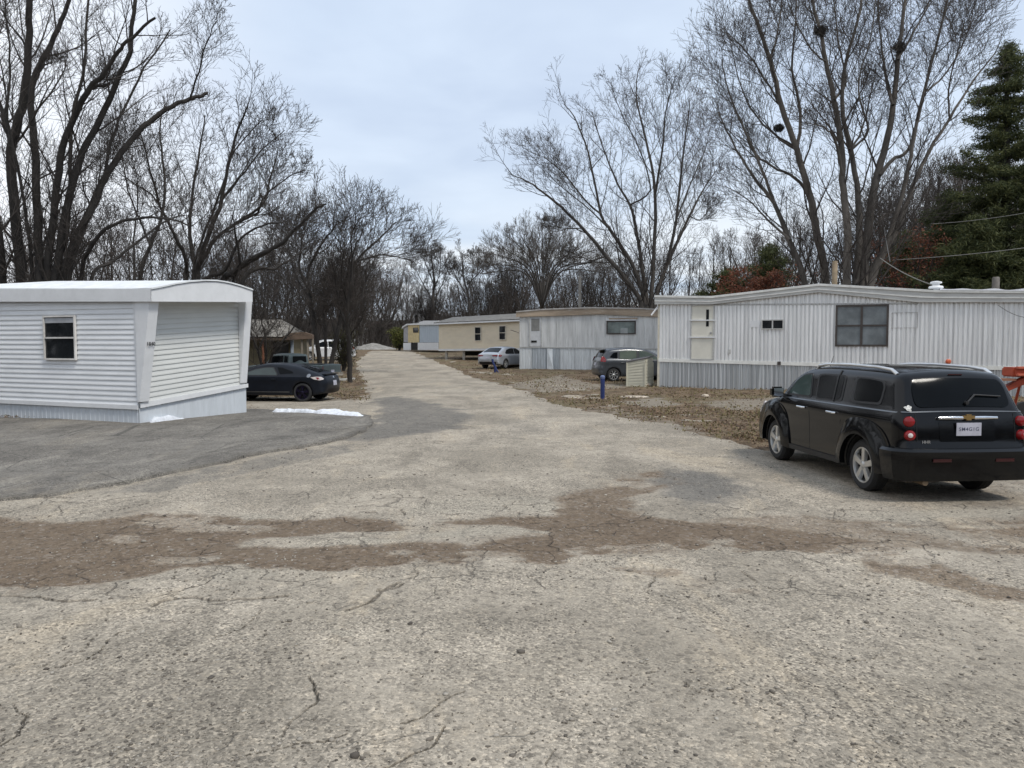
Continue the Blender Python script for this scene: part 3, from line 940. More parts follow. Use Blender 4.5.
# roof skin: bowed across the width
mb = MB(); vs = []; fs = []
ks = [0, sl0, S.L, S.L + OE + .03]
crown = [zpix(f, yt(f)) for f in fr_]
for k in ks:
    tt = 0 if k <= sl0 else (k - sl0) / (S.L + OE - sl0)
    for f, cz in zip(fr_, crown):
        z = cz if k > sl0 else f_t0 + (cz - crown[0])
        p = S.pt((k, 0)) + E.u * (E.L * f - 0)
        vs.append(Vector((p.x, p.y, z)))
m_ = len(fr_)
for i in range(len(ks) - 1):
    for j in range(m_ - 1): fs.append((i * m_ + j, i * m_ + j + 1, (i + 1) * m_ + j + 1, (i + 1) * m_ + j))
top = [Vector((v.x, v.y, v.z + .035)) for v in vs]
o = len(vs)
fs2 = [tuple(reversed(f)) for f in fs] + [tuple(i + o for i in f) for f in fs]
rim = [j for j in range(m_)] + [i * m_ + m_ - 1 for i in range(1, len(ks))] + [(len(ks) - 1) * m_ + j for j in range(m_ - 2, -1, -1)] + [i * m_ for i in range(len(ks) - 2, 0, -1)]
for a_, b_ in zip(rim, rim[1:] + rim[:1]): fs2.append((a_, b_, b_ + o, a_ + o))
mb.add(vs + top, fs2)
mb.build('roof', ROOFW, rt, world=True)
# far side fascia
# window with two sashes
fr, a_, b_ = S.window(rt, 46.5, 315.5, 77, 360, mat('window_frame_cream', (.62, .60, .57), .5), DARKGL, 1, 2, .042, .024)
mb = MB(); S.rect(mb, (a_[0] + .06, b_[1] - .18), (b_[0] - .06, b_[1] - .06), .043, .050)
mb.build('blind', mat('blind_grey', (.35, .36, .38), .6), fr, world=True)

# ================================================================== 2. long ribbed trailer on the right
A = at(658.5, 389, 31.8); Bq = at(1024, 391, 26.2)
dirn = Vector((Bq.x - A.x, Bq.y - A.y, 0)).normalized()
Bq = Vector((A.x, A.y, 0)) + dirn * 18.5
rt = thing('mobile_home', 'long white and grey vertically ribbed trailer with low gable, behind the black wagon', 'mobile home', (A.x, A.y, gz(A.x, A.y)))
W2 = Wall(A, Bq)
def Z2(pts):
    q = [W2.px(x, y) for x, y in pts]
    q.append((W2.L, q[-1][1] + (q[-1][1] - q[-2][1]) / (q[-1][0] - q[-2][0]) * (W2.L - q[-1][0])))
    return lerpf(q)
trimz = Z2([(658.5, 360.5), (840, 365.5), (1024, 369)])
fb = Z2([(658, 304.5), (712, 304.5), (819, 292.5), (918, 302.5), (1023, 302.5), (1024, 302.5)])
ft = Z2([(654, 296.3), (712, 297.2), (819, 284.8), (845, 286.2), (935, 291.3), (1023, 292), (1024, 292)])
back = -W2.n * 3.7
mb = MB()
z0_, z1_ = gz(A.x, A.y) - .1, fb(1) - .02
q = [W2.pt((.05, 0), -.08), W2.pt((W2.L, 0), -.08), W2.pt((W2.L, 0), -3.6), W2.pt((.05, 0), -3.6)]
mb.hexa([Vector((v.x, v.y, -.2)) for v in q], [Vector((v.x, v.y, 3.0 - .22)) for v in q])
mb.build('body', RIBW, rt, world=True)
mb = MB(); W2.ribs(mb, 0, W2.L, trimz, lambda v: fb(v) + .03, .150, .045, prof=[(0, 0), (.14, 0), (.24, 1), (.78, 1), (.88, 0)])
mb.build('front_wall', RIBW, rt, world=True)
mb = MB(); W2.ribs(mb, .0, W2.L, lambda v: gz(*(W2.pt((v, 0)).xy)) - .08, lambda v: trimz(v) - .02, .165, .04, prof=[(0, 0), (.2, 0), (.3, 1), (.55, 1), (.65, 0)])
mb.build('skirting', RIBSKIRT, rt, world=True)
mb = MB()
sst = np.linspace(0, W2.L, 14)
W2.slab(mb, [(v, trimz(v) - .05) for v in sst] + [(v, trimz(v) + .09) for v in sst[::-1]], .03, .06)
mb.build('belt_trim', mat('belt_trim_white', (.74, .74, .70), .5, var=.08, grime=.3, grime_col=(.5, .48, .4)), rt, world=True)
# corner trims
mb = MB(); W2.rect(mb, (-.05, gz(A.x, A.y)), (.07, 0.0 + trimz(0)), -.05, .035); W2.rect(mb, (-.05, trimz(0)), (.07, fb(0)), -.05, .04)
mb.build('corner_trim', mat('corner_cream', (.60, .56, .46), .5), rt, world=True)
# thin seam trim below the gable
g0 = W2.px(740, 304.2); g1 = W2.px(918, 303.7)
mb = MB(); W2.slab(mb, [(W2.px(713, 305)[0], W2.px(713, 305.6)[1]), (g1[0], g1[1] - .03), (g1[0], g1[1] + .03), (W2.px(713, 305)[0], W2.px(713, 304)[1])], .028, .045)
mb.build('gable_seam', FASCIA, rt, world=True)
# fascia: upper and lower bead
ss_ = sorted(set([-.16, 0] + [W2.px(x, 300)[0] for x in (712, 766, 819, 832, 845, 890, 918, 935, 980, 1024)] + [W2.L]))
mb = MB()
W2.slab(mb, [(v, fb(v)) for v in ss_] + [(v, ft(v)) for v in ss_[::-1]], .03, .16)
mb.build('fascia', FASCIA, rt, world=True)
mb = MB()
W2.slab(mb, [(v, ft(v) - .05) for v in ss_] + [(v, ft(v) + .03) for v in ss_[::-1]], .161, .20)
mid_ = lambda v: (fb(v) + ft(v)) / 2 - .03
W2.slab(mb, [(v, mid_(v) - .02) for v in ss_] + [(v, mid_(v) + .02) for v in ss_[::-1]], .161, .185)
mb.build('gutter', mat('gutter_pale', (.66, .66, .63), .5, var=.1, grime=.4, grime_col=(.35, .33, .3)), rt, world=True)
# roof sheet
mb = MB()
vs = []
for v in ss_:
    for dd in (.19, -1.8, -3.8):
        vs.append(W2.pt((v, ft(v) + .035 + (.06 if dd == -1.8 else 0)), dd))
for v in ss_:
    for dd in (.19, -1.8, -3.8):
        vs.append(W2.pt((v, ft(v) - .02 + (.06 if dd == -1.8 else 0)), dd))
k = len(ss_) * 3; fs = []
for i in range(len(ss_) - 1):
    for j in range(2):
        f = (i * 3 + j, (i + 1) * 3 + j, (i + 1) * 3 + j + 1, i * 3 + j + 1)
        fs += [f, tuple(k + x for x in reversed(f))]
    fs.append((i * 3, (i + 1) * 3, k + (i + 1) * 3, k + i * 3)); fs.append((i * 3 + 2, (i + 1) * 3 + 2, k + (i + 1) * 3 + 2, k + i * 3 + 2))
fs += [(0, 1, k + 1, k), (1, 2, k + 2, k + 1)]
mb.add(vs, fs); mb.build('roof', ROOFW, rt, world=True)
# snow-like white patches of coating on the right part of the roof edge
mb = MB()
sA, sB = W2.px(940, 291)[0], W2.px(1024, 291)[0] + 1.5
pp = np.linspace(sA, sB, 30)
W2.slab(mb, [(v, ft(v) + .03) for v in pp] + [(v, ft(v) + .06 + .03 * abs(math.sin(v * 3.1)) + .02 * math.sin(v * 7)) for v in pp[::-1]], -.2, .21)
mb.build('roof_edge_snow', mat('snow', (.86, .88, .92), .6, var=.03, bump=.01, bscale=20), rt, world=True)
# door with glass slit and two bars
d0 = W2.px(691.5, 358.5); d1 = W2.px(713.5, 305.5)
mb = MB(); W2.rect(mb, d0, d1, .03, .055); dr = mb.build('door', mat('door_cream', (.66, .64, .56), .5, var=.05), rt, world=True)
mb = MB()
for (x0, x1) in ((691.2, 692.2), (713.2, 714.4)):
    W2.rect(mb, (W2.px(x0, 330)[0], d0[1] - .03), (W2.px(x1, 330)[0], d1[1] + .02), .03, .075)
W2.rect(mb, (d0[0], d1[1] - .01), (d1[0], d1[1] + .03), .03, .072)
W2.rect(mb, (d0[0], d0[1] - .05), (d1[0], d0[1]), .03, .072)
mb.build('door_frame', FASCIA, dr, world=True)
mb = MB(); W2.rect(mb, W2.px(706.3, 326.5), W2.px(709.3, 309.5), .056, .062); mb.build('glass_slit', DARKGL, dr, world=True)
mb = MB(); p = W2.pt(W2.px(711, 333), .085); mb.lathe([(.035, -.03), (.045, 0), (.03, .03)], 12, 'y', p); mb.build('handle', mat('steel', (.5, .5, .5), .3, metal=.9), dr, world=True)
for yy in (320.3, 337.3):
    mb = MB(); a_ = W2.px(689.5, yy); b_ = W2.px(715.5, yy)
    W2.slab(mb, [(a_[0], a_[1] - .025), (b_[0], b_[1] - .025), (b_[0], b_[1] + .025), (a_[0], a_[1] + .025)], .063, .10)
    mb.build('security_bar', WHITE2, dr, world=True)
# windows
W2.window(rt, 761.5, 319.5, 784, 329.5, FASCIA, DARKGL, 2, 1, .04, .03)
mb = MB(); W2.rect(mb, W2.px(750, 327.5), W2.px(760, 320.5), .03, .05); mb.build('vent_cover', WHITE2, rt, world=True)
fr, a_, b_ = W2.window(rt, 835, 304.6, 889, 346.4, BRONZE, GREYGL, 2, 2, .07, .03)
mb = MB(); a_ = W2.px(891, 328.5); b_ = W2.px(918, 312.2)
for q in ((a_[0], a_[1], b_[0], a_[1] + .03), (a_[0], b_[1] - .03, b_[0], b_[1]), (a_[0], a_[1] + .03, a_[0] + .03, b_[1] - .03), (b_[0] - .03, a_[1] + .03, b_[0], b_[1] - .03)):
    W2.rect(mb, (q[0], q[1]), (q[2], q[3]), .03, .045)
mb.build('patch_frame', FASCIA, rt, world=True)
mb = MB(); W2.rect(mb, W2.px(728, 354), W2.px(731, 349.5), .03, .05); mb.build('outlet_box', FASCIA, rt, world=True)
mb = MB(); W2.rect(mb, W2.px(777.5, 364.8), W2.px(781, 361.5), .06, .08); mb.build('outlet_box', BRONZE, rt, world=True)
# orange light on the belt line
mb = MB(); p = W2.pt(W2.px(948, 361.5), .10); mb.lathe([(.05, -.05), (.09, -.03), (.09, .02), (.05, .06)], 14, 'y', p); mb.build('marker_lamp', mat('orange_plastic', (.55, .12, .05), .4), rt, world=True)
# roof vent turbine and riser
pv = W2.pt((W2.px(936.5, 291)[0], 0), -.35)
zr = ft(W2.px(936.5, 291)[0]) + .05
mb = MB(); mb.lathe([(.10, 0), (.10, .08), (.23, .09), (.25, .13), (.22, .18), (.12, .20), (.12, .26), (.19, .28), (.19, .33), (.08, .36)], 20, 'z', (pv.x, pv.y, zr - .02))
mb.build('roof_vent', WHITE2, rt, world=True, smooth=True)
# left eave bracket
mb = MB(); mb.tube([W2.pt((-.06, fb(0) - .45), .0) + Vector((-.28, -.05, 0)), W2.pt((-.04, fb(0) - .08), .05)], .035, 8)
mb.build('eave_bracket', WHITE2, rt, world=True)

# ================================================================== 3. weathered grey trailer with rusty fascia
A = at(519.5, 367, 50.0); Bq = at(657, 365, 47.6)
dirn = Vector((Bq.x - A.x, Bq.y - A.y, 0)).normalized(); Bq = Vector((A.x, A.y, 0)) + dirn * 16
rt = thing('mobile_home', 'weathered grey white panel trailer with rusty tan fascia, behind the dark grey hatchback', 'mobile home', (A.x, A.y, gz(A.x, A.y)))
W3 = Wall(A, Bq)
GREYP = mat('aged_panel', (.62, .625, .615), .45, metal=.15, var=.16, vscale=1.4, grime=.75, grime_col=(.34, .33, .31), stretch=(2.2, 2.2, .3))
def Z3(pts):
    q = [W3.px(x, y) for x, y in pts]
    q.append((W3.L, q[-1][1])); return lerpf(q)
tz = Z3([(519, 347), (570, 347.6), (600, 348), (657, 348.8)])
fb = Z3([(516, 317), (560, 315.8), (600, 314.3), (625, 315.6), (657, 316.8)])
ft = Z3([(516, 311.3), (545, 308.8), (590, 307.2), (640, 308), (660, 309)])
mb = MB(); q = [W3.pt((.03, 0), -.07), W3.pt((W3.L, 0), -.07), W3.pt((W3.L, 0), -3.6), W3.pt((.03, 0), -3.6)]
mb.hexa([Vector((v.x, v.y, 0)) for v in q], [Vector((v.x, v.y, fb(1))) for v in q]); mb.build('body', GREYP, rt, world=True)
mb = MB(); W3.ribs(mb, 0, W3.L, tz, lambda v: fb(v) + .03, .62, .02, prof=[(0, 0), (.03, 1), (.09, 1), (.12, 0), (.5, .3), (.6, 0)])
mb.build('front_wall', GREYP, rt, world=True)
mb = MB(); W3.slab(mb, [(v, tz(v) - .04) for v in (0, 4, 8, W3.L)] + [(v, tz(v) + .03) for v in (W3.L, 8, 4, 0)], .02, .05); mb.build('belt_trim', FASCIA, rt, world=True)
SK = [mat('skirt_a', (.66, .69, .70), .4, metal=.2, var=.12, vscale=1.5, grime=.6, grime_col=(.36, .34, .31), stretch=(3, 3, .3)), mat('skirt_b', (.46, .50, .53), .4, metal=.3, var=.15, grime=.5, grime_col=(.25, .25, .25), stretch=(3, 3, .3))]
x = 0; kk = 0; rnd = random.Random(3)
while x < W3.L:
    wd = rnd.uniform(.75, 1.15); mb = MB()
    x1 = min(W3.L, x + wd - .02)
    W3.ribs(mb, x, x1, lambda v: gz(*(W3.pt((v, 0)).xy)) - .1, lambda v: tz(v) - .04, .18, .012)
    mb.build('skirt_panel', SK[1] if kk in (1, 2) else SK[0], rt, world=True)
    x += wd; kk += 1
# one sheet has come loose and leans out
mb = MB(); a_ = W3.px(547.5, 367)[0]
mb.add([W3.pt((a_, .25), .12), W3.pt((a_ + .45, .25), .28), W3.pt((a_ + .35, tz(a_) - .1), .05), W3.pt((a_, tz(a_) - .06), .05),
        W3.pt((a_, .25), .10), W3.pt((a_ + .45, .25), .26), W3.pt((a_ + .35, tz(a_) - .1), .03), W3.pt((a_, tz(a_) - .06), .03)],
       [(0, 1, 2, 3), (7, 6, 5, 4), (0, 4, 5, 1), (1, 5, 6, 2), (2, 6, 7, 3), (3, 7, 4, 0)])
mb.build('loose_skirt_sheet', SK[0], rt, world=True)
RUST = mat('rusty_fascia', (.34, .27, .20), .7, var=.25, vscale=1.2, grime=.7, grime_col=(.52, .48, .42), stretch=(.4, .4, 2))
ss_ = sorted(set([-.2] + [W3.px(x_, 311)[0] for x_ in (530, 545, 560, 590, 600, 625, 640, 657)] + [W3.L]))
mb = MB(); W3.slab(mb, [(v, fb(v)) for v in ss_] + [(v, ft(v) - .08) for v in ss_[::-1]], .0, .14); mb.build('fascia', RUST, rt, world=True)
mb = MB(); W3.slab(mb, [(v, ft(v) - .08) for v in ss_] + [(v, ft(v)) for v in ss_[::-1]], -.1, .18)
mb.build('roof_edge', mat('roof_edge_grey', (.40, .38, .36), .7, var=.2), rt, world=True)
mb = MB(); W3.slab(mb, [(v, ft(v) - .10) for v in ss_] + [(v, ft(v) - .02) for v in ss_[::-1]], -3.7, -.1); mb.build('roof', ROOFW, rt, world=True)
a_ = W3.px(529.5, 346.5); b_ = W3.px(542, 317.5)
mb = MB(); W3.rect(mb, a_, b_, .02, .05); dr = mb.build('door', mat('door_grey', (.58, .59, .60), .5, var=.1, grime=.4, grime_col=(.35, .35, .35)), rt, world=True)
mb = MB()
for sx in (a_[0], b_[0] - .06): W3.rect(mb, (sx, a_[1]), (sx + .06, b_[1]), .051, .075)
mb.build('door_frame', FASCIA, dr, world=True)
mb = MB(); W3.rect(mb, W3.px(531.5, 331), W3.px(539.8, 318.5), .051, .06); mb.build('door_pane', mat('door_pane_grey', (.22, .22, .21), .2), dr, world=True)
mb = MB(); W3.rect(mb, W3.px(531.5, 342.5), W3.px(537, 340.5), .051, .07); mb.build('mail_slot', DARK, dr, world=True)
fr, a_, b_ = W3.window(rt, 606.5, 320.6, 636, 334.2, BRONZE, mat('pane_greygreen', (.17, .20, .19), .15, var=.3, vscale=2), 1, 1, .08, .02)
mb = MB(); W3.rect(mb, (a_[0] - .03, b_[1]), (b_[0] + .03, b_[1] + .06), .02, .12); mb.build('head_trim', WHITE2, fr, world=True)
mb = MB(); W3.rect(mb, (a_[0] + .9, a_[1] + .05), (a_[0] + 1.35, a_[1] + .38), .03, .10); mb.build('fan_unit', mat('fan_grey', (.3, .32, .32), .5), fr, world=True)
mb = MB(); W3.rect(mb, (a_[0] + .15, b_[1] + .07), (b_[0] + .1, b_[1] + .17), .02, .045); mb.build('rust_patch_plate', RUST, rt, world=True)
mb = MB(); mb.tube([W3.pt(W3.px(512, 330), .3), W3.pt((0, W3.px(519, 333)[1]), .06)], .02, 6); mb.build('lamp_arm', BRONZE, rt, world=True)

# ================================================================== 4. tan trailer on piers
A = at(439, 351, 63.5); Bq = at(518.5, 349, 58.5)
dirn = Vector((Bq.x - A.x, Bq.y - A.y, 0)).normalized(); Bq = Vector((A.x, A.y, 0)) + dirn * 14
rt = thing('mobile_home', 'tan lap sided trailer with white trim and grey shingle roof raised on piers', 'mobile home', (A.x, A.y, gz(A.x, A.y)))
W4 = Wall(A, Bq)
TAN = mat('tan_siding', (.69, .61, .47), .55, var=.06, vscale=1, grime=.35, grime_col=(.60, .58, .52), stretch=(1, 1, 2))
def Z4(pts):
    q = [W4.px(x, y) for x, y in pts]; q.append((W4.L, q[-1][1])); return lerpf(q)
bz = Z4([(439, 350.2), (518.5, 348.6)]); ez = Z4([(439, 323.8), (518, 319.3)])
mb = MB(); q = [W4.pt((0, 0), -.05), W4.pt((W4.L, 0), -.05), W4.pt((W4.L, 0), -4.2), W4.pt((0, 0), -4.2)]
mb.hexa([Vector((v.x, v.y, bz(0))) for v in q], [Vector((v.x, v.y, ez(0))) for v in q]); mb.build('body', TAN, rt, world=True)
mb = MB(); W4.laps(mb, lambda t_: 0, lambda t_: W4.L, lambda k: bz(0 if k == 0 else W4.L), lambda k: ez(0 if k == 0 else W4.L), 18, .025); mb.build('front_wall', TAN, rt, world=True)
mb = MB(); W4.slab(mb, [(0, bz(0) - .06), (W4.L, bz(W4.L) - .06), (W4.L, bz(W4.L) + .10), (0, bz(0) + .10)], .026, .06); mb.build('base_trim', WHITE2, rt, world=True)
mb = MB(); W4.slab(mb, [(-.3, ez(0) - .08), (W4.L, ez(W4.L) - .08), (W4.L, ez(W4.L) + .10), (-.3, ez(0) + .10)], .25, .30); mb.build('eave_fascia', WHITE2, rt, world=True)
mb = MB()
r0 = [W4.pt((-.3, ez(0) + .10), .30), W4.pt((W4.L, ez(W4.L) + .10), .30)]
r1 = [W4.pt((-.3, ez(0) + .62), -2.1), W4.pt((W4.L, ez(W4.L) + .72), -2.1)]
r2 = [W4.pt((-.3, ez(0) + .10), -4.5), W4.pt((W4.L, ez(W4.L) + .10), -4.5)]
dz_ = Vector((0, 0, -.07))
mb.hexa([r0[0], r0[1], r1[1], r1[0]], [v + dz_ for v in (r0[0], r0[1], r1[1], r1[0])])
mb.hexa([r1[0], r1[1], r2[1], r2[0]], [v + dz_ for v in (r1[0], r1[1], r2[1], r2[0])])
mb.build('roof', mat('grey_shingle', (.15, .145, .135), .9, var=.2, vscale=3, bump=.02, bscale=6), rt, world=True)
mb = MB(); mb.add([r0[0] + Vector((.3, 0, -.1)), r2[0] + Vector((.3, 0, -.1)), r1[0] + Vector((.3, 0, -.1))], [(0, 1, 2)]); mb.build('gable_end', TAN, rt, world=True)
for (x0, x1, y0, y1) in ((475, 481.6, 326.8, 341), (499.4, 506.2, 325.6, 340)):
    W4.window(rt, x0, y0, x1, y1, mat('tan_window_frame', (.62, .57, .48), .5), DARKGL, 1, 2, .05, .03)
for px_ in (444, 461.5, 482, 500, 515):
    mb = MB(); s_, _ = W4.px(px_, 352); p = W4.pt((s_, 0), -.3); zb_ = gz(p.x, p.y) - .1
    mb.box((p.x, p.y, (zb_ + bz(0)) / 2), (.2, .4, bz(0) - zb_ - .02)); mb.build('pier', mat('concrete_block', (.42, .39, .34), .9, var=.2), rt, world=True)
mb = MB(); W4.rect(mb, (1.5, bz(0) - .45), (W4.L, bz(0) - .07), -1.6, -1.4); mb.build('underfloor_shade', DARK, rt, world=True)  # dark slab standing in for the shade beneath the floor

# ================================================================== 5. far trailer with the bare yellow panel
A = at(404, 350, 84); Bq = at(439, 350.5, 78)
rt = thing('mobile_home', 'small blue grey trailer with a bare yellow panel and white skirting, farthest along the road', 'mobile home', (A.x, A.y, gz(A.x, A.y)))
W5 = Wall(A, Vector((A.x, A.y, 0)) + Vector((Bq.x - A.x, Bq.y - A.y, 0)))
def seg(name, x0, x1, yt, yb, m, o=.0, th=.04):
    a_ = W5.px(x0, yb); b_ = W5.px(x1, yt); mb = MB(); W5.rect(mb, a_, b_, o, o + th); return mb.build(name, m, rt, world=True)
BG = mat('bluegrey_siding', (.40, .46, .52), .5, var=.06, stretch=(4, 4, .5))
mb = MB(); W5.rect(mb, W5.px(404.3, 342), W5.px(439, 325), -3.4, -.03); mb.build('body', BG, rt, world=True)
seg('end_panel', 404, 408.4, 327, 342, mat('grey_panel5', (.32, .32, .34), .6))
seg('yellow_panel', 408.5, 419.4, 324.8, 342.5, mat('yellow_board', (.55, .45, .25), .7, var=.15, grime=.3, grime_col=(.5, .42, .3)), .01)
mb = MB(); W5.ribs(mb, W5.px(419.6, 340)[0], W5.L, lambda v: W5.px(430, 342.4)[1], lambda v: W5.px(430, 324)[1], .45, .03); mb.build('ribbed_panel', BG, rt, world=True)
seg('skirting', 404, 411.5, 342.8, 350, WHITE2, .05); seg('skirting', 418.6, 439, 342.6, 350, WHITE2, .06)
seg('skirt_opening_shade', 411.5, 418.6, 342.8, 350, DARK, .0)  # black panel painted as the shade inside the open gap
W5.window(rt, 413.8, 327.6, 418.8, 332.6, BRONZE, DARKGL, 1, 1, .06, .05)
mb = MB()
tp = [(403.3, 328.2), (404.2, 326.3), (408, 323.9), (419.5, 323.2), (422, 321.6), (426, 320.7), (439.5, 320.7)]
bt = [(403.3, 328.6), (404.5, 327.6), (408.3, 325.2), (419.7, 324.9), (439.5, 324.6)]
q = [W5.px(x_, y_) for x_, y_ in bt] + [W5.px(x_, y_) for x_, y_ in tp[::-1]]
W5.slab(mb, q, -3.6, .2); mb.build('roof', WHITE2, rt, world=True)

# ================================================================== 6. olive house behind the coupe
A = at(196, 378, 40.2); Bq = at(291, 378, 40.6)
rt = thing('house', 'low olive tan house with pale shingle roof, behind the coupe and pickup truck', 'house', (A.x, A.y, gz(A.x, A.y)))
W6 = Wall(A, Bq)
OLV = mat('olive_wall', (.20, .17, .105), .8, var=.12)
BRN = mat('brown_fascia', (.10, .07, .05), .7)
SHP = mat('pale_shingle', (.17, .158, .14), .9, var=.3, vscale=2, grime=.5, grime_col=(.34, .34, .34))
zg = -.1; zE = W6.px(270, 338)[1]
mb = MB(); W6.rect(mb, (0, zg), (W6.L, zE), -5, 0); mb.build('wall', OLV, rt, world=True)
Wx = .25
mb = MB(); W6.rect(mb, (W6.L, zE - .0), (W6.L + Wx, zE + .06), -5.1, .7)
W6.rect(mb, (-.3, zE - .12), (W6.L + Wx, zE + .03), .70, .76); W6.rect(mb, (-.3, zE - .01), (W6.L, zE + .06), .0, .70); mb.build('eave_fascia', BRN, rt, world=True)
mb = MB()
a0, a1 = W6.pt((-.5, zE + .06), .8), W6.pt((W6.L + Wx + .1, zE + .06), .8)
c0, c1 = W6.pt((.0, zE + 1.05), -2.2), W6.pt((W6.L - .9, zE + 1.05), -2.2)
b0, b1 = W6.pt((-.5, zE + .06), -5.2), W6.pt((W6.L + Wx + .1, zE + .06), -5.2)
mb.add([a0, a1, c1, c0, b0, b1], [(0, 1, 2, 3), (1, 5, 2), (3, 2, 5, 4), (0, 3, 4), (0, 4, 5, 1)]); mb.build('roof', SHP, rt, world=True)
# bowed entrance canopy
mb = MB()
sA_ = W6.px(288, 338)[0]; sB_ = sA_ + 1.5
W6.slab(mb, [(sA_, zE - .12), (sB_, zE - .05), (sB_, zE + .16), (sA_ + 1.1, zE + .30), (sA_ + .5, zE + .27), (sA_, zE + .08)], .78, 1.3); mb.build('canopy', mat('canopy_brown', (.13, .09, .065), .8), rt, world=True)
for s_ in (sA_ + .9, sA_ + 1.2, sA_ + 1.45):
    mb = MB(); W6.rect(mb, (s_, zg), (s_ + .09, zE - .05), 1.1, 1.2); mb.build('porch_post', mat('post_greywood', (.22, .19, .15), .8), rt, world=True)
mb = MB(); W6.rect(mb, (W6.L - .9, zg + .2), (W6.L - .1, zg + 2.1), .0, .05); dr = mb.build('door', mat('door_dark', (.045, .04, .035), .6), rt, world=True)
mb = MB(); W6.rect(mb, (W6.L + .02, zg), (W6.L + .14, zE), -.1, .06); mb.build('door_jamb', mat('jamb_blue', (.35, .40, .46), .6), rt, world=True)
mb = MB(); W6.rect(mb, (W6.L - 1.35, zg), (W6.L - 1.25, zE - .1), .5, .6); mb.build('downpipe', mat('reddish_pipe', (.22, .09, .05), .7), rt, world=True)

# pale houses half hidden by the far wood
for (x0, x1, y0, y1, Yd, lab) in ((413, 421, 309, 330, 105, 'narrow white house front showing between far trees above the yellow panelled trailer'),
                                  (466, 473, 311, 322, 112, 'white gable end showing between far trees above the tan trailer'),
                                  (440, 450, 313, 324, 120, 'dim grey house front between far trees above the left end of the tan trailer'),
                                  (352, 361, 311, 318, 130, 'small pale house front in the far trees above the gravel pile')):
    A = at(x0, 350, Yd); Bq = at(x1, 350, Yd)
    rt = thing('house', lab, 'house', (A.x, A.y, gz(A.x, A.y)))
    Wf = Wall(A, Bq)
    a_ = (0, 0.5); b_ = (Wf.L, Wf.px(x1, y0 + 2.5)[1])
    wm = mat('far_white_wall', (.55, .56, .57), .7) if x0 != 440 else mat('far_grey_wall', (.28, .28, .28), .7)
    mb = MB(); Wf.rect(mb, a_, b_, -6, 0); mb.build('wall', wm, rt, world=True)
    mb = MB(); mb.prism([(-.3, b_[1]), (Wf.L + .3, b_[1]), (Wf.L / 2, b_[1] + Wf.L * .35)], lambda p, d: Wf.pt(p, d), -6.2, .2); mb.build('roof', mat('far_roof', (.3, .3, .3), .8), rt, world=True)
    mb = MB(); Wf.rect(mb, (Wf.L * .3, b_[1] - 1.5), (Wf.L * .62, b_[1] - .5), .01, .05); mb.build('window', DARKGL, rt, world=True)
# ------------------------------------------------------------------ vehicles
def catmull(pts, step=.04):
    P = [np.array(p, float) for p in pts]; out_ = []
    for i in range(len(P) - 1):
        p0 = P[i - 1] if i else 2 * P[0] - P[1]; p1 = P[i]; p2 = P[i + 1]; p3 = P[i + 2] if i + 2 < len(P) else 2 * P[-1] - P[-2]
        L_ = np.linalg.norm(p2 - p1); k = max(1, int(round(L_ / step)))
        # centripetal-ish tension to avoid overshoot
        m1 = (p2 - p0) * .5; m2 = (p3 - p1) * .5
        l1 = np.linalg.norm(m1) + 1e-9; l2 = np.linalg.norm(m2) + 1e-9
        m1 *= min(1, L_ / l1); m2 *= min(1, L_ / l2)
        for j in range(k):
            t_ = j / k
            out_.append((2 * t_**3 - 3 * t_**2 + 1) * p1 + (t_**3 - 2 * t_**2 + t_) * m1 + (-2 * t_**3 + 3 * t_**2) * p2 + (t_**3 - t_**2) * m2)
    out_.append(P[-1])
    return np.array(out_)


def inset(poly, d):
    """offset a closed polygon (ccw) inwards by d (array)"""
    nx = np.roll(poly, -1, 0); pv = np.roll(poly, 1, 0)
    e1 = poly - pv; e2 = nx - poly
    e1 /= np.linalg.norm(e1, axis=1)[:, None] + 1e-9; e2 /= np.linalg.norm(e2, axis=1)[:, None] + 1e-9
    n1 = np.stack([-e1[:, 1], e1[:, 0]], -1); n2 = np.stack([-e2[:, 1], e2[:, 0]], -1)
    n = n1 + n2; n /= np.linalg.norm(n, axis=1)[:, None] + 1e-9
    c = np.clip((n * n1).sum(1), .6, 1)
    return poly + n * (d / c)[:, None]


RUBBER = mat('tyre_rubber', (.022, .022, .023), .85, var=.2, vscale=6)
PLASTIC = mat('black_plastic', (.016, .016, .017), .5, var=.1)
UNDER = mat('underbody', (.012, .012, .012), .9)
CHROME = mat('chrome', (.75, .76, .78), .12, metal=1.)
ALLOY = mat('alloy', (.62, .62, .61), .3, metal=.85, var=.1)
CARGL = glassy('car_glass', (.003, .004, .005), .10, .12)
REDLENS = mat('red_lens', (.20, .008, .010), .12, spec=.5)
CLEARLENS = mat('clear_lens', (.55, .5, .48), .12, spec=.6)


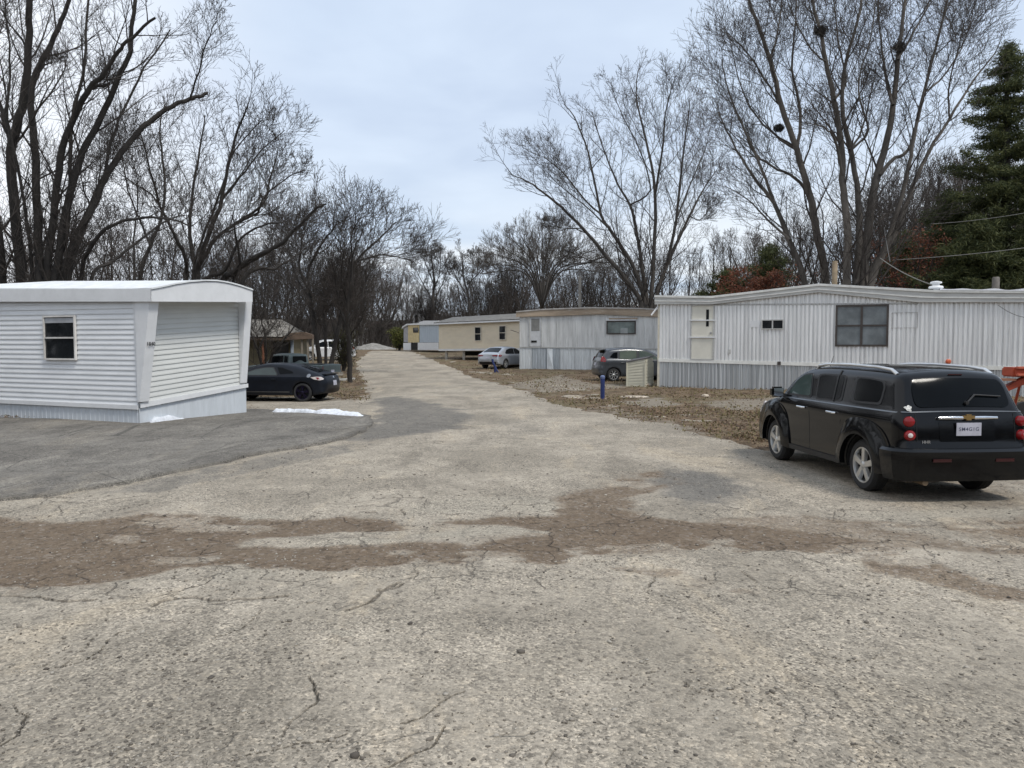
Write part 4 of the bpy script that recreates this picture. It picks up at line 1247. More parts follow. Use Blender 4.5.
class Car:
    def __init__(s, root, top, W, zb, wb, Rw, tyre_w=.21, belt=.9, taper=.12, rtaper=.05, tumble=.22, r_roof=.11, r_end=.14, arch=.06, paint=None):
        s.root = root; s.W = W / 2; s.zb = zb; s.wb = wb; s.Rw = Rw; s.belt = belt; s.taper = taper; s.rtaper = rtaper; s.tumble = tumble
        s.top = catmull(top)                   # from the rear bottom over the roof to the front bottom
        s.x0, s.x1 = s.top[:, 0].min(), s.top[:, 0].max()
        Ra = Rw + arch
        bot = []
        h = zb - Rw
        for cx in (wb / 2, -wb / 2):
            a0 = math.asin(max(-1, min(1, h / Ra)))
            for k in range(25):
                a = a0 + (math.pi - 2 * a0) * k / 24
                bot.append((cx + Ra * math.cos(a), Rw + Ra * math.sin(a)))
        # densify straight stretches
        full = [tuple(s.top[-1])]
        seq = bot
        P = [tuple(s.top[-1])] + seq + [tuple(s.top[0])]
        dense = []
        for a, b in zip(P[:-1], P[1:]):
            L_ = math.hypot(b[0] - a[0], b[1] - a[1]); k = max(1, int(L_ / .08))
            for j in range(k): dense.append((a[0] + (b[0] - a[0]) * j / k, a[1] + (b[1] - a[1]) * j / k))
        s.ntop = len(s.top)
        poly = np.vstack([s.top, np.array(dense[1:])])     # clockwise (rear -> roof -> front -> underside)
        s.r = np.full(len(poly), .03)
        # rounding radius along the top outline
        tt = np.gradient(s.top, axis=0); steep = np.abs(tt[:, 1]) / (np.linalg.norm(tt, axis=1) + 1e-9)
        s.r[:s.ntop] = r_roof + (r_end - r_roof) * steep
        s.r[:2] = .04; s.r[s.ntop - 2:s.ntop] = .04
        s.r = np.convolve(np.pad(s.r, 3, mode='wrap'), np.ones(7) / 7, 'valid')
        # make ccw for the inset routine
        s.poly = poly[::-1].copy(); s.r = s.r[::-1].copy()
        s.topw = s.top
        s.ry = s.r * 1.15
        s.body(paint)

    def w(s, x, z):
        """half width without edge rounding"""
        x = np.asarray(x, float); z = np.asarray(z, float)
        xm = (s.x0 + s.x1) / 2; hl = (s.x1 - s.x0) / 2
        u = (x - xm) / hl
        pl = np.where(u > 0, 1 - s.taper * np.abs(u) ** 3.5, 1 - s.rtaper * np.abs(u) ** 3.5)
        wz_ = s.W * pl
        low = np.clip((.42 - z) / .3, 0, 1)
        wz_ = wz_ - .05 * low ** 2
        sh = np.exp(-((z - (s.belt - .09)) / .10) ** 2) * .012
        up_ = np.clip(z - s.belt, 0, None)
        wz_ = wz_ + sh - s.tumble * up_ - .05 * (up_ > 0) * np.clip(up_ / .05, 0, 1) * .5
        return wz_

    def side(s, x, z, off=0.):
        d = np.sqrt(((s.top - np.array([x, z])) ** 2).sum(1)); i = int(d.argmin()); dm = float(d[i])
        rr = float(s.r[::-1][i]) if i < s.ntop else .03
        wv = float(s.w(x, z))
        if dm < rr: wv -= rr * 1.15 * (1 - math.sqrt(max(0, 1 - ((rr - dm) / rr) ** 2)))
        return wv + off

    def body(s, paint):
        rings = []
        for phi in (0, 20, 42, 64, 90):
            a = math.radians(phi)
            d = s.r * (1 - math.cos(a)) * 1.0
            # rounding: y grows by sin
            p = inset(s.poly, d)
            y = s.w(p[:, 0], p[:, 1]) - s.ry * (1 - math.sin(a))
            rings.append((p, y))
        n = len(s.poly)
        inner, _ = rings[-1]
        lo, hi = inner.min(0), inner.max(0)
        gx_, gz_ = np.meshgrid(np.arange(lo[0], hi[0], .07), np.arange(lo[1], hi[1], .055))
        q = np.stack([gx_.ravel(), gz_.ravel()], -1)
        q = q[sdf_poly(q, inner) < -.025]
        vs2, es2, fs2, ov, *_ = delaunay_2d_cdt([Vector(p) for p in np.vstack([inner, q])], [(i, (i + 1) % n) for i in range(n)], [], 1, 1e-6)
        V2 = np.array([tuple(v) for v in vs2])
        # map cdt verts to ring indices by nearest
        m = MB()
        V = []; F_ = []
        nr = len(rings)
        # verts: for side in (+1,-1): rings 0..nr-2, then cdt verts
        base = {}
        for sd in (1, -1):
            base[sd] = len(V)
            for (p, y) in rings[:-1]:
                for i in range(n): V.append((p[i, 0], sd * y[i], p[i, 1]))
            cb = len(V)
            yy = s.w(V2[:, 0], V2[:, 1])
            for k in range(len(V2)): V.append((V2[k, 0], sd * yy[k], V2[k, 1]))
            near = [int(((V2 - inner[i]) ** 2).sum(1).argmin()) for i in range(n)]
            if sd == 1:
                okf = sdf_poly(np.array([V2[list(f)].mean(0) for f in fs2]), inner) <= 1e-6
            for f, ok_ in zip(fs2, okf):
                if not ok_: continue
                F_.append(tuple(cb + i for i in (f if sd == -1 else f[::-1])))
            b0 = base[sd]
            for r_ in range(nr - 1):
                for i in range(n):
                    j = (i + 1) % n
                    a_, b_ = b0 + r_ * n + i, b0 + r_ * n + j
                    if r_ < nr - 2: c_, d_ = b0 + (r_ + 1) * n + j, b0 + (r_ + 1) * n + i
                    else: c_, d_ = cb + near[j], cb + near[i]
                    if c_ == d_: F_.append((a_, b_, c_))
                    else: F_.append((a_, b_, c_, d_))
        # band across, crowned; n points reversed index: top outline are the last ntop of reversed poly
        K = 8
        p0, y0 = rings[0]
        nrm = inset(s.poly, np.full(n, -1.)) - s.poly
        nrm /= np.linalg.norm(nrm, axis=1)[:, None] + 1e-9
        istop = np.array([(n - 1 - i) < s.ntop for i in range(n)])
        mid_ = []
        for k in range(1, K):
            f = 1 - 2 * k / K
            mid_.append(len(V))
            for i in range(n):
                bul = (.035 * (1 - f * f)) if istop[i] else 0.
                q_ = p0[i] + nrm[i] * bul
                V.append((q_[0], f * y0[i], q_[1]))
        cols_ = [base[1]] + mid_ + [base[-1]]
        Fb = []
        for a_, b_ in zip(cols_[:-1], cols_[1:]):
            for i in range(n):
                j = (i + 1) % n
                (F_ if (istop[i] and istop[j]) else Fb).append((a_ + i, b_ + i, b_ + j, a_ + j))
        m.v = V; m.f = F_
        s.bodyobj = m.build('body', paint, s.root, smooth=True)
        # underside and wheel wells share outline vertices
        used = sorted({i for f in Fb for i in f}); mp = {i: k for k, i in enumerate(used)}
        u = MB(); u.v = [V[i] for i in used]; u.f = [tuple(mp[i] for i in f) for f in Fb]
        u.build('underbody', UNDER, s.root)

    def band(s, y, z, where, off=0.):
        """point on the rear (or front) face at height z"""
        T = s.top
        if where == 'rear':
            k = int(T[:, 1].argmax()); seg = T[:k + 1]
        else:
            k = int(T[:, 1].argmax()); seg = T[k:][::-1]
        zz = np.maximum.accumulate(seg[:, 1])
        x = float(np.interp(z, zz + np.arange(len(zz)) * 1e-7, seg[:, 0]))
        x2 = float(np.interp(z + .03, zz + np.arange(len(zz)) * 1e-7, seg[:, 0]))
        tx, tz_ = x2 - x, .03
        L_ = math.hypot(tx, tz_); nx_, nz_ = (-tz_ / L_, tx / L_) if where == 'rear' else (tz_ / L_, -tx / L_)
        yw = float(s.w(x, z)); rr = .12
        f = min(1, abs(y) / max(.1, yw - .12))
        bul = .035 * (1 - f * f) + off
        # wrap round the corner
        over = max(0, abs(y) - (yw - rr)) / rr
        back = rr * (1 - math.sqrt(max(0, 1 - min(1, over) ** 2)))
        return Vector((x + nx_ * bul + (back if where == 'rear' else -back), y, z + nz_ * bul))

    def patch(s, name, poly, fn, m, parent=None, off=.006, depth=.03, gridstep=.08, rnd=0., smooth=True):
        """a thin solid lying on the body; poly in the surface's own two coordinates"""
        P = np.array(poly, float)
        ar = np.sum(P[:, 0] * np.roll(P[:, 1], -1) - np.roll(P[:, 0], -1) * P[:, 1])
        if ar < 0: P = P[::-1]
        if rnd: P = round_poly(P, rnd)
        # densify
        D = []
        for a, b in zip(P, np.roll(P, -1, 0)):
            k = max(1, int(np.linalg.norm(b - a) / gridstep))
            for j in range(k): D.append(a + (b - a) * j / k)
        P = np.array(D); n = len(P)
        lo, hi = P.min(0), P.max(0)
        gx_, gy_ = np.meshgrid(np.arange(lo[0] + gridstep / 2, hi[0], gridstep), np.arange(lo[1] + gridstep / 2, hi[1], gridstep))
        q = np.stack([gx_.ravel(), gy_.ravel()], -1)
        if len(q): q = q[sdf_poly(q, P) < -gridstep * .3]
        v2, e2, f2, *_ = delaunay_2d_cdt([Vector(p) for p in (np.vstack([P, q]) if len(q) else P)], [(i, (i + 1) % n) for i in range(n)], [], 1, 1e-6)
        T = [tuple(v) for v in v2]
        mb = MB()
        V = [fn(a, b, off) for a, b in T]
        nt_ = len(V)
        fs = [tuple(f) for f in f2]
        V += [fn(T[i][0], T[i][1], off - depth) for i in range(n)]
        for i in range(n): fs.append((i, (i + 1) % n, nt_ + (i + 1) % n, nt_ + i))
        mb.add(V, fs)
        return mb.build(name, m, parent or s.root, smooth=smooth)

    def sidefn(s, sd):
        return lambda x, z, off: Vector((x, sd * s.side(x, z, off), z))

    def rearfn(s): return lambda y, z, off: s.band(y, z, 'rear', off)
    def frontfn(s): return lambda y, z, off: s.band(y, z, 'front', off)

    def wheels(s, rim_m, spokes=5, style='wide', R_rim=.72, only=None, y_in=.0):
        for cx in (s.wb / 2, -s.wb / 2):
            for sd in (1, -1):
                yw = float(s.w(cx, s.Rw)) - .015 - y_in
                tw = .21; R_ = s.Rw
                prof = [(R_ * R_rim, -tw / 2), (R_ * .90, -tw / 2 - .0), (R_ * .97, -tw / 2 + .02), (R_, -tw / 2 + .05), (R_, tw / 2 - .05), (R_ * .97, tw / 2 - .02), (R_ * .90, tw / 2), (R_ * (R_rim + .03), tw / 2), (R_ * R_rim, tw / 2 - .01)]
                mb = MB(); mb.lathe(prof, 40, 'y', (cx, sd * (yw - tw / 2), R_), caps=False)
                # grooves: raised tread bands
                for gy in (-.05, 0, .05): mb.lathe([(R_ * .99, gy - .018), (R_ + .004, gy - .016), (R_ + .004, gy + .016), (R_ * .99, gy + .018)], 40, 'y', (cx, sd * (yw - tw / 2), R_), caps=False)
                ty = mb.build('wheel', RUBBER, s.root, smooth=True)
                rim = MB(); yo = sd * (yw - .012); Rr = R_ * R_rim
                def ring(prof): rim.lathe([(r_, sd * h_) for r_, h_ in prof], 40, 'y', (cx, yo, R_), caps=False)
                ring([(Rr * .90, -.02), (Rr * .93, .004), (Rr * 1.0, .006), (Rr * 1.01, -.02), (Rr * .90, -.12)])
                rim.lathe([(Rr * .26, sd * -.035), (Rr * .24, sd * .0), (Rr * .12, sd * .012), (.001, sd * .014)], 20, 'y', (cx, yo, R_))
                for k in range(spokes):
                    a = 2 * math.pi * k / spokes + .35
                    for da in ((-.17, .17) if style == 'split' else (0,)):
                        wd = Rr * ({'wide': .17, 'split': .085, 'thin': .08}[style])
                        ca, sa = math.cos(a), math.sin(a)
                        def P_(r_, t_, h_):
                            aa = a + da * (r_ / Rr)
                            return Vector((cx + r_ * math.cos(aa) - t_ * math.sin(aa), yo + sd * h_, R_ + r_ * math.sin(aa) + t_ * math.cos(aa)))
                        r0_, r1_ = Rr * .18, Rr * .95
                        rim.hexa([P_(r0_, -wd * .8, -.0), P_(r1_, -wd, .0), P_(r1_, wd, .0), P_(r0_, wd * .8, -.0)],
                                 [P_(r0_, -wd * 1., -.04), P_(r1_, -wd * 1.2, -.05), P_(r1_, wd * 1.2, -.05), P_(r0_, wd * 1., -.04)])
                rm = rim.build('rim', rim_m, ty, bevel=.004)
                hb = MB(); hb.lathe([(Rr * .9, -.06 * sd), (Rr * .9, -.10 * sd)], 30, 'y', (cx, yo, R_)); hb.build('brake_disc', UNDER, ty)
        return


def round_poly(P, r, k=5):
    out_ = []
    n = len(P)
    for i in range(n):
        a, b, c = P[i - 1], P[i], P[(i + 1) % n]
        u = a - b; v = c - b; lu, lv = np.linalg.norm(u), np.linalg.norm(v)
        d = min(r, lu * .45, lv * .45)
        p, q = b + u / lu * d, b + v / lv * d
        for j in range(k + 1):
            t_ = j / k
            out_.append((1 - t_) ** 2 * p + 2 * t_ * (1 - t_) * b + t_ ** 2 * q)
    return np.array(out_)


def place(rt, p, heading):
    """heading = direction of the nose in plan"""
    rt.location = p; rt.rotation_euler = (0, 0, math.atan2(heading[1], heading[0]))


# ------------------------------------------------ black retro wagon
rt = thing('parked_car', 'black retro wagon with flared fenders and chrome tailgate bar parked on the lot at right', 'car')
BLK = mat('black_paint', (.004, .0042, .005), .11, var=.15, coat=.0, spec=.32, vscale=2)
top = [(-2.13, .30), (-2.17, .40), (-2.175, .62), (-2.14, .72), (-2.13, .85), (-2.10, 1.0), (-2.06, 1.12), (-1.99, 1.30), (-1.92, 1.47), (-1.86, 1.555), (-1.76, 1.60), (-1.4, 1.628), (-.8, 1.64), (-.1, 1.635), (.35, 1.60), (.62, 1.54), (.85, 1.42), (1.05, 1.24), (1.22, 1.06), (1.5, 1.00), (1.85, .93), (2.08, .84), (2.18, .74), (2.25, .6), (2.24, .4), (2.15, .25)]
zs_ = lambda z: z if z < 1.1 else 1.1 + (z - 1.1) * .84
top = [(a, zs_(b)) for a, b in top]
c = Car(rt, top, 1.66, .26, 2.63, .325, belt=1.02, taper=.14, rtaper=.05, tumble=.26, r_roof=.13, r_end=.13, paint=BLK)
def arc(cx, cz, r, a0, a1, k=18): return [(cx + r * math.cos(math.radians(a0 + (a1 - a0) * i / k)), cz + r * math.sin(math.radians(a0 + (a1 - a0) * i / k))) for i in range(k + 1)]
for sd in (1, -1):
    fn = c.sidefn(sd)
    # flared fenders
    for cx in (1.315, -1.315):
        inner = arc(cx, .325, .40, -5, 185)
        if cx > 0: outer = [(cx - .62, .26), (cx - .57, .55), (cx - .47, .80), (cx - .25, .93), (cx + .1, .95), (cx + .42, .88), (cx + .60, .70), (cx + .72, .45), (cx + .72, .27)]
        else: outer = [(cx - .68, .30), (cx - .66, .55), (cx - .52, .78), (cx - .28, .90), (cx + .05, .93), (cx + .34, .86), (cx + .48, .66), (cx + .53, .42), (cx + .56, .26)]
        outer = [tuple(v) for v in catmull(outer, .07)]
        inner_ = inner      # right -> left over the top
        poly_ = inner_ + outer
        def ff(x, z, off, cx=cx, fn=fn):
            d = math.hypot(x - cx, z - .325)
            e = max(0, min(1, (d - .40) / .22))
            return fn(x, z, off + (.055 * (1 - e * e)) if off > 0 else off)
        c.patch('fender_flare', poly_, ff, BLK, off=.012, depth=.05, gridstep=.06)
    # side glass
    gl = [('front_side_window', [(.93, 1.08), (.70, 1.36), (.52, 1.47), (.33, 1.50), (.24, 1.50), (.10, 1.08)], mat('tinted_front_glass', (.05, .075, .07), .05, spec=.7)),
          ('rear_side_window', [(-.02, 1.07), (.06, 1.49), (-.10, 1.51), (-.72, 1.51), (-.76, 1.09)], CARGL),
          ('quarter_window', [(-.98, 1.10), (-.95, 1.50), (-1.30, 1.50), (-1.60, 1.47), (-1.66, 1.38), (-1.66, 1.12)], CARGL)]
    for nm, pl, gm in gl:
        pl = [(a, zs_(b)) for a, b in pl]
        fr = c.patch(nm, pl, fn, PLASTIC, off=.006, depth=.03, rnd=.06)
        P = np.array(pl, float); ctr = P.mean(0); P2_ = ctr + (P - ctr) * np.array([1 - .05 / (np.ptp(P[:, 0]) / 2), 1 - .025 / (np.ptp(P[:, 1]) / 2)])
        c.patch('pane', P2_, fn, gm, parent=fr, off=.0105, depth=.01, rnd=.06)
        if nm == 'rear_side_window':
            c.patch('division_bar', [(-.53, 1.08), (-.50, 1.50), (-.53, 1.505), (-.56, 1.09)], fn, PLASTIC, parent=fr, off=.018, depth=.012)
    # door seams
    for ln in ([(.15, 1.06), (.08, .9), (.06, .35)], [(-.82, 1.06), (-.86, .95), (-.80, .80)], [(1.0, 1.02), (.98, .9)]):
        for (a, b) in zip(ln[:-1], ln[1:]):
            c.patch('door_seam', [(a[0] - .004, a[1]), (a[0] + .004, a[1]), (b[0] + .004, b[1]), (b[0] - .004, b[1])], fn, UNDER, off=.0015, depth=.005, gridstep=.1, smooth=False)
    # belt moulding
    c.patch('belt_moulding', [(.95, 1.035), (.95, 1.05), (-2.0, 1.065), (-2.0, 1.05)], fn, mat('dull_chrome', (.16, .165, .17), .3, metal=.8), off=.006, depth=.02, smooth=False)
    for hx in (.30, -.60):
        m_ = MB(); y_ = c.side(hx, .94)
        m_.tube([(hx - .095, sd * (y_ + .005), .935), (hx - .08, sd * (y_ + .035), .937), (hx + .08, sd * (y_ + .035), .94), (hx + .095, sd * (y_ + .005), .94)], [.014, .017, .017, .014], 10)
        m_.build('door_handle', CHROME, rt, smooth=True)
    # mirror
    m_ = MB(); m_.box((.98, sd * .93, 1.12), (.13, .19, .16)); mm = m_.build('mirror', BLK, rt, bevel=.03, smooth=True)
    m_ = MB(); m_.hexa([(.92, sd * .80, 1.03), (1.02, sd * .80, 1.03), (1.02, sd * .80, 1.09), (.92, sd * .80, 1.09)], [(.94, sd * .88, 1.06), (1.0, sd * .88, 1.06), (1.0, sd * .88, 1.10), (.94, sd * .88, 1.10)]); m_.build('mirror_arm', PLASTIC, mm)
    m_ = MB(); m_.box((.913, sd * .93, 1.12), (.004, .15, .12)); m_.build('mirror_glass', CHROME, mm)
    # roof rail
    m_ = MB(); yr = .60
    pts = [(-1.72, sd * yr, 1.49), (-1.60, sd * yr, 1.545), (-1.3, sd * yr, 1.57), (-.6, sd * yr, 1.585), (.0, sd * yr, 1.575), (.25, sd * yr, 1.55), (.34, sd * yr, 1.48)]
    m_.tube(pts, [.022, .022, .02, .02, .02, .022, .022], 10); m_.build('roof_rail', mat('satin_rail', (.7, .71, .72), .28, metal=.7), rt, smooth=True)
    # rear lamps: two round lenses one over the other
    for zc in (.955, .795):
        base_ = c.band(sd * .685, zc, 'rear', .0)
        m_ = MB()
        nx = Vector((-1, sd * .38, .12)).normalized(); ux = nx.orthogonal().normalized(); vx = nx.cross(ux)
        def lens(r0, r1, h0, h1, name, mt, par):
            mm_ = MB(); K = 22; prof = [(r0, h0), (r1, h1)] if name != 'tail_lamp' else [(r0, -.03), (r0, .02), (r0 * .9, .035), (r0 * .5, .048), (.001, .052)]
            if name == 'reverse_lens': prof = [(r0, h0), (r0 * .8, h1), (.001, h1 + .006)]
            vs_ = [base_ + nx * h_ + (ux * math.cos(2 * math.pi * q_ / K) + vx * math.sin(2 * math.pi * q_ / K)) * r_ for r_, h_ in prof for q_ in range(K)]
            fs_ = [(i * K + q_, i * K + (q_ + 1) % K, (i + 1) * K + (q_ + 1) % K, (i + 1) * K + q_) for i in range(len(prof) - 1) for q_ in range(K)]
            fs_.append(tuple(range(K))); mm_.add(vs_, fs_)
            return mm_.build(name, mt, par, smooth=True)
        tl = lens(.062, 0, 0, 0, 'tail_lamp', REDLENS, rt)
        if zc < .8: lens(.03, 0, .045, .056, 'reverse_lens', CLEARLENS, tl)
    # front bumper corner lamps
    c.patch('headlight', [(2.12, .80), (2.02, .90), (1.92, .90), (1.98, .72), (2.12, .70)], fn, CLEARLENS, off=.006, depth=.02, rnd=.03)
    # sills
    c.patch('sill', [(.72, .27), (.72, .34), (-.80, .34), (-.80, .27)], fn, PLASTIC, off=.02, depth=.04)
    # side reflector at the bumper end
    c.patch('side_reflector', [(-2.05, .50), (-1.99, .50), (-1.99, .64), (-2.05, .64)], fn, REDLENS, off=.055, depth=.03, gridstep=.04)
rf = c.rearfn()
# rear bumper: deep, wraps round the corners
def bump_fn(y, z, off):
    return c.band(y, z, 'rear', off)
ys = np.linspace(-1, 1, 33)
m_ = MB(); prof = [(.27, -.04), (.27, .03), (.38, .06), (.50, .075), (.535, .085), (.615, .085), (.645, .05), (.65, -.04)]
vs_ = []
for f in ys:
    th = f
    for z, o in prof:
        if abs(f) <= .8:
            y = f / .8 * .70; x = -2.17 + .0
            b = .035 * (1 - (y / .72) ** 2)
            vs_.append(Vector((x - b - o, y, z)))
        else:
            a = (abs(f) - .8) / .2
            ang = min(1, a * 2.0) * math.pi / 2
            sd = 1 if f > 0 else -1
            rr = .13
            cx_, cy_ = -2.17 + rr, .70
            x = cx_ - math.cos(ang) * (rr + o); y = cy_ + math.sin(ang) * (rr + o)
            if a > .5: x += (a - .5) * 2 * .14
            vs_.append(Vector((x, sd * y, z)))
np_ = len(prof)
fs_ = [(i * np_ + j, (i + 1) * np_ + j, (i + 1) * np_ + j + 1, i * np_ + j + 1) for i in range(len(ys) - 1) for j in range(np_ - 1)]
fs_ += [(i * np_ + np_ - 1, (i + 1) * np_ + np_ - 1, (i + 1) * np_, i * np_) for i in range(len(ys) - 1)]
fs_ += [tuple(range(np_)), tuple((len(ys) - 1) * np_ + j for j in range(np_))]
m_.add(vs_, fs_)
bp_ = m_.build('rear_bumper', BLK, rt, smooth=True)
m_ = MB()
for sd in (1, -1): m_.box((-2.285, sd * .38, .52), (.012, .22, .035))
m_.build('bumper_reflector', mat('dim_red', (.035, .006, .007), .3), bp_)
# tailgate glass with surround, tailgate seam
c.patch('rear_window', [(-.59, 1.11), (.59, 1.11), (.575, 1.33), (.53, 1.43), (-.53, 1.43), (-.575, 1.33)], rf, CARGL, off=.008, depth=.03, rnd=.10)
c.patch('tailgate_trim', [(-.74, 1.055), (.74, 1.055), (.74, 1.068), (-.74, 1.068)], rf, mat('dull_chrome', (.16, .165, .17), .3, metal=.8), off=.008, depth=.02, smooth=False)
for sd in (1, -1):
    c.patch('tailgate_seam', [(sd * .60, .72), (sd * .606, .72), (sd * .606, 1.04), (sd * .60, 1.04)], rf, UNDER, off=.002, depth=.006, smooth=False)
m_ = MB(); m_.box(c.band(0, 1.462, 'rear', .008), (.012, .18, .014)); m_.build('brake_lamp', mat('dim_red', (.035, .006, .007), .3), rt, bevel=.004)
# plate recess, plate, chrome bar, emblem
c.patch('plate_recess', [(-.34, .72), (.34, .72), (.34, .955), (-.34, .955)], rf, BLK, off=.004, depth=.02, rnd=.03)
p0 = c.band(0, .86, 'rear', .022)
m_ = MB(); m_.box(p0, (.008, .305, .153)); pl = m_.build('license_plate', mat('plate_white', (.42, .42, .48), .4, var=.10, vscale=8), rt, bevel=.002)
Mt = Matrix(((0, 0, -1, 0), (-1, 0, 0, 0), (0, 1, 0, 0), (0, 0, 0, 1)))
text_mesh('plate_lettering', 'SM4G1G', .060, mat('plate_ink', (.03, .035, .07), .5), pl, Matrix.Translation(p0 + Vector((-.0045, 0, .0))) @ Mt, .0008, .0006)
for sd in (1, -1):
    pb = [c.band(sd * y_, .985, 'rear', .03) for y_ in (.07, .20, .36)]
    m_ = MB(); m_.tube(pb, [.022, .024, .018], 12); m_.build('chrome_bar', CHROME, rt, smooth=True)
e0 = c.band(0, .99, 'rear', .035)
cr_ = [(-.085, -.018), (-.03, -.018), (-.03, -.034), (.03, -.034), (.03, -.018), (.085, -.018), (.072, .018), (.03, .018), (.03, .034), (-.03, .034), (-.03, .018), (-.072, .018)]
m_ = MB(); m_.prism(cr_, lambda p, d: e0 + Vector((-d, p[0], p[1])), -.01, .014); m_.build('emblem', mat('gold_badge', (.30, .20, .08), .35, metal=.6), rt)
pt_ = c.band(.50, .715, 'rear', .008)
text_mesh('model_badge', 'HHR', .05, mat('badge_silver', (.5, .5, .5), .35, metal=.6), rt, Matrix.Translation(pt_) @ Mt, .001)
# small white decal
P_ = []
for k in range(24):
    a = 2 * math.pi * k / 24; r_ = .034 + .005 * math.sin(5 * a) + .006 * math.sin(3 * a + 1); P_.append((.665 + r_ * math.cos(a), 1.105 + r_ * math.sin(a)))
c.patch('decal', P_, rf, mat('decal_white', (.55, .55, .52), .5, var=.4, vscale=30), off=.008, depth=.004, gridstep=.03)
# wiper
w0 = c.band(-.02, 1.145, 'rear', .03); w1 = c.band(-.14, 1.235, 'rear', .035); w2 = c.band(-.47, 1.225, 'rear', .03)
m_ = MB(); m_.tube([w0, w1], .011, 8); m_.tube([w1 + Vector((0, .02, 0)), w2], .009, 8); m_.tube([w0 + Vector((.03, 0, 0)), w0 + Vector((-.012, 0, 0))], .022, 12); m_.build('rear_wiper', PLASTIC, rt)
# windscreen
c.patch('windscreen', [(-.62, 1.13), (.62, 1.13), (.52, 1.44), (-.52, 1.44)], c.frontfn(), CARGL, off=.008, depth=.03, rnd=.08)
c.patch('grille', [(-.5, .60), (.5, .60), (.5, .82), (-.5, .82)], c.frontfn(), CHROME, off=.008, depth=.03, rnd=.05)
# antenna, exhaust, licence lamp
m_ = MB(); m_.tube([(.15, .50, 1.52), (.05, .50, 1.69)], [.006, .003], 6); m_.build('antenna', PLASTIC, rt)
m_ = MB(); m_.tube([(-1.6, .52, .26), (-2.2, .52, .25)], .035, 12); m_.build('exhaust_pipe', mat('rusty_pipe', (.2, .15, .10), .6, metal=.6), rt)
m_ = MB(); m_.box((-1.75, .40, .28), (.5, .5, .14)); m_.build('muffler', mat('muffler_metal', (.12, .11, .10), .6, metal=.5), rt, bevel=.04)
c.wheels(ALLOY, 5, 'wide', .70)
gr = gnd(868, 489)
hd = Vector((-.075, .997, 0)).normalized()
left = Vector((-hd.y, hd.x, 0))
pr = Vector((4.515, 9.62, 0))            # where the rear left tyre stands
ctr = pr - left * .74 + hd * 1.315
place(rt, (ctr.x, ctr.y, gz(ctr.x, ctr.y) + .0), hd)

# ------------------------------------------------ dark coupe
rt = thing('parked_car', 'matte dark blue black coupe parked beside the end of the white trailer', 'car')
NVY = mat('dark_navy_paint', (.006, .008, .013), .34, var=.2, spec=.3)
top = [(-2.16, .30), (-2.23, .45), (-2.25, .62), (-2.20, .78), (-2.13, .90), (-1.95, .985), (-1.6, 1.09), (-1.2, 1.20), (-.8, 1.28), (-.3, 1.325), (.1, 1.32), (.4, 1.27), (.8, 1.12), (1.15, .96), (1.5, .89), (1.85, .80), (2.15, .68), (2.28, .52), (2.27, .35), (2.18, .22)]
top = [(a + (.14 if a < -1.7 else (.14 * (-a - 1.2) / .5 if a < -1.2 else 0)), b if b < .8 else .8 + (b - .8) * .93) for a, b in top]
c = Car(rt, top, 1.80, .22, 2.575, .325, belt=.86, taper=.20, rtaper=.12, tumble=.42, r_roof=.10, r_end=.22, paint=NVY, arch=.035)
for sd in (1, -1):
    fn = c.sidefn(sd)
    fr = c.patch('side_window', [(1.0, .90), (.72, 1.03), (.35, 1.14), (.05, 1.19), (-.25, 1.195), (-.42, .95), (-.40, .90)], fn, PLASTIC, off=.006, rnd=.04)
    c.patch('pane', [(.93, .92), (.70, 1.0), (.34, 1.115), (.05, 1.165), (-.22, 1.17), (-.38, .95), (-.37, .92)], fn, mat('coupe_glass', (.03, .045, .045), .06, spec=.6), parent=fr, off=.011, depth=.01, rnd=.04)
    c.patch('quarter_window', [(-.50, .95), (-.36, 1.185), (-.55, 1.17), (-.92, 1.04), (-.98, .98)], fn, CARGL, off=.008, rnd=.03)
    c.patch('tail_lamp', [(-2.03, .78), (-1.95, .86), (-1.78, .87), (-1.58, .85), (-1.70, .78), (-1.9, .74)], fn, CLEARLENS, off=.008, rnd=.04)
    c.patch('tail_lens', [(-1.92, .775), (-1.86, .845), (-1.78, .845), (-1.83, .77)], fn, REDLENS, off=.014, depth=.01)
    c.patch('fuel_cap', arc(-1.52, .90, .065, 0, 345, 15), fn, mat('satin_cap', (.25, .26, .28), .3, metal=.6), off=.008, gridstep=.04)
    c.patch('sill_line', [(.8, .33), (.8, .355), (-.85, .355), (-.85, .33)], fn, mat('dull_chrome', (.16, .165, .17), .3, metal=.8), off=.01, smooth=False)
    c.patch('door_seam', [(-.46, .9), (-.452, .9), (-.36, .4), (-.368, .4)], fn, UNDER, off=.002, depth=.006, smooth=False)
    m_ = MB(); m_.box((.78, sd * .93, .95), (.12, .16, .10)); m_.build('mirror', NVY, rt, bevel=.03, smooth=True)
    m_ = MB(); y_ = c.side(-.3, .78); m_.tube([(-.37, sd * (y_ + .02), .78), (-.23, sd * (y_ + .02), .78)], .014, 8); m_.build('door_handle', NVY, rt)
c.patch('rear_window', [(-.52, .99), (.52, .99), (.45, 1.20), (-.45, 1.20)], c.rearfn(), CARGL, off=.008, rnd=.06)
c.patch('windscreen', [(-.58, .99), (.58, .99), (.48, 1.26), (-.48, 1.26)], c.frontfn(), CARGL, off=.008, rnd=.06)
m_ = MB()
m_.hexa([(-2.04, -.62, .925), (-2.04, .62, .925), (-1.85, .60, .93), (-1.85, -.60, .93)], [(-2.06, -.62, .955), (-2.06, .62, .955), (-1.85, .60, .95), (-1.85, -.60, .95)])
m_.build('rear_spoiler', NVY, rt, bevel=.008, smooth=True)
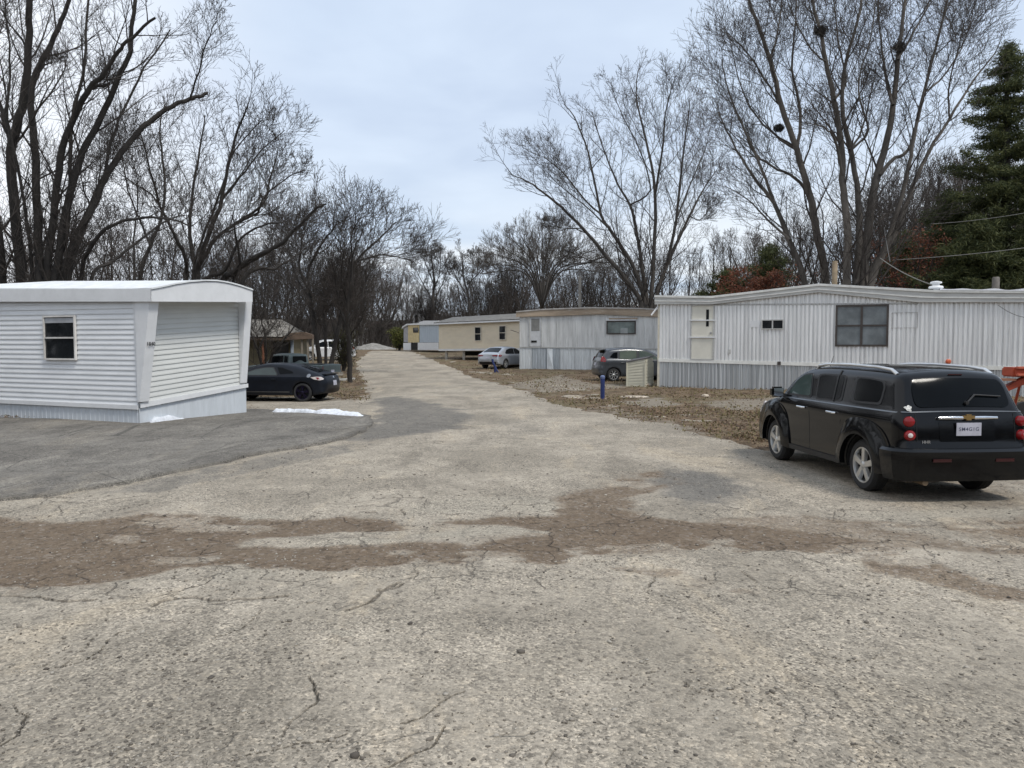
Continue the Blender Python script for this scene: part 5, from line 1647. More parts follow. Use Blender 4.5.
c.patch('license_plate', [(-.15, .55), (.15, .55), (.15, .70), (-.15, .70)], c.rearfn(), mat('plate_white', (.55, .56, .60), .4), off=.02)
c.patch('rear_badge', [(-.05, .78), (.05, .78), (.05, .84), (-.05, .84)], c.rearfn(), CHROME, off=.02)
c.wheels(mat('purple_rim', (.018, .014, .036), .35, metal=.7), 5, 'split', .74)
hd = Vector((-.992, .12, 0)).normalized()
rw = at(306, 396, 26.0)
ctr = Vector((rw.x, rw.y, 0)) + hd * (2.575 / 2) + Vector((-hd.y, hd.x, 0)) * -.75 * -1 * (-1)
ctr = Vector((rw.x, rw.y + .75, 0)) + hd * (2.575 / 2)
place(rt, (ctr.x, ctr.y, gz(rw.x, rw.y) + .0), hd)

# ------------------------------------------------ dark grey hatchback
rt = thing('parked_car', 'small dark grey hatchback parked behind the beige storage box', 'car')
GRY = mat('slate_paint', (.055, .06, .068), .28, var=.15, coat=.4, metal=.3)
top = [(-1.98, .30), (-2.03, .45), (-2.03, .62), (-1.98, .80), (-1.95, .95), (-1.85, 1.15), (-1.72, 1.36), (-1.58, 1.46), (-1.3, 1.50), (-.7, 1.535), (-.1, 1.525), (.35, 1.46), (.8, 1.27), (1.2, 1.05), (1.5, .94), (1.8, .84), (1.98, .68), (2.03, .5), (2.0, .32), (1.95, .22)]
top = [(a + (.10 if a < -1.7 else (.10 * (-a - 1.2) / .5 if a < -1.2 else 0)), b) for a, b in top]
c = Car(rt, top, 1.70, .22, 2.53, .305, belt=.97, taper=.18, rtaper=.10, tumble=.30, r_roof=.10, r_end=.18, paint=GRY, arch=.04)
for sd in (1, -1):
    fn = c.sidefn(sd)
    for nm, pl_, gm in (('front_side_window', [(.98, .99), (.62, 1.26), (.30, 1.40), (-.05, 1.43), (-.08, 1.0)], mat('clearer_glass', (.07, .09, .08), .06, spec=.6)),
                    ('rear_side_window', [(-.14, 1.0), (-.12, 1.435), (-.50, 1.43), (-.98, 1.38), (-1.02, 1.04)], mat('clearer_glass2', (.09, .11, .09), .06, spec=.6)),
                    ('quarter_window', [(-1.08, 1.05), (-1.05, 1.37), (-1.26, 1.33), (-1.44, 1.14), (-1.44, 1.10)], CARGL)):
        fr = c.patch(nm, pl_, fn, PLASTIC, off=.006, rnd=.04)
        P = np.array(pl_, float); ct = P.mean(0)
        c.patch('pane', ct + (P - ct) * .92, fn, gm, parent=fr, off=.011, depth=.01, rnd=.04)
    c.patch('tail_lamp', [(-1.87, .92), (-1.80, 1.14), (-1.70, 1.16), (-1.62, .98), (-1.68, .90)], fn, REDLENS, off=.01, rnd=.04)
    c.patch('door_seam', [(-.10, .97), (-.092, .97), (-.10, .35), (-.108, .35)], fn, UNDER, off=.002, depth=.006, smooth=False)
    c.patch('sill', [(.85, .23), (.85, .29), (-.85, .29), (-.85, .23)], fn, PLASTIC, off=.012, depth=.04)
    for hx in (.05, -.85):
        m_ = MB(); y_ = c.side(hx, .88); m_.tube([(hx - .08, sd * (y_ + .02), .87), (hx + .08, sd * (y_ + .02), .875)], .015, 8); m_.build('door_handle', GRY, rt)
    m_ = MB(); m_.box((.93, sd * .88, 1.0), (.12, .17, .12)); m_.build('mirror', GRY, rt, bevel=.03, smooth=True)
c.patch('rear_window', [(-.55, 1.10), (.55, 1.10), (.48, 1.40), (-.48, 1.40)], c.rearfn(), CARGL, off=.008, rnd=.06)
c.patch('windscreen', [(-.62, 1.08), (.62, 1.08), (.5, 1.44), (-.5, 1.44)], c.frontfn(), CARGL, off=.008, rnd=.06)
c.patch('license_plate', [(-.15, .72), (.15, .72), (.15, .86), (-.15, .86)], c.rearfn(), mat('plate_white', (.55, .56, .60), .4), off=.012)
m_ = MB(); m_.hexa([(-1.78, -.5, 1.43), (-1.78, .5, 1.43), (-1.55, .52, 1.47), (-1.55, -.52, 1.47)], [(-1.80, -.5, 1.46), (-1.80, .5, 1.46), (-1.55, .52, 1.50), (-1.55, -.52, 1.50)]); m_.build('roof_spoiler', GRY, rt, bevel=.01, smooth=True)
c.wheels(ALLOY, 8, 'thin', .70)
hd = Vector((.985, .17, 0)).normalized()
rw = at(611.5, 377, 36.5)
ctr = Vector((rw.x, rw.y + .72, 0)) + hd * (2.53 / 2)
place(rt, (ctr.x, ctr.y, gz(rw.x, rw.y) - .0), hd)
rt.scale = (1.04, 1.04, 1.04)

# ------------------------------------------------ silver hatchback sedan farther up
rt = thing('parked_car', 'silver sedan seen from its rear corner in front of the tan trailer', 'car')
SLV = mat('silver_paint', (.42, .44, .47), .28, var=.06, coat=.4, metal=.5)
top = [(-2.18, .32), (-2.25, .46), (-2.26, .62), (-2.22, .82), (-2.17, .98), (-1.95, 1.05), (-1.55, 1.22), (-1.15, 1.38), (-.7, 1.44), (-.1, 1.45), (.3, 1.40), (.8, 1.18), (1.15, 1.0), (1.6, .90), (2.0, .78), (2.2, .62), (2.24, .45), (2.16, .25)]
c = Car(rt, top, 1.78, .25, 2.65, .32, belt=.93, taper=.16, rtaper=.09, tumble=.34, r_roof=.10, r_end=.17, paint=SLV, arch=.04)
for sd in (1, -1):
    fn = c.sidefn(sd)
    for nm, pl_ in (('front_side_window', [(.95, .98), (.55, 1.22), (.2, 1.34), (-.12, 1.36), (-.14, .98)]), ('rear_side_window', [(-.20, .98), (-.18, 1.36), (-.6, 1.35), (-1.1, 1.25), (-1.35, 1.06), (-1.30, .99)])):
        c.patch(nm, pl_, fn, CARGL, off=.008, rnd=.04)
    c.patch('tail_lamp', [(-2.16, .82), (-2.14, .93), (-1.95, .95), (-1.82, .90), (-1.95, .82)], fn, REDLENS, off=.008, rnd=.02)
    c.patch('tail_lamp', [(sd * .35, .84), (sd * .72, .82), (sd * .74, .93), (sd * .35, .90)], c.rearfn(), REDLENS, off=.01, rnd=.02)
    m_ = MB(); m_.box((.85, sd * .95, 1.0), (.12, .17, .12)); m_.build('mirror', SLV, rt, bevel=.03, smooth=True)
    for hx in (.0, -.85):
        m_ = MB(); y_ = c.side(hx, .88); m_.tube([(hx - .08, sd * (y_ + .02), .86), (hx + .08, sd * (y_ + .02), .865)], .015, 8); m_.build('door_handle', SLV, rt)
c.patch('rear_window', [(-.60, 1.08), (.60, 1.08), (.50, 1.36), (-.50, 1.36)], c.rearfn(), CARGL, off=.008, rnd=.06)
c.patch('windscreen', [(-.62, 1.06), (.62, 1.06), (.5, 1.38), (-.5, 1.38)], c.frontfn(), CARGL, off=.008, rnd=.06)
c.patch('license_plate', [(-.15, .68), (.15, .68), (.15, .80), (-.15, .80)], c.rearfn(), mat('plate_white', (.55, .56, .60), .4), off=.012)
c.patch('bumper_insert', [(-.62, .33), (.62, .33), (.66, .48), (-.66, .48)], c.rearfn(), PLASTIC, off=.012, rnd=.04)
c.wheels(ALLOY, 5, 'split', .70)
hd = Vector((.50, .866, 0)).normalized()
rr_ = at(488, 362, 50.2)
ctr = Vector((rr_.x, rr_.y, 0)) + hd * 2.2
place(rt, (ctr.x, ctr.y, gz(ctr.x, ctr.y) - .02), hd)

# ------------------------------------------------ grey green pickup truck
rt = thing('pickup_truck', 'faded grey green pickup truck parked behind the dark coupe', 'pickup truck')
PK = mat('faded_teal_paint', (.075, .10, .105), .4, var=.15, grime=.3, grime_col=(.25, .25, .24))
top = [(-2.58, .50), (-2.62, .60), (-2.62, 1.10), (-2.60, 1.14), (-2.4, 1.145), (-1.0, 1.145), (-.52, 1.15), (-.50, 1.2), (-.46, 1.60), (-.40, 1.69), (-.1, 1.73), (.4, 1.73), (.68, 1.68), (.95, 1.40), (1.18, 1.17), (1.6, 1.12), (2.2, 1.05), (2.5, .95), (2.56, .8), (2.56, .5), (2.5, .40)]
c = Car(rt, top, 1.84, .42, 3.2, .36, belt=1.12, taper=.08, rtaper=.02, tumble=.22, r_roof=.07, r_end=.07, paint=PK, arch=.08)
for sd in (1, -1):
    fn = c.sidefn(sd)
    c.patch('side_window', [(.98, 1.20), (.68, 1.55), (.55, 1.62), (-.05, 1.63), (-.08, 1.20)], fn, CARGL, off=.008, rnd=.05)
    c.patch('quarter_window', [(-.14, 1.20), (-.12, 1.62), (-.34, 1.60), (-.38, 1.22)], fn, CARGL, off=.008, rnd=.04)
    c.patch('tail_lamp', [(sd * .80, .80), (sd * .90, .80), (sd * .90, 1.08), (sd * .80, 1.08)], c.rearfn(), REDLENS, off=.012)
    c.patch('door_seam', [(-.10, 1.12), (-.09, 1.12), (-.09, .5), (-.10, .5)], fn, UNDER, off=.002, depth=.006, smooth=False)
    c.patch('side_moulding', [(1.0, .72), (1.0, .76), (-2.5, .76), (-2.5, .72)], fn, PLASTIC, off=.01, smooth=False)
c.patch('cab_rear_window', [(-.60, 1.25), (.60, 1.25), (.55, 1.60), (-.55, 1.60)], lambda y, z, o: Vector((-.50 - o, y, z)), CARGL, off=.02, depth=.05, rnd=.05)
c.patch('windscreen', [(-.68, 1.25), (.68, 1.25), (.58, 1.62), (-.58, 1.62)], c.frontfn(), CARGL, off=.008, rnd=.06)
m_ = MB(); m_.box((-1.56, 0, 1.165), (1.95, 1.5, .03)); m_.build('bed_cover', UNDER, rt)
m_ = MB(); m_.box((-2.70, 0, .62), (.12, 1.75, .20)); m_.build('rear_bumper', CHROME, rt, bevel=.03, smooth=True)
c.patch('license_plate', [(-.15, .72), (.15, .72), (.15, .86), (-.15, .86)], c.rearfn(), mat('plate_white', (.55, .56, .60), .4), off=.012)
c.wheels(ALLOY, 6, 'thin', .6)
hd = Vector((-.93, .37, 0)).normalized()
rr_ = at(339, 372, 36.5)
ctr = Vector((rr_.x - .3, rr_.y, 0)) + hd * 2.65 + Vector((0, .8, 0))
place(rt, (ctr.x, ctr.y, gz(rr_.x, rr_.y) - .18), hd); rt.scale = (.91, .91, .88)

# ------------------------------------------------ white SUV farther up on the left
rt = thing('parked_car', 'white sport utility car parked far up the left side behind the three dark tree stems', 'car')
WHT = mat('white_paint', (.62, .63, .64), .3, var=.05, coat=.3)
top = [(-2.2, .35), (-2.28, .5), (-2.28, .75), (-2.2, 1.0), (-2.08, 1.4), (-1.95, 1.62), (-1.6, 1.68), (-.5, 1.70), (.3, 1.66), (.75, 1.48), (1.15, 1.13), (1.6, 1.08), (2.1, 1.0), (2.26, .8), (2.28, .5), (2.2, .32)]
c = Car(rt, top, 1.86, .32, 2.75, .36, belt=1.05, taper=.14, rtaper=.06, tumble=.26, r_roof=.10, r_end=.14, paint=WHT, arch=.05)
for sd in (1, -1):
    fn = c.sidefn(sd)
    for nm, pl_ in (('front_side_window', [(1.0, 1.12), (.62, 1.44), (.35, 1.56), (-.02, 1.58), (-.04, 1.12)]), ('rear_side_window', [(-.10, 1.12), (-.08, 1.58), (-.95, 1.58), (-.98, 1.12)]), ('quarter_window', [(-1.06, 1.12), (-1.04, 1.57), (-1.7, 1.53), (-1.85, 1.15)])):
        c.patch(nm, pl_, fn, CARGL, off=.008, rnd=.04)
    c.patch('tail_lamp', [(-2.15, .95), (-2.1, 1.15), (-1.98, 1.15), (-2.05, .95)], fn, REDLENS, off=.008)
    c.patch('headlight', [(2.15, .85), (2.05, .97), (1.9, .97), (1.95, .85)], fn, CLEARLENS, off=.008)
c.patch('rear_window', [(-.62, 1.18), (.62, 1.18), (.55, 1.55), (-.55, 1.55)], c.rearfn(), CARGL, off=.008, rnd=.06)
c.patch('windscreen', [(-.66, 1.16), (.66, 1.16), (.55, 1.58), (-.55, 1.58)], c.frontfn(), CARGL, off=.008, rnd=.06)
c.wheels(ALLOY, 5, 'wide', .66)
p = gnd(332, 356.5); p = at(326, 350, 62)
place(rt, (p.x, p.y, gz(p.x, p.y) - .05), Vector((-.9, -.35, 0)))
# ------------------------------------------------------------------ trees
BARK = mat('bark_grey', (.060, .053, .047), .9, var=.35, vscale=3, stretch=(1, 1, .3), bump=.02, bscale=14)
BARKD = mat('bark_dark', (.032, .028, .025), .9, var=.35, vscale=3, stretch=(1, 1, .3), bump=.02, bscale=14)  # backlit darkness of the stems is put into this bark colour
BARKL = mat('bark_pale', (.098, .086, .074), .9, var=.35, vscale=2, stretch=(1, 1, .25), bump=.03, bscale=10)
TWIG = mat('twig', (.046, .038, .033), .85, var=.3)  # likewise darkened in colour so the twigs look backlit
TWIGR = mat('twig_warm', (.068, .055, .047), .85, var=.3)
TWIGG = mat('twig_grey', (.085, .074, .064), .85, var=.3)


class Grow:
    """collects tapered branches; thick ones go to the trunk mesh, thin ones to the crown mesh"""
    def __init__(s, seed): s.rng = np.random.RandomState(seed); s.pr = random.Random(seed); s.br = {}; s.tips = []

    def add(s, P, r0, r1, level):
        n = len(P)
        k = 8 if r0 > .09 else (5 if r0 > .03 else 3)
        key = ('t' if level == 0 else 'c', n, k)
        s.br.setdefault(key, []).append((P, r0, r1))

    def branch(s, p, d, L, r, level, maxl, up=.25, wig=.18, kids=(9, 7, 6, 4), spread=.75, tw=.010, droop=0.):
        gs_ = s.pr.gauss
        n = (9, 7, 5, 4, 3, 3)[level]
        x, y, z = p; dx, dy, dz = d
        l_ = math.sqrt(dx * dx + dy * dy + dz * dz); dx /= l_; dy /= l_; dz /= l_
        P = [(x, y, z)]; st = L / (n - 1); ub = up * 2 / n * (1, 1, .55, .35, .3)[level]; wig *= (1, 1, .9, .8, .7)[level]
        for i in range(1, n):
            dx += gs_(0, wig); dy += gs_(0, wig); dz += gs_(0, wig) + ub - (droop * i / n)
            l_ = math.sqrt(dx * dx + dy * dy + dz * dz); dx /= l_; dy /= l_; dz /= l_
            x += dx * st; y += dy * st; z += dz * st
            P.append((x, y, z))
        s.add(P, r, max(tw * .45, r * .3), level)
        if level < maxl: s.kids(P, r, L, level, maxl, up, wig, kids, spread, tw, t0=.25, droop=droop)
        else: s.tips.append(P[-1])

    def kids(s, P, r, L, level, maxl, up, wig, kids, spread, tw, t0=.25, lenf=None, droop=0.):
        ru = s.pr.uniform; n = len(P)
        cum = [0.]
        for a, b in zip(P[:-1], P[1:]): cum.append(cum[-1] + math.dist(a, b))
        tot = cum[-1]
        nk = max(1, int(round(kids[min(level, len(kids) - 1)] * ru(.8, 1.2))))
        az = ru(0, 6.28); i = 0
        for j in range(nk):
            t_ = t0 + (1 - t0) * (j + ru(.1, .9)) / nk
            q = t_ * tot
            while i < n - 2 and cum[i + 1] < q: i += 1
            a, b = P[i], P[i + 1]; sl = cum[i + 1] - cum[i] + 1e-9
            f = (q - cum[i]) / sl
            ax, ay, azz = (b[0] - a[0]) / sl, (b[1] - a[1]) / sl, (b[2] - a[2]) / sl
            p = (a[0] + (b[0] - a[0]) * f, a[1] + (b[1] - a[1]) * f, a[2] + (b[2] - a[2]) * f)
            az += 2.4 + ru(-.5, .5)
            # u = axis x (.3,.2,1)
            ux, uy, uz = ay * 1.0 - azz * .2, azz * .3 - ax * 1.0, ax * .2 - ay * .3
            l_ = math.sqrt(ux * ux + uy * uy + uz * uz) + 1e-9; ux /= l_; uy /= l_; uz /= l_
            vx, vy, vz = ay * uz - azz * uy, azz * ux - ax * uz, ax * uy - ay * ux
            ang = spread * ru(.6, 1.25); ca = math.cos(ang); sa = math.sin(ang); c1 = math.cos(az) * sa; s1 = math.sin(az) * sa
            dz = azz * ca + uz * c1 + vz * s1
            if dz < -.2 and not droop: dz *= .3
            Lk = (lenf or L * .64) * (1.15 - .6 * t_) * ru(.6, 1.3)
            rk = max(tw, min(r * (1 - .55 * t_) * .55, Lk * .0145 + tw * .3))
            s.branch(p, (ax * ca + ux * c1 + vx * s1, ay * ca + uy * c1 + vy * s1, dz), Lk, rk, level + 1, maxl, up, wig, kids, spread, tw, droop)

    def limb(s, P, r0, r1, maxl=4, kids=(12, 7, 6, 4), lenk=3.2, up=.42, wig=.10, spread=.72, tw=.011, t0=.15, jitter=.018):
        """a main limb given as points"""
        P = np.array([tuple(v) for v in P], float)
        # smooth + wobble
        Q = []
        for i in range(len(P) - 1):
            p0 = P[max(i - 1, 0)]; p1 = P[i]; p2 = P[i + 1]; p3 = P[min(i + 2, len(P) - 1)]
            for j in range(4):
                t_ = j / 4
                Q.append(.5 * ((2 * p1) + (-p0 + p2) * t_ + (2 * p0 - 5 * p1 + 4 * p2 - p3) * t_ * t_ + (-p0 + 3 * p1 - 3 * p2 + p3) * t_**3))
        Q.append(P[-1]); Q = np.array(Q); Q[1:-1] += s.rng.normal(0, jitter, (len(Q) - 2, 3))
        s.br.setdefault(('t', len(Q), 10), []).append((Q, r0, r1))
        if lenk: s.kids(Q, (r0 + r1) * .5, 0, 0, maxl, up, wig, kids, spread, tw, t0=t0, lenf=lenk)
        return Q

    def meshes(s, which):
        V = []; Fq = []; o = 0
        for (w_, n, k), L in s.br.items():
            if w_ != which: continue
            P = np.array([b[0] for b in L]); r0 = np.array([b[1] for b in L]); r1 = np.array([b[2] for b in L])
            B = len(L)
            T = np.gradient(P, axis=1); T /= np.linalg.norm(T, axis=2)[..., None] + 1e-9
            mean = P[:, -1] - P[:, 0]; mean /= np.linalg.norm(mean, axis=1)[:, None] + 1e-9
            ref = np.zeros((B, 3)); ref[np.arange(B), np.abs(mean).argmin(1)] = 1
            U = np.cross(T, ref[:, None, :]); U /= np.linalg.norm(U, axis=2)[..., None] + 1e-9
            W_ = np.cross(T, U)
            tt = np.linspace(0, 1, n)[None, :]
            rad = r0[:, None] * (1 - tt) + r1[:, None] * tt
            if 0: rad = rad * (1 + .55 * np.exp(-tt * n * .35) * (r0[:, None] > .14))
            a = 2 * np.pi * np.arange(k) / k
            ring = U[:, :, None, :] * np.cos(a)[None, None, :, None] + W_[:, :, None, :] * np.sin(a)[None, None, :, None]
            X_ = P[:, :, None, :] + ring * rad[:, :, None, None]
            V.append(X_.reshape(-1, 3))
            b = (np.arange(B) * n * k)[:, None, None] + o
            i = (np.arange(n - 1) * k)[None, :, None]; j = np.arange(k)[None, None, :]; j2 = (j + 1) % k
            f = np.stack([b + i + j, b + i + j2, b + i + k + j2, b + i + k + j], -1).reshape(-1, 4)
            Fq.append(f); o += B * n * k
        if not V: return None, None
        return np.vstack(V), Fq

    def build(s, root, tm, cm):
        L = np.array(root.location)
        V, f = s.meshes('t')
        if V is not None: link('trunk', np_mesh('trunk', V - L, f, smooth=True), tm, root)
        V, f = s.meshes('c')
        if V is not None: link('crown', np_mesh('crown', V - L, f, smooth=True), cm, root)


def traced(name_label, cat, base_px, D, limbs, seed, tm, cm, dep=2.5, group=None, name='bare_tree', **kw):
    """limbs: (points measured on the photo, r0, r1, options). Every limb leaves the plane of the trunk by its own amount"""
    b = at(*base_px, D)
    rt = thing(name, name_label, cat, (b.x, b.y, gz(b.x, b.y)), group=group)
    g_ = Grow(seed); rng = np.random.RandomState(seed + 5)
    for L in limbs:
        pts, r0, r1 = L[:3]; opt = dict(kw); opt.update(L[3] if len(L) > 3 else {})
        lean = opt.pop('lean', rng.uniform(-1, 1)) * dep
        start = opt.pop('start', 0); rk_ = opt.pop('rk', 1.); r0 *= rk_; r1 *= rk_
        n = len(pts); W = []
        if pts[0] == 'root':
            pts = [None] + list(pts[1:]); n = len(pts)
        for i, p in enumerate(pts):
            if p is None: W.append(Vector((b.x, b.y, gz(b.x, b.y) - .2))); continue
            f = (i / (n - 1))
            W.append(at(p[0], p[1], D + start + lean * f))
        if opt.pop('ground', False):
            q = W[0]; W = [Vector((q.x + (q.x - W[1].x) * .2, q.y, gz(q.x, q.y) - .2))] + W
        g_.limb(W, r0, r1, **opt)
    g_.build(rt, tm, cm)
    return rt, g_


# ---- T1: big multi stem tree behind the white trailer, left edge
GR = {'ground': True}
k1 = dict(lenk=3.1, kids=(16, 6, 4, 2), maxl=4, tw=.0062, rk=.74)
traced('huge many stemmed bare tree behind the white trailer at the left edge', 'tree', (55, 284), 28, [
    ([(22, 284), (15, 215), (11, 150), (18, 125), (25, 90), (28, 50), (30, 8), (31, -60), (30, -130)], .27, .10, GR),
    ([(12, 152), (4, 118), (-6, 85), (-20, 40)], .14, .05),
    ([(40, 284), (37, 200), (33, 130), (31, 96), (40, 66), (55, 36), (68, 4), (85, -50), (95, -110)], .22, .06, GR),
    ([(47, 284), (55, 200), (63, 148), (78, 108), (90, 88), (104, 74), (118, 52), (132, 38), (155, 18)], .20, .05, GR),
    ([(88, 90), (100, 86), (109, 84)], .09, .07, dict(lenk=1.0)),
    ([(55, 284), (76, 170), (100, 120), (118, 80), (130, 50), (135, 0), (138, -60)], .20, .06, GR),
    ([(62, 284), (90, 210), (110, 170), (135, 135), (165, 110), (190, 99), (208, 93)], .21, .08, dict(GR, lenk=2.4)),
    ([(190, 99), (197, 78), (203, 52), (212, 30), (219, 12)], .05, .015, dict(lenk=1.1)),
    ([(80, 284), (92, 245), (110, 226), (135, 219), (168, 218), (190, 226)], .13, .03, dict(GR, lenk=1.9)),
    ([(90, 284), (112, 262), (140, 240), (165, 222), (185, 215)], .11, .03, dict(GR, lenk=1.8)),
    ([(52, 284), (66, 240), (70, 180), (72, 120), (85, 60), (88, 10), (95, -30)], .13, .04, GR),
    ([(2, 284), (0, 235), (-12, 190), (-30, 120), (-40, 40)], .22, .07, GR),
    ([(68, 284), (82, 235), (102, 190), (112, 140), (128, 100), (150, 60), (170, 30)], .13, .03, GR),
    ([(33, 284), (28, 230), (20, 180), (8, 120), (10, 60), (5, 0)], .10, .03, GR),
    ([(30, 60), (22, 40), (8, 22), (0, 5)], .05, .02), ([(36, 80), (45, 66), (52, 62)], .05, .03, dict(lenk=.8)),
], 11, BARKD, TWIG, dep=4, **k1)

# ---- T2: rounder tree right behind the trailer
k2 = dict(lenk=3.0, kids=(15, 6, 4, 3), maxl=4, tw=.0085, rk=.8)
traced('round crowned bare tree behind the middle of the white trailer roof', 'tree', (197, 284), 36, [
    ([(197, 284), (200, 262), (210, 232), (222, 200), (228, 165), (238, 130), (248, 105)], .20, .04, GR),
    ([(200, 265), (216, 238), (238, 222), (262, 205), (270, 180), (278, 150)], .13, .03),
    ([(240, 222), (258, 212), (265, 195), (290, 176), (302, 172)], .07, .02, dict(lenk=1.6)),
    ([(187, 284), (186, 262), (175, 235), (160, 205), (150, 170), (140, 130)], .15, .03, GR),
    ([(196, 270), (190, 235), (192, 195), (200, 150), (205, 115)], .13, .03),
    ([(192, 284), (202, 240), (222, 188), (235, 150), (262, 120)], .10, .03, GR),
    ([(222, 200), (240, 178), (262, 150), (285, 130)], .07, .02),
    ([(160, 205), (148, 192), (128, 180), (112, 165)], .06, .02),
], 12, BARKD, TWIG, dep=3, **k2)
traced('slim bare tree standing between the huge left tree and the round crowned tree', 'tree', (145, 284), 33, [
    ([(140, 284), (150, 245), (162, 215), (165, 180), (160, 140), (162, 110)], .13, .03, GR),
    ([(150, 245), (140, 220), (128, 190), (122, 150)], .07, .02),
    ([(135, 284), (134, 240), (138, 200), (135, 160)], .08, .02, GR)], 13, BARKD, TWIG, dep=3, **k2)
# ---- T3: low leaning tree reaching right above the trailer end
traced('low bare tree with long limbs leaning right over the white trailer end', 'tree', (222, 288), 31, [
    ([(222, 290), (235, 272), (258, 256), (278, 246), (300, 226), (318, 208), (326, 204)], .15, .03, dict(GR, lenk=2.2)),
    ([(240, 292), (255, 270), (275, 268), (292, 258), (310, 245)], .10, .02, dict(GR, lenk=1.8)),
    ([(200, 290), (225, 270), (240, 240), (262, 225), (285, 222)], .10, .02, dict(GR, lenk=1.8)),
    ([(232, 292), (240, 262), (236, 235), (232, 215)], .09, .02, GR),
], 14, BARKD, TWIG, dep=3, kids=(11, 6, 5, 3), maxl=4, tw=.008)

# ---- T4: three dark stems beside the pickup
k4 = dict(lenk=3.2, kids=(16, 6, 5, 3), maxl=4, tw=.0105, rk=.8)
traced('three stemmed dark bare tree with spreading crown behind the pickup truck', 'tree', (326, 364), 44, [
    ([(320, 364), (315, 330), (311, 300), (308, 272), (318, 250), (330, 232), (340, 222)], .20, .04, GR),
    ([(311, 300), (298, 280), (290, 255), (286, 235)], .09, .02),
    ([(326, 364), (325, 330), (324, 305), (332, 285), (338, 262), (352, 240)], .13, .03, GR),
    ([(331, 364), (340, 320), (344, 290), (356, 262), (378, 240), (396, 222)], .20, .04, GR),
    ([(344, 290), (350, 260), (352, 235), (360, 218)], .09, .02),
    ([(356, 262), (380, 255), (402, 258), (415, 262)], .08, .02),
    ([(325, 312), (335, 300), (345, 296)], .06, .03),
    ([(312, 295), (300, 270), (302, 240), (312, 222)], .09, .02),
], 15, BARKD, TWIG, dep=3, **k4)
traced('small upright bare tree in the grass strip beside the far road', 'tree', (350, 380), 36, [
    ([(350, 380), (349, 345), (347, 318), (350, 290), (352, 262), (358, 240)], .14, .03, GR),
    ([(348, 330), (340, 310), (336, 285), (332, 262)], .06, .02), ([(349, 320), (360, 300), (368, 275), (376, 255)], .06, .02),
    ([(348, 305), (342, 280), (344, 250)], .05, .02), ([(349, 340), (352, 332), (360, 322), (366, 305)], .05, .02)], 16, BARKD, TWIG, dep=1.5, lenk=1.6, kids=(10, 6, 4, 2), maxl=4, tw=.009)
traced('low V shaped bare tree in front of the olive house', 'tree', (268, 372), 37, [
    ([(264, 372), (258, 350), (250, 332), (246, 315)], .09, .02, GR), ([(266, 372), (276, 350), (290, 332), (302, 312)], .09, .02, GR),
    ([(265, 368), (266, 340), (262, 318), (268, 295)], .06, .02, GR), ([(258, 350), (266, 335), (278, 320)], .04, .02)], 17, BARKD, TWIG, dep=1.5, lenk=1.6, kids=(9, 6, 4, 2), maxl=4, tw=.009)

# ---- T5: slim tree standing clear at the end of the road
traced('slender pale grey bare tree standing clear above the road end', 'tree', (434, 322), 100, [
    ([(434, 322), (433, 300), (434, 280), (432, 262), (431, 250)], .26, .05, GR),
    ([(433, 302), (424, 285), (415, 268)], .10, .03), ([(434, 300), (444, 280), (450, 262)], .10, .03), ([(434, 285), (428, 270), (424, 258)], .08, .03),
    ([(434, 290), (440, 272), (440, 256)], .08, .03)], 18, BARK, TWIG, dep=3, lenk=2.6, kids=(10, 6, 5, 3), maxl=4, tw=.018)
traced('twiggy bare tree right of the slender tree above the road end', 'tree', (470, 320), 95, [
    ([(470, 320), (468, 295), (463, 275), (462, 255)], .20, .05, GR), ([(468, 297), (458, 280), (452, 268)], .09, .03), ([(468, 290), (474, 270), (472, 256)], .09, .03),
    ([(467, 285), (480, 272), (486, 262)], .08, .03)], 19, BARK, TWIG, dep=3, lenk=2.6, kids=(11, 6, 5, 3), maxl=4, tw=.018)

# ---- T6: dense rounded tree
rr = np.random.RandomState(4)
L6 = []
for k in range(15):
    a = R(-66 + 132 * k / 14); ln = 78 * (1 - .12 * rr.rand())
    ex, ey = 542 + math.sin(a) * ln * .95, 302 - math.cos(a) * ln
    mx_, my_ = 542 + math.sin(a * .55) * ln * .5, 302 - math.cos(a * .55) * ln * .55
    L6.append(([(542, 314), (542 + math.sin(a) * 4, 298), (mx_, my_), (ex, ey)], .12, .03, dict(lean=rr.uniform(-1, 1))))
traced('dense broom like rounded bare tree behind the tan and grey trailers', 'tree', (542, 314), 78, L6, 20, BARK, TWIGG, dep=5, lenk=3.0, kids=(13, 6, 4, 3), maxl=4, tw=.011, spread=.55, t0=.42)

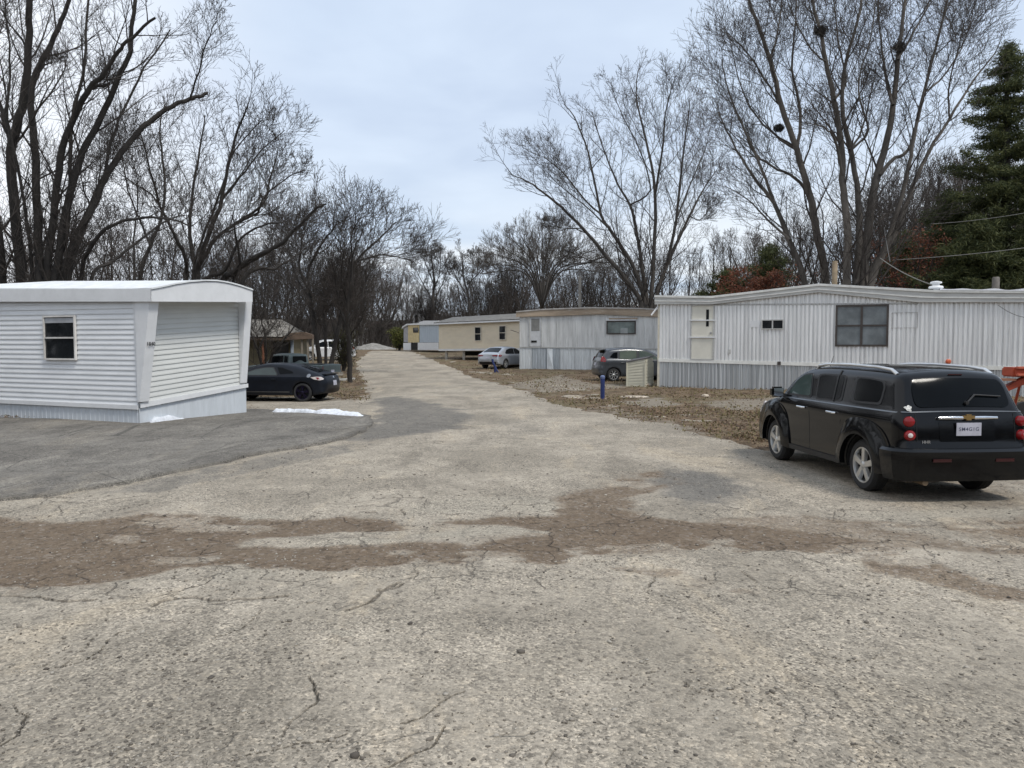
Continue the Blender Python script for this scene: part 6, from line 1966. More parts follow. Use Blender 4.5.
# ---- T7: large spreading tree behind the gap between the trailers
k7 = dict(lenk=4.2, kids=(17, 6, 4, 3), maxl=4, tw=.0105, rk=.85)
traced('large fan shaped bare tree behind the right end of the weathered trailer', 'tree', (648, 308), 62, [
    ([(642, 308), (628, 282), (606, 256), (588, 234), (562, 208), (541, 191), (526, 181), (510, 174)], .27, .03, GR),
    ([(645, 306), (633, 266), (612, 232), (601, 214), (591, 165), (577, 122), (564, 104)], .25, .03, GR),
    ([(647, 306), (641, 260), (637, 235), (630, 205), (617, 183), (602, 145), (592, 112)], .24, .03, GR),
    ([(651, 306), (654, 250), (655, 190), (646, 140), (636, 95), (640, 62)], .25, .03, GR),
    ([(655, 306), (668, 262), (690, 216), (702, 192), (718, 168)], .26, .03, GR),
    ([(668, 262), (676, 220), (681, 172), (686, 132), (690, 98)], .16, .03),
    ([(655, 195), (662, 152), (666, 110), (676, 75)], .12, .03),
    ([(606, 256), (590, 262), (568, 268), (548, 280)], .09, .02, dict(lenk=2)),
    ([(601, 214), (585, 200), (565, 175), (548, 160), (530, 152)], .10, .02),
    ([(630, 205), (650, 190), (640, 150), (620, 110), (612, 85)], .09, .02),
    ([(612, 232), (590, 210), (560, 185), (545, 170)], .08, .02), ([(690, 216), (700, 220), (712, 205)], .06, .02, dict(lenk=2)),
    ([(588, 234), (572, 228), (555, 232)], .06, .02, dict(lenk=2)), ([(676, 220), (692, 180), (705, 150), (712, 120)], .09, .02),
], 21, BARK, TWIG, dep=6, **k7)

# ---- T8: the tall pair behind the ribbed trailer
k8 = dict(lenk=3.3, kids=(17, 6, 4, 3), maxl=4, tw=.0082, rk=.8)
traced('tall leaning two stemmed bare tree behind the ribbed trailer gable', 'tree', (815, 286), 41, [
    ([(826, 286), (818, 240), (808, 190), (797, 150), (781, 106), (770, 60), (757, 22), (746, -8), (738, -50)], .30, .06, GR),
    ([(808, 195), (795, 178), (772, 166), (752, 150), (742, 120)], .12, .03),
    ([(797, 150), (800, 110), (792, 70), (795, 20), (798, -30)], .12, .03),
    ([(806, 286), (788, 238), (774, 203), (756, 180), (737, 150), (718, 112)], .24, .04, GR),
    ([(774, 203), (762, 170), (745, 130), (728, 90), (722, 60)], .11, .03),
    ([(790, 240), (770, 222), (748, 200), (725, 186)], .09, .02),
    ([(770, 60), (780, 20), (782, -20)], .08, .03),
    ([(781, 106), (765, 80), (745, 50), (728, 35)], .08, .02),
    ([(797, 150), (775, 135), (752, 110), (738, 75), (730, 40)], .09, .02),
], 22, BARKL, TWIG, dep=4, **k8)
traced('tallest wide bare tree of many pale stems behind the ribbed trailer, with nests high up', 'tree', (860, 288), 38, [
    ([(846, 288), (848, 240), (843, 190), (842, 150), (834, 100), (826, 62), (821, 34), (812, 0), (806, -60)], .27, .06, dict(GR, lean=.1)),
    ([(856, 288), (859, 240), (858, 195), (851, 150), (842, 110), (846, 62), (860, 10), (866, -50)], .24, .05, GR),
    ([(863, 288), (868, 230), (876, 180), (886, 145), (893, 105), (898, 60), (903, 20), (912, -50)], .33, .07, dict(GR, lean=.15)),
    ([(868, 288), (884, 250), (896, 215), (906, 180), (912, 148), (924, 92), (938, 40), (952, -20)], .20, .05, GR),
    ([(870, 288), (896, 232), (914, 184), (930, 150), (950, 118), (972, 82), (996, 52)], .20, .04, GR),
    ([(880, 175), (892, 160), (908, 150), (920, 110), (930, 70), (945, 10), (955, -40)], .13, .03),
    ([(843, 175), (835, 140), (825, 128), (805, 122)], .10, .02, dict(lenk=2)),
    ([(850, 150), (862, 130), (870, 95), (874, 80)], .08, .02),
    ([(893, 105), (885, 70), (880, 30), (876, -20)], .10, .03),
    ([(834, 100), (846, 80), (838, 40), (832, -10)], .09, .03),
    ([(826, 62), (812, 50), (795, 20), (785, -10)], .06, .02),
    ([(898, 60), (915, 30), (930, 0), (940, -40)], .08, .03),
    ([(851, 150), (868, 130), (858, 90), (870, 40), (880, -30)], .08, .02),
    ([(950, 118), (948, 90), (955, 60), (965, 20)], .06, .02),
    ([(924, 92), (945, 75), (965, 40), (975, 0)], .07, .02),
    ([(876, 225), (886, 214), (898, 212)], .08, .05),
], 23, BARKL, TWIG, dep=4, **k8)
# nests
def nest(px, py, D, rad, lab, seed):
    p = at(px, py, D); rt = thing('bird_nest', lab, 'nest', tuple(p), group='bird nests in the tall trees')
    g_ = Grow(seed); rg = np.random.RandomState(seed)
    for k in range(260):
        v = rg.normal(0, 1, 3); v /= np.linalg.norm(v); q = np.array(p) + v * rad * np.array([1, 1, .75]) * rg.uniform(.3, 1)
        d = np.cross(v, rg.normal(0, 1, 3)); d /= np.linalg.norm(d)
        P = np.array([q - d * rad * .5, q + v * .02, q + d * rad * .5]); g_.br.setdefault(('c', 3, 3), []).append((P, .011, .007))
    L = np.array(p); V, f = g_.meshes('c'); link('twig_mass', np_mesh('twig_mass', V - L, f), BARKD, rt)
nest(821, 31, 38.2, .34, 'round dark stick nest at the top left fork of the tallest tree', 1)
nest(899, 47, 38.3, .34, 'dark stick nest against the thick stem near the top of the tallest tree', 2)
nest(779, 128, 41, .28, 'small brown nest low on the leaning two stemmed tree', 3)
nest(545, 219, 78, .30, 'tiny dark nest at the top of the dense rounded tree', 4)

# ---- leaf and needle foliage
def leaf_cloud(centres, size, n_each, spread_, seed, flat=.5, elong=1.6, wid=.5):
    rg = np.random.RandomState(seed); C = np.repeat(np.asarray(centres), n_each, 0)
    n = len(C); C = C + rg.normal(0, 1, (n, 3)) * np.asarray(spread_)
    a = rg.normal(0, 1, (n, 3)); a[:, 2] *= flat; a /= np.linalg.norm(a, axis=1)[:, None]
    b = rg.normal(0, 1, (n, 3)); b -= a * (a * b).sum(1)[:, None]; b /= np.linalg.norm(b, axis=1)[:, None]
    s_ = size * rg.uniform(.6, 1.4, n)[:, None]
    V = np.stack([C - a * s_ * elong, C - b * s_ * wid + a * s_ * .1, C + a * s_ * elong, C + b * s_ * wid - a * s_ * .1], 1).reshape(-1, 3)
    f = np.arange(n * 4).reshape(n, 4)
    return V, f


def foliage_mat(name, c1, c2, c3):
    if name in MATS: return MATS[name]
    m = bpy.data.materials.new(name); t = nt(m); g = NG(t)
    out = g.n('ShaderNodeOutputMaterial'); b = g.n('ShaderNodeBsdfPrincipled', i={'Roughness': .7, 'Specular IOR Level': .25})
    ge = g.n('ShaderNodeNewGeometry')
    cr = g.n('ShaderNodeValToRGB'); cr.color_ramp.elements[0].color = (*c1, 1); cr.color_ramp.elements[1].color = (*c3, 1)
    e = cr.color_ramp.elements.new(.55); e.color = (*c2, 1)
    g.l(ge.outputs['Random Per Island'], cr.inputs[0]); g.l(cr.outputs[0], b.inputs['Base Color'])
    tr = g.n('ShaderNodeBsdfTranslucent'); g.l(cr.outputs[0], tr.inputs[0])
    mx = g.n('ShaderNodeMixShader', i={0: .2}); g.l(b.outputs[0], mx.inputs[1]); g.l(tr.outputs[0], mx.inputs[2]); g.l(mx.outputs[0], out.inputs[0])
    MATS[name] = m
    return m


CEDAR = foliage_mat('cedar_needles', (.028, .038, .016), (.065, .078, .030), (.13, .135, .05))
CEDARY = foliage_mat('yellowish_cedar', (.05, .06, .018), (.09, .09, .03), (.14, .12, .05))
OAKL = foliage_mat('russet_leaves', (.09, .03, .018), (.16, .055, .03), (.22, .10, .06))
BUSHG = foliage_mat('yellow_green_bush', (.06, .075, .02), (.12, .13, .035), (.17, .16, .05))


def conifer(name, label, x, y, H, Wd, seed, fm, dens=1., group=None, low=.06, size=.085):
    z0 = gz(x, y); rt = thing(name, label, 'tree', (x, y, z0), group=group)
    rg = np.random.RandomState(seed); g_ = Grow(seed); g_.br[('t', 6, 8)] = [(np.array([[x + rg.normal(0, .05), y, z0 - .2 + (H + .1) * t_] for t_ in np.linspace(0, 1, 6)]), Wd * .06, .02)]
    cen = []
    nb = int(100 * dens)
    for k in range(nb):
        t_ = low + (1 - low) * (k + rg.rand()) / nb
        prof = (1 - t_) ** .72 * (.86 + .14 * math.sin(t_ * 17 + seed)) * rg.uniform(.45, 1.2)
        L_ = Wd / 2 * prof + .15; a = k * 2.4 + rg.uniform(-.4, .4)
        p = np.array([x, y, z0 + H * t_]); d = np.array([math.cos(a), math.sin(a), rg.uniform(-.15, .55)])
        P = np.array([p + d * L_ * q + np.array([0, 0, -.10 * L_ * q * q + .12 * L_ * max(0, q - .7)]) for q in np.linspace(0, 1, 4)])
        g_.br.setdefault(('c', 4, 3), []).append((P, .02 + .012 * L_, .008))
        m_ = max(3, int(L_ * 5.5))
        for q in np.linspace(.25, 1.0, m_):
            c_ = P[0] + (P[-1] - P[0]) * q; side = np.array([-d[1], d[0], 0]) * rg.uniform(-1, 1) * L_ * .28 * (1.2 - q)
            cen.append(c_ + side)
    V, f = leaf_cloud(cen, size, int(19 * dens) + 7, (.22, .22, .15), seed, .9, 1.9, .26)
    L = np.array(rt.location)
    g_.build(rt, BARKD, BARKD)
    link('foliage', np_mesh('foliage', V - L, [f]), fm, rt)
    return rt


q = at(1001, 290, 52)
conifer('cedar_tree', 'tallest dark green cedar tree at the right edge behind the ribbed trailer', q.x, 52, 21.6, 14.5, 31, CEDAR, 1.9, size=.09)
q = at(945, 290, 56); conifer('cedar_tree', 'shorter dark cedar between the tallest bare tree and the tallest cedar', q.x, 56, 12.5, 9.5, 32, CEDAR, 1.5)
q = at(975, 290, 48); conifer('cedar_tree', 'broad low cedar in front of the tallest cedar', q.x, 48, 9.5, 10.5, 33, CEDAR, 1.7)
q = at(905, 290, 60); conifer('cedar_tree', 'low dim cedar behind the right stems of the tallest bare tree', q.x, 60, 10.0, 10.5, 34, CEDAR, 1.4)
q = at(1040, 290, 47); conifer('cedar_tree', 'wide low cedar at the right edge beneath the tallest cedar', q.x, 47, 10.5, 10, 35, CEDAR, 1.6)
q = at(770, 290, 58); conifer('cedar_tree', 'dark cedar behind the russet leaved small oak', q.x, 58, 8.8, 9.5, 36, CEDAR, 1.4)
q = at(727, 290, 60); conifer('cedar_tree', 'low rounded cedar left of the russet oak', q.x, 60, 7.0, 9.5, 37, CEDAR, 1.4)
q = at(700, 290, 64); conifer('cedar_tree', 'lowest cedar just right of the large fan shaped bare tree', q.x, 64, 5.4, 8.0, 38, CEDAR, 1.2)
q = at(808, 290, 58); conifer('cedar_tree', 'small brownish cedar behind the feet of the leaning two stemmed tree', q.x, 58, 4.8, 5, 39, CEDAR, .8)


def leafy(name, label, px, D, H, W_, seed, fm, cat='tree', n=1500, size=.07, base=.15, group=None, stems=5, spread_=(.16, .16, .12)):
    q = at(px, 300, D); x, y = q.x, D; z0 = gz(x, y)
    rt = thing(name, label, cat, (x, y, z0), group=group)
    rg = np.random.RandomState(seed); g_ = Grow(seed)
    for k in range(stems):
        a = rg.uniform(0, 6.28); P = np.array([[x, y, z0 - .1], [x + math.cos(a) * W_ * .12, y + math.sin(a) * W_ * .12, z0 + H * .35], [x + math.cos(a) * W_ * .3, y + math.sin(a) * W_ * .3, z0 + H * .8]])
        g_.limb(P, .05 + H * .008, .02, maxl=3, kids=(8, 5, 4), lenk=H * .32, tw=.012, t0=base)
    g_.build(rt, BARKD, TWIG)
    tips = np.array(g_.tips); sel = tips[rg.choice(len(tips), min(len(tips), n), replace=False)]
    V, f = leaf_cloud(sel, size, max(3, n * 4 // len(sel)), spread_, seed, .8, 1.1)
    link('foliage', np_mesh('foliage', V - np.array(rt.location), [f]), fm, rt)
    return rt


leafy('oak_tree', 'small oak holding russet dead leaves behind the ribbed trailer', 748, 50, 6.6, 5.0, 41, OAKL, n=2200, size=.075)
leafy('oak_tree', 'thin russet leaved oak beside the leaning two stemmed tree', 792, 50, 6.8, 4.0, 42, OAKL, n=350, size=.07)
leafy('oak_tree', 'low russet leaved oak behind the foot of the large fan shaped bare tree', 632, 66, 4.3, 5.5, 43, OAKL, n=1300, size=.08)
leafy('oak_tree', 'sparse russet leaved oak right of the tallest bare tree', 905, 52, 9.5, 6.5, 44, OAKL, n=900, size=.08)
leafy('oak_tree', 'russet leaved oak sapling between the cedar row and the trailer gable', 770, 47, 3.9, 3.4, 45, OAKL, n=500, size=.07)
leafy('round_bush', 'yellow green rounded bush at the far end of the road beside the yellow panelled trailer', 399, 86, 2.5, 2.6, 46, BUSHG, 'bush', n=1800, size=.07, base=0., stems=9)
leafy('round_bush', 'dark green bush between the dark coupe and the pickup truck', 289, 29.6, .95, 1.9, 47, foliage_mat('dark_bush', (.02, .035, .012), (.035, .06, .02), (.05, .08, .03)), 'bush', n=1500, size=.03, base=0., stems=9, spread_=(.10, .10, .08))
leafy('round_bush', 'olive tangle of bush beside the trunk of the small upright tree', 343, 48, 2.6, 1.9, 48, foliage_mat('olive_tangle', (.04, .04, .018), (.06, .06, .025), (.09, .08, .04)), 'bush', n=700, size=.05, base=0., stems=8)
for i, (px_, D, H_, W_, lab) in enumerate([(925, 45, 3.5, 4, 'olive shrub behind the roof vent'), (955, 44, 3.9, 4.5, 'yellow olive shrub right of the roof vent'), (985, 43, 3.7, 4.5, 'yellow olive shrub left of the grey stump post'), (1015, 42, 4.2, 5, 'pale olive shrub at the right edge above the trailer roof'), (890, 47, 3.3, 3.6, 'low olive shrub right of the tallest bare tree')]):
    leafy('shrub', lab, px_, D, H_, W_, 60 + i, CEDARY if i != 0 else foliage_mat('olive_tangle', (.04, .04, .018), (.06, .06, .025), (.09, .08, .04)), 'shrub', n=800, size=.055, base=0., stems=8, group='olive shrubs behind the ribbed trailer')

# ---- woods behind: shared crowns, every tree a thing of its own
protos = []
def proto(seed, style):
    """built at the origin, 10 m tall"""
    g_ = Grow(seed); rg = np.random.RandomState(seed)
    if style == 'tall':
        P = [(0, 0, -.2), (rg.normal(0, .15), rg.normal(0, .15), 3), (rg.normal(0, .3), rg.normal(0, .3), 6), (rg.normal(0, .4), rg.normal(0, .4), 9.6)]
        g_.limb(P, .15, .03, maxl=4, kids=(18, 6, 4, 2), lenk=3.0, tw=.011, up=.45, spread=.55)
    elif style == 'fork':
        g_.limb([(0, 0, -.2), (0, 0, 1.2), (.1, 0, 2.2)], .2, .15, lenk=0)
        for k in range(5):
            a = k * 1.26 + rg.uniform(-.3, .3); q_ = rg.uniform(1.6, 3.0)
            g_.limb([(0, 0, 1.8), (math.cos(a) * .5, math.sin(a) * .5, 3.4), (math.cos(a) * q_ * .6, math.sin(a) * q_ * .6, 6), (math.cos(a) * q_, math.sin(a) * q_, 9.3)], .11, .025, maxl=4, kids=(11, 6, 4, 2), lenk=2.8, tw=.011)
    else:
        for k in range(7):
            a = k * .9 + rg.uniform(-.3, .3); q_ = rg.uniform(1.0, 3.6)
            g_.limb([(0, 0, -.2), (math.cos(a) * .35, math.sin(a) * .35, 2.4), (math.cos(a) * q_ * .6, math.sin(a) * q_ * .6, 5.4), (math.cos(a) * q_, math.sin(a) * q_, rg.uniform(7.5, 9.5))], .09, .02, maxl=4, kids=(10, 6, 4, 2), lenk=2.4, tw=.0105)
    return g_
styles = [('tall', 71), ('fork', 72), ('bushy', 73), ('tall', 74), ('fork', 75), ('bushy', 76)]
PM = []
for st, sd in styles:
    g_ = proto(sd, st)
    V, f = g_.meshes('t'); mt = np_mesh('trunk', V, f, smooth=True); mt.materials.append(BARKD if sd % 2 else BARK)
    V, f = g_.meshes('c'); mc = np_mesh('crown', V, f, smooth=True); mc.materials.append(TWIG if sd % 2 else TWIGR)
    PM.append((mt, mc))
first = {}
def wood_tree(k, x, y, H, rz, sx, label, group):
    if k not in first:
        rt = thing('woodland_tree', label, 'tree', (0, 0, 0), group=group)
        link('trunk', PM[k][0], None, rt); link('crown', PM[k][1], None, rt); first[k] = rt
    else:
        rt = copy_tree(first[k])
    rt['label'] = label; rt['group'] = group
    rt.location = (x, y, gz(x, y) - .05); rt.rotation_euler = (0, 0, rz); s_ = H / 10
    rt.scale = (s_ * sx, s_ * sx, s_)
rg = np.random.RandomState(99)
def row(x0, x1, n, Ds, top_fn, label, group, ks=(0, 1, 2, 3, 4, 5), sx=(.8, 1.2)):
    for i in range(n):
        px_ = x0 + (x1 - x0) * (i + rg.uniform(.15, .85)) / n; D = rg.uniform(*Ds)
        q_ = at(px_, 300, D); H = at(px_, top_fn(px_) + rg.uniform(-6, 14), D).z - gz(q_.x, D)
        wood_tree(int(rg.choice(ks)), q_.x, D, max(2.5, H), rg.uniform(0, 6.28), rg.uniform(*sx), label, group)
row(-80, 240, 13, (46, 60), lerpf([(-80, 215), (0, 215), (120, 222), (180, 230), (240, 235)]), 'bare woodland tree in the thicket behind the white trailer', 'bare trees in the thicket behind the white trailer')
row(228, 320, 9, (58, 80), lerpf([(228, 240), (270, 246), (320, 255)]), 'bare woodland tree behind the olive house', 'bare trees behind the olive house')
row(310, 430, 11, (95, 125), lerpf([(310, 262), (370, 262), (400, 268), (430, 285)]), 'bare woodland tree behind the gravel pile at the end of the road', 'bare trees behind the gravel pile', ks=(1, 2, 4, 5))
row(335, 364, 4, (84, 94), lerpf([(335, 262), (380, 262), (405, 272), (420, 285)]), 'dark bare tree nearer the road end on the left', 'bare trees nearer the road end', ks=(1, 2, 5))
row(415, 520, 14, (100, 130), lerpf([(415, 288), (450, 285), (480, 278), (520, 262)]), 'low bare tree behind the tan trailer', 'low bare trees behind the tan trailer')
row(500, 640, 14, (85, 115), lerpf([(500, 262), (560, 262), (600, 250), (640, 255)]), 'bare tree in the wood behind the weathered trailer', 'bare trees behind the weathered trailer')
row(640, 830, 14, (66, 95), lerpf([(640, 268), (690, 250), (740, 232), (830, 222)]), 'slim bare tree behind the left half of the ribbed trailer', 'slim bare trees behind the left half of the ribbed trailer', ks=(0, 3, 1))
row(860, 1080, 18, (62, 90), lerpf([(820, 228), (880, 200), (930, 170), (1080, 165)]), 'slim bare tree behind the right half of the ribbed trailer', 'slim bare trees behind the right half of the ribbed trailer', ks=(0, 3, 1, 4))
# far-off wood that reads as one mass: low tangle
def tangle(name, label, spots, n, hgt, seed, m, rad=.016):
    rg_ = np.random.RandomState(seed); g_ = Grow(seed)
    B = []
    for i in range(n):
        px_, D = spots(rg_); q_ = at(px_, 300, D); x, y = q_.x, D; z = gz(x, y); H = hgt(px_) * rg_.uniform(.35, 1.05)
        d = rg_.normal(0, .28, 3); d[2] = 1; d /= np.linalg.norm(d)
        e = d + rg_.normal(0, .25, 3); e /= np.linalg.norm(e)
        P = np.array([[x, y, z - .05], [x, y, z - .05] + d * H * .5, [x, y, z - .05] + d * H * .5 + e * H * .5])
        g_.br.setdefault(('c', 3, 3), []).append((P, rad * 1.8 * D / 70, rad * .7 * D / 70))
        for k in range(4):
            t_ = rg_.uniform(.3, 1); p = P[1] + (P[2] - P[1]) * (t_ * 2 - 1) if t_ > .5 else P[0] + (P[1] - P[0]) * t_ * 2
            v = rg_.normal(0, .6, 3); v[2] = abs(v[2]) + .4; v /= np.linalg.norm(v)
            P2_ = np.array([p, p + v * H * .15, p + v * H * .28 + np.array([0, 0, .05 * H])]); g_.br[('c', 3, 3)].append((P2_, rad * D / 70, rad * .6 * D / 70))
    V, f = g_.meshes('c'); o = link(name, np_mesh(name, V, f), m)
    return tag(o, label, 'thicket', kind='stuff')
tangle('undergrowth', 'dense bare undergrowth closing off the end of the road', lambda r_: (r_.uniform(225, 440), r_.uniform(98, 150)), 2000, lambda p_: 5.4, 1, TWIG, rad=.012)
tangle('undergrowth', 'dark low wood behind the tan and weathered trailers', lambda r_: (r_.uniform(430, 660), r_.uniform(90, 140)), 3400, lambda p_: 6.5 if p_ > 480 else 5.5, 2, TWIG, rad=.012)
tangle('undergrowth', 'brushy thicket behind the ribbed trailer', lambda r_: (r_.uniform(640, 1120), r_.uniform(60, 95)), 2600, lambda p_: 4.6, 3, TWIG, rad=.011)
tangle('undergrowth', 'brushy thicket behind the white trailer', lambda r_: (r_.uniform(-120, 300), r_.uniform(52, 80)), 2400, lambda p_: 4.0, 4, TWIG, rad=.011)
# the lot is closed in by woods on the sides the photograph does not show either (seen in glass and paint)
rg_ = np.random.RandomState(12); g_ = Grow(12)
for i in range(5200):
    a = rg_.uniform(R(48), R(312)); d_ = rg_.uniform(30, 46); x, y = math.sin(a) * d_, math.cos(a) * d_ - 2; z = gz(x, y); H = rg_.uniform(3, 11)
    v = rg_.normal(0, .16, 3); v[2] = 1; v /= np.linalg.norm(v); e = v + rg_.normal(0, .2, 3); e /= np.linalg.norm(e)
    P = np.array([[x, y, z - .1], [x, y, z - .1] + v * H * .5, [x, y, z - .1] + v * H * .5 + e * H * .5])
    g_.br.setdefault(('c', 3, 3), []).append((P, rg_.uniform(.03, .10), .02))
    for k in range(3):
        p = P[1] + (P[2] - P[1]) * rg_.rand(); v2 = rg_.normal(0, .6, 3); v2[2] = abs(v2[2]) + .4; v2 /= np.linalg.norm(v2)
        g_.br[('c', 3, 3)].append((np.array([p, p + v2 * H * .12, p + v2 * H * .25]), .025, .01))
V, f = g_.meshes('c'); o = link('undergrowth', np_mesh('undergrowth', V, f), TWIG)
tag(o, 'bare woods around the near end of the lot, mirrored dimly in the wagon', 'thicket', kind='stuff')
# a wooded rise behind everything
hx = np.linspace(-260, 260, 140); hy = np.array([150, 165, 190, 230, 300])
HX, HY = np.meshgrid(hx, hy, indexing='ij')
HZ = G(HX, HY) - 1 + np.array([0, 5.0, 7, 8.5, 6])[None, :] * (1 + .25 * vnoise(HX.ravel(), HY.ravel(), .03, 77, 4).reshape(HX.shape)) + .9 * vnoise(HX.ravel(), HY.ravel(), .4, 78, 4).reshape(HX.shape) * (HY > 155)
idx = np.arange(HX.size).reshape(HX.shape); fq = np.stack([idx[:-1, :-1], idx[1:, :-1], idx[1:, 1:], idx[:-1, 1:]], -1).reshape(-1, 4)
o = link('hills', np_mesh('hills', np.stack([HX.ravel(), HY.ravel(), HZ.ravel()], -1), [fq], smooth=True), mat('wooded_slope', (.06, .052, .045), .95, var=.4, vscale=.4, fine=.6))
tag(o, 'low dark wooded rise beyond the trees', 'hill', kind='structure')
# ------------------------------------------------------------------ small things
BLUE = mat('blue_pipe_paint', (.014, .028, .12), .5, var=.2, grime=.3, grime_col=(.08, .09, .15))
p = gnd(602.5, 399.5)
rt = thing('pipe_bollard', 'upright blue painted pipe post in the leaves beside the road', 'bollard', tuple(p))
hgt_ = at(602.5, 375.5, p.y).z - p.z
mb = MB(); mb.lathe([(.075, -.15), (.072, 0), (.072, hgt_ - .06)], 18); mb.build('post', BLUE, rt, smooth=True)
mb = MB(); mb.lathe([(.080, hgt_ - .10), (.082, hgt_ - .03), (.055, hgt_), (.02, hgt_ + .012)], 18); mb.build('cap', mat('pipe_cap', (.10, .13, .24), .5), rt, smooth=True)
p = gnd(495, 372.5)
rt = thing('pipe_bollard', 'bent blue pipe post standing behind the silver sedan', 'bollard', tuple(p))
mb = MB(); mb.tube([(0, 0, -.1), (0, 0, .35), (-.12, 0, .60), (-.16, 0, .82)], .07, 12); mb.build('post', BLUE, rt, smooth=True)
mb = MB(); mb.tube([(.02, 0, .38), (.10, -.03, .15), (.22, -.05, .0)], .045, 10); mb.build('brace', BLUE, rt, smooth=True)

# beige storage box with slanted lid
D = 32.2
pl_, pm_, pr_ = at(627, 386.5, D), at(645, 387.3, D - .25), at(652.5, 383, D + .45)
rt = thing('storage_box', 'beige louvred plastic storage box with a slanted grey lid beside the hatchback', 'storage box', (pm_.x, pm_.y, gz(pm_.x, pm_.y)))
f_ = Vector((pl_.x, pl_.y, 0)); m0 = Vector((pm_.x, pm_.y, 0)); r_ = Vector((pr_.x, pr_.y, 0)); bk = f_ + (r_ - m0)
zb = gz(pm_.x, pm_.y) - .02
zf = at(626, 362.5, D).z; zr = at(645, 359, D).z
BEI = mat('beige_plastic', (.47, .45, .36), .55, var=.06, grime=.2, grime_col=(.3, .28, .22))
fw = Wall(f_, m0); sw = Wall(m0, r_)
mb = MB(); fw.laps(mb, lambda t_: .0, lambda t_: fw.L, lambda k: zb + .03, lambda k: zf if k == 0 else zr, 9, .016); mb.build('front_panel', BEI, rt, world=True)
mb = MB(); sw.laps(mb, lambda t_: .0, lambda t_: sw.L, lambda k: zb + .03, lambda k: zr if k == 0 else zr + .05, 9, .015); mb.build('side_panel', BEI, rt, world=True)
mb = MB()
sh = lambda v, z: Vector((v.x, v.y, z))
cn = (f_ + m0 + r_ + bk) / 4
ins = [cn + (v - cn) * .93 for v in (f_, m0, r_, bk)]
mb.hexa([sh(v, zb) for v in ins], [sh(ins[0], zf - .02), sh(ins[1], zr - .02), sh(ins[2], zr + .03), sh(ins[3], zf + .03)]); mb.build('box', BEI, rt, world=True)
for v in (f_, m0, r_):
    mb = MB(); mb.box((v.x, v.y, (zb + zf) / 2), (.07, .07, zf - zb)); mb.build('corner_post', BEI, rt, world=True)
ot = [cn + (v - cn) * 1.12 for v in (f_, m0, r_, bk)]
lid = [sh(ot[0], zf + .0), sh(ot[1], zr + .02), sh(ot[2], zr + .10), sh(ot[3], zf + .10)]
mb = MB(); mb.hexa(lid, [v + Vector((0, 0, .05)) for v in lid]); mb.build('lid', mat('grey_lid', (.13, .12, .12), .6), rt, world=True, bevel=.01)

# rocks
def rock(name, lab, px, py, w_, h_, m, seed, rnd_=.25):
    p = gnd(px, py); bm = bmesh.new(); bmesh.ops.create_icosphere(bm, subdivisions=3, radius=1)
    for v in bm.verts:
        n_ = mnoise.noise(v.co * 1.6 + Vector((seed, 0, 0))) * rnd_ + mnoise.noise(v.co * 4 + Vector((seed, 3, 0))) * rnd_ * .4
        v.co *= 1 + n_; v.co.x *= w_ / 2; v.co.y *= w_ * .38; v.co.z *= h_ / 2
    me = bpy.data.meshes.new(name); bm.to_mesh(me); bm.free()
    o = link(name, me, m); o.location = (p.x, p.y, p.z + h_ * .35)
    return tag(o, lab, 'rock')
STONE = mat('pale_stone', (.42, .36, .29), .85, var=.25, vscale=4, bump=.02, bscale=9)
rock('rock', 'pale sandstone lump at the foot of the beige storage box', 646, 386.5, .42, .22, STONE, 1)
rock('rock', 'flat pale stone slab in the leaves below the storage box', 634, 398, .95, .10, STONE, 2)
rock('rock', 'small pale stone in the leaves between the bollard and the ribbed trailer', 705, 397, .30, .12, STONE, 3)

# low concrete edging by the small upright tree
a_, b_ = gnd(333, 381.5), gnd(354, 379.5)
mb = MB(); d_ = (b_ - a_).normalized()
mb.box(((a_.x + b_.x) / 2, (a_.y + b_.y) / 2, (a_.z + b_.z) / 2 + .03), ((b_ - a_).length, .18, .14), math.atan2(d_.y, d_.x))
o = mb.build('edging_kerb', mat('pale_concrete', (.50, .49, .45), .85, var=.15), bevel=.02); tag(o, 'short pale concrete edging beside the small upright tree', 'kerb')

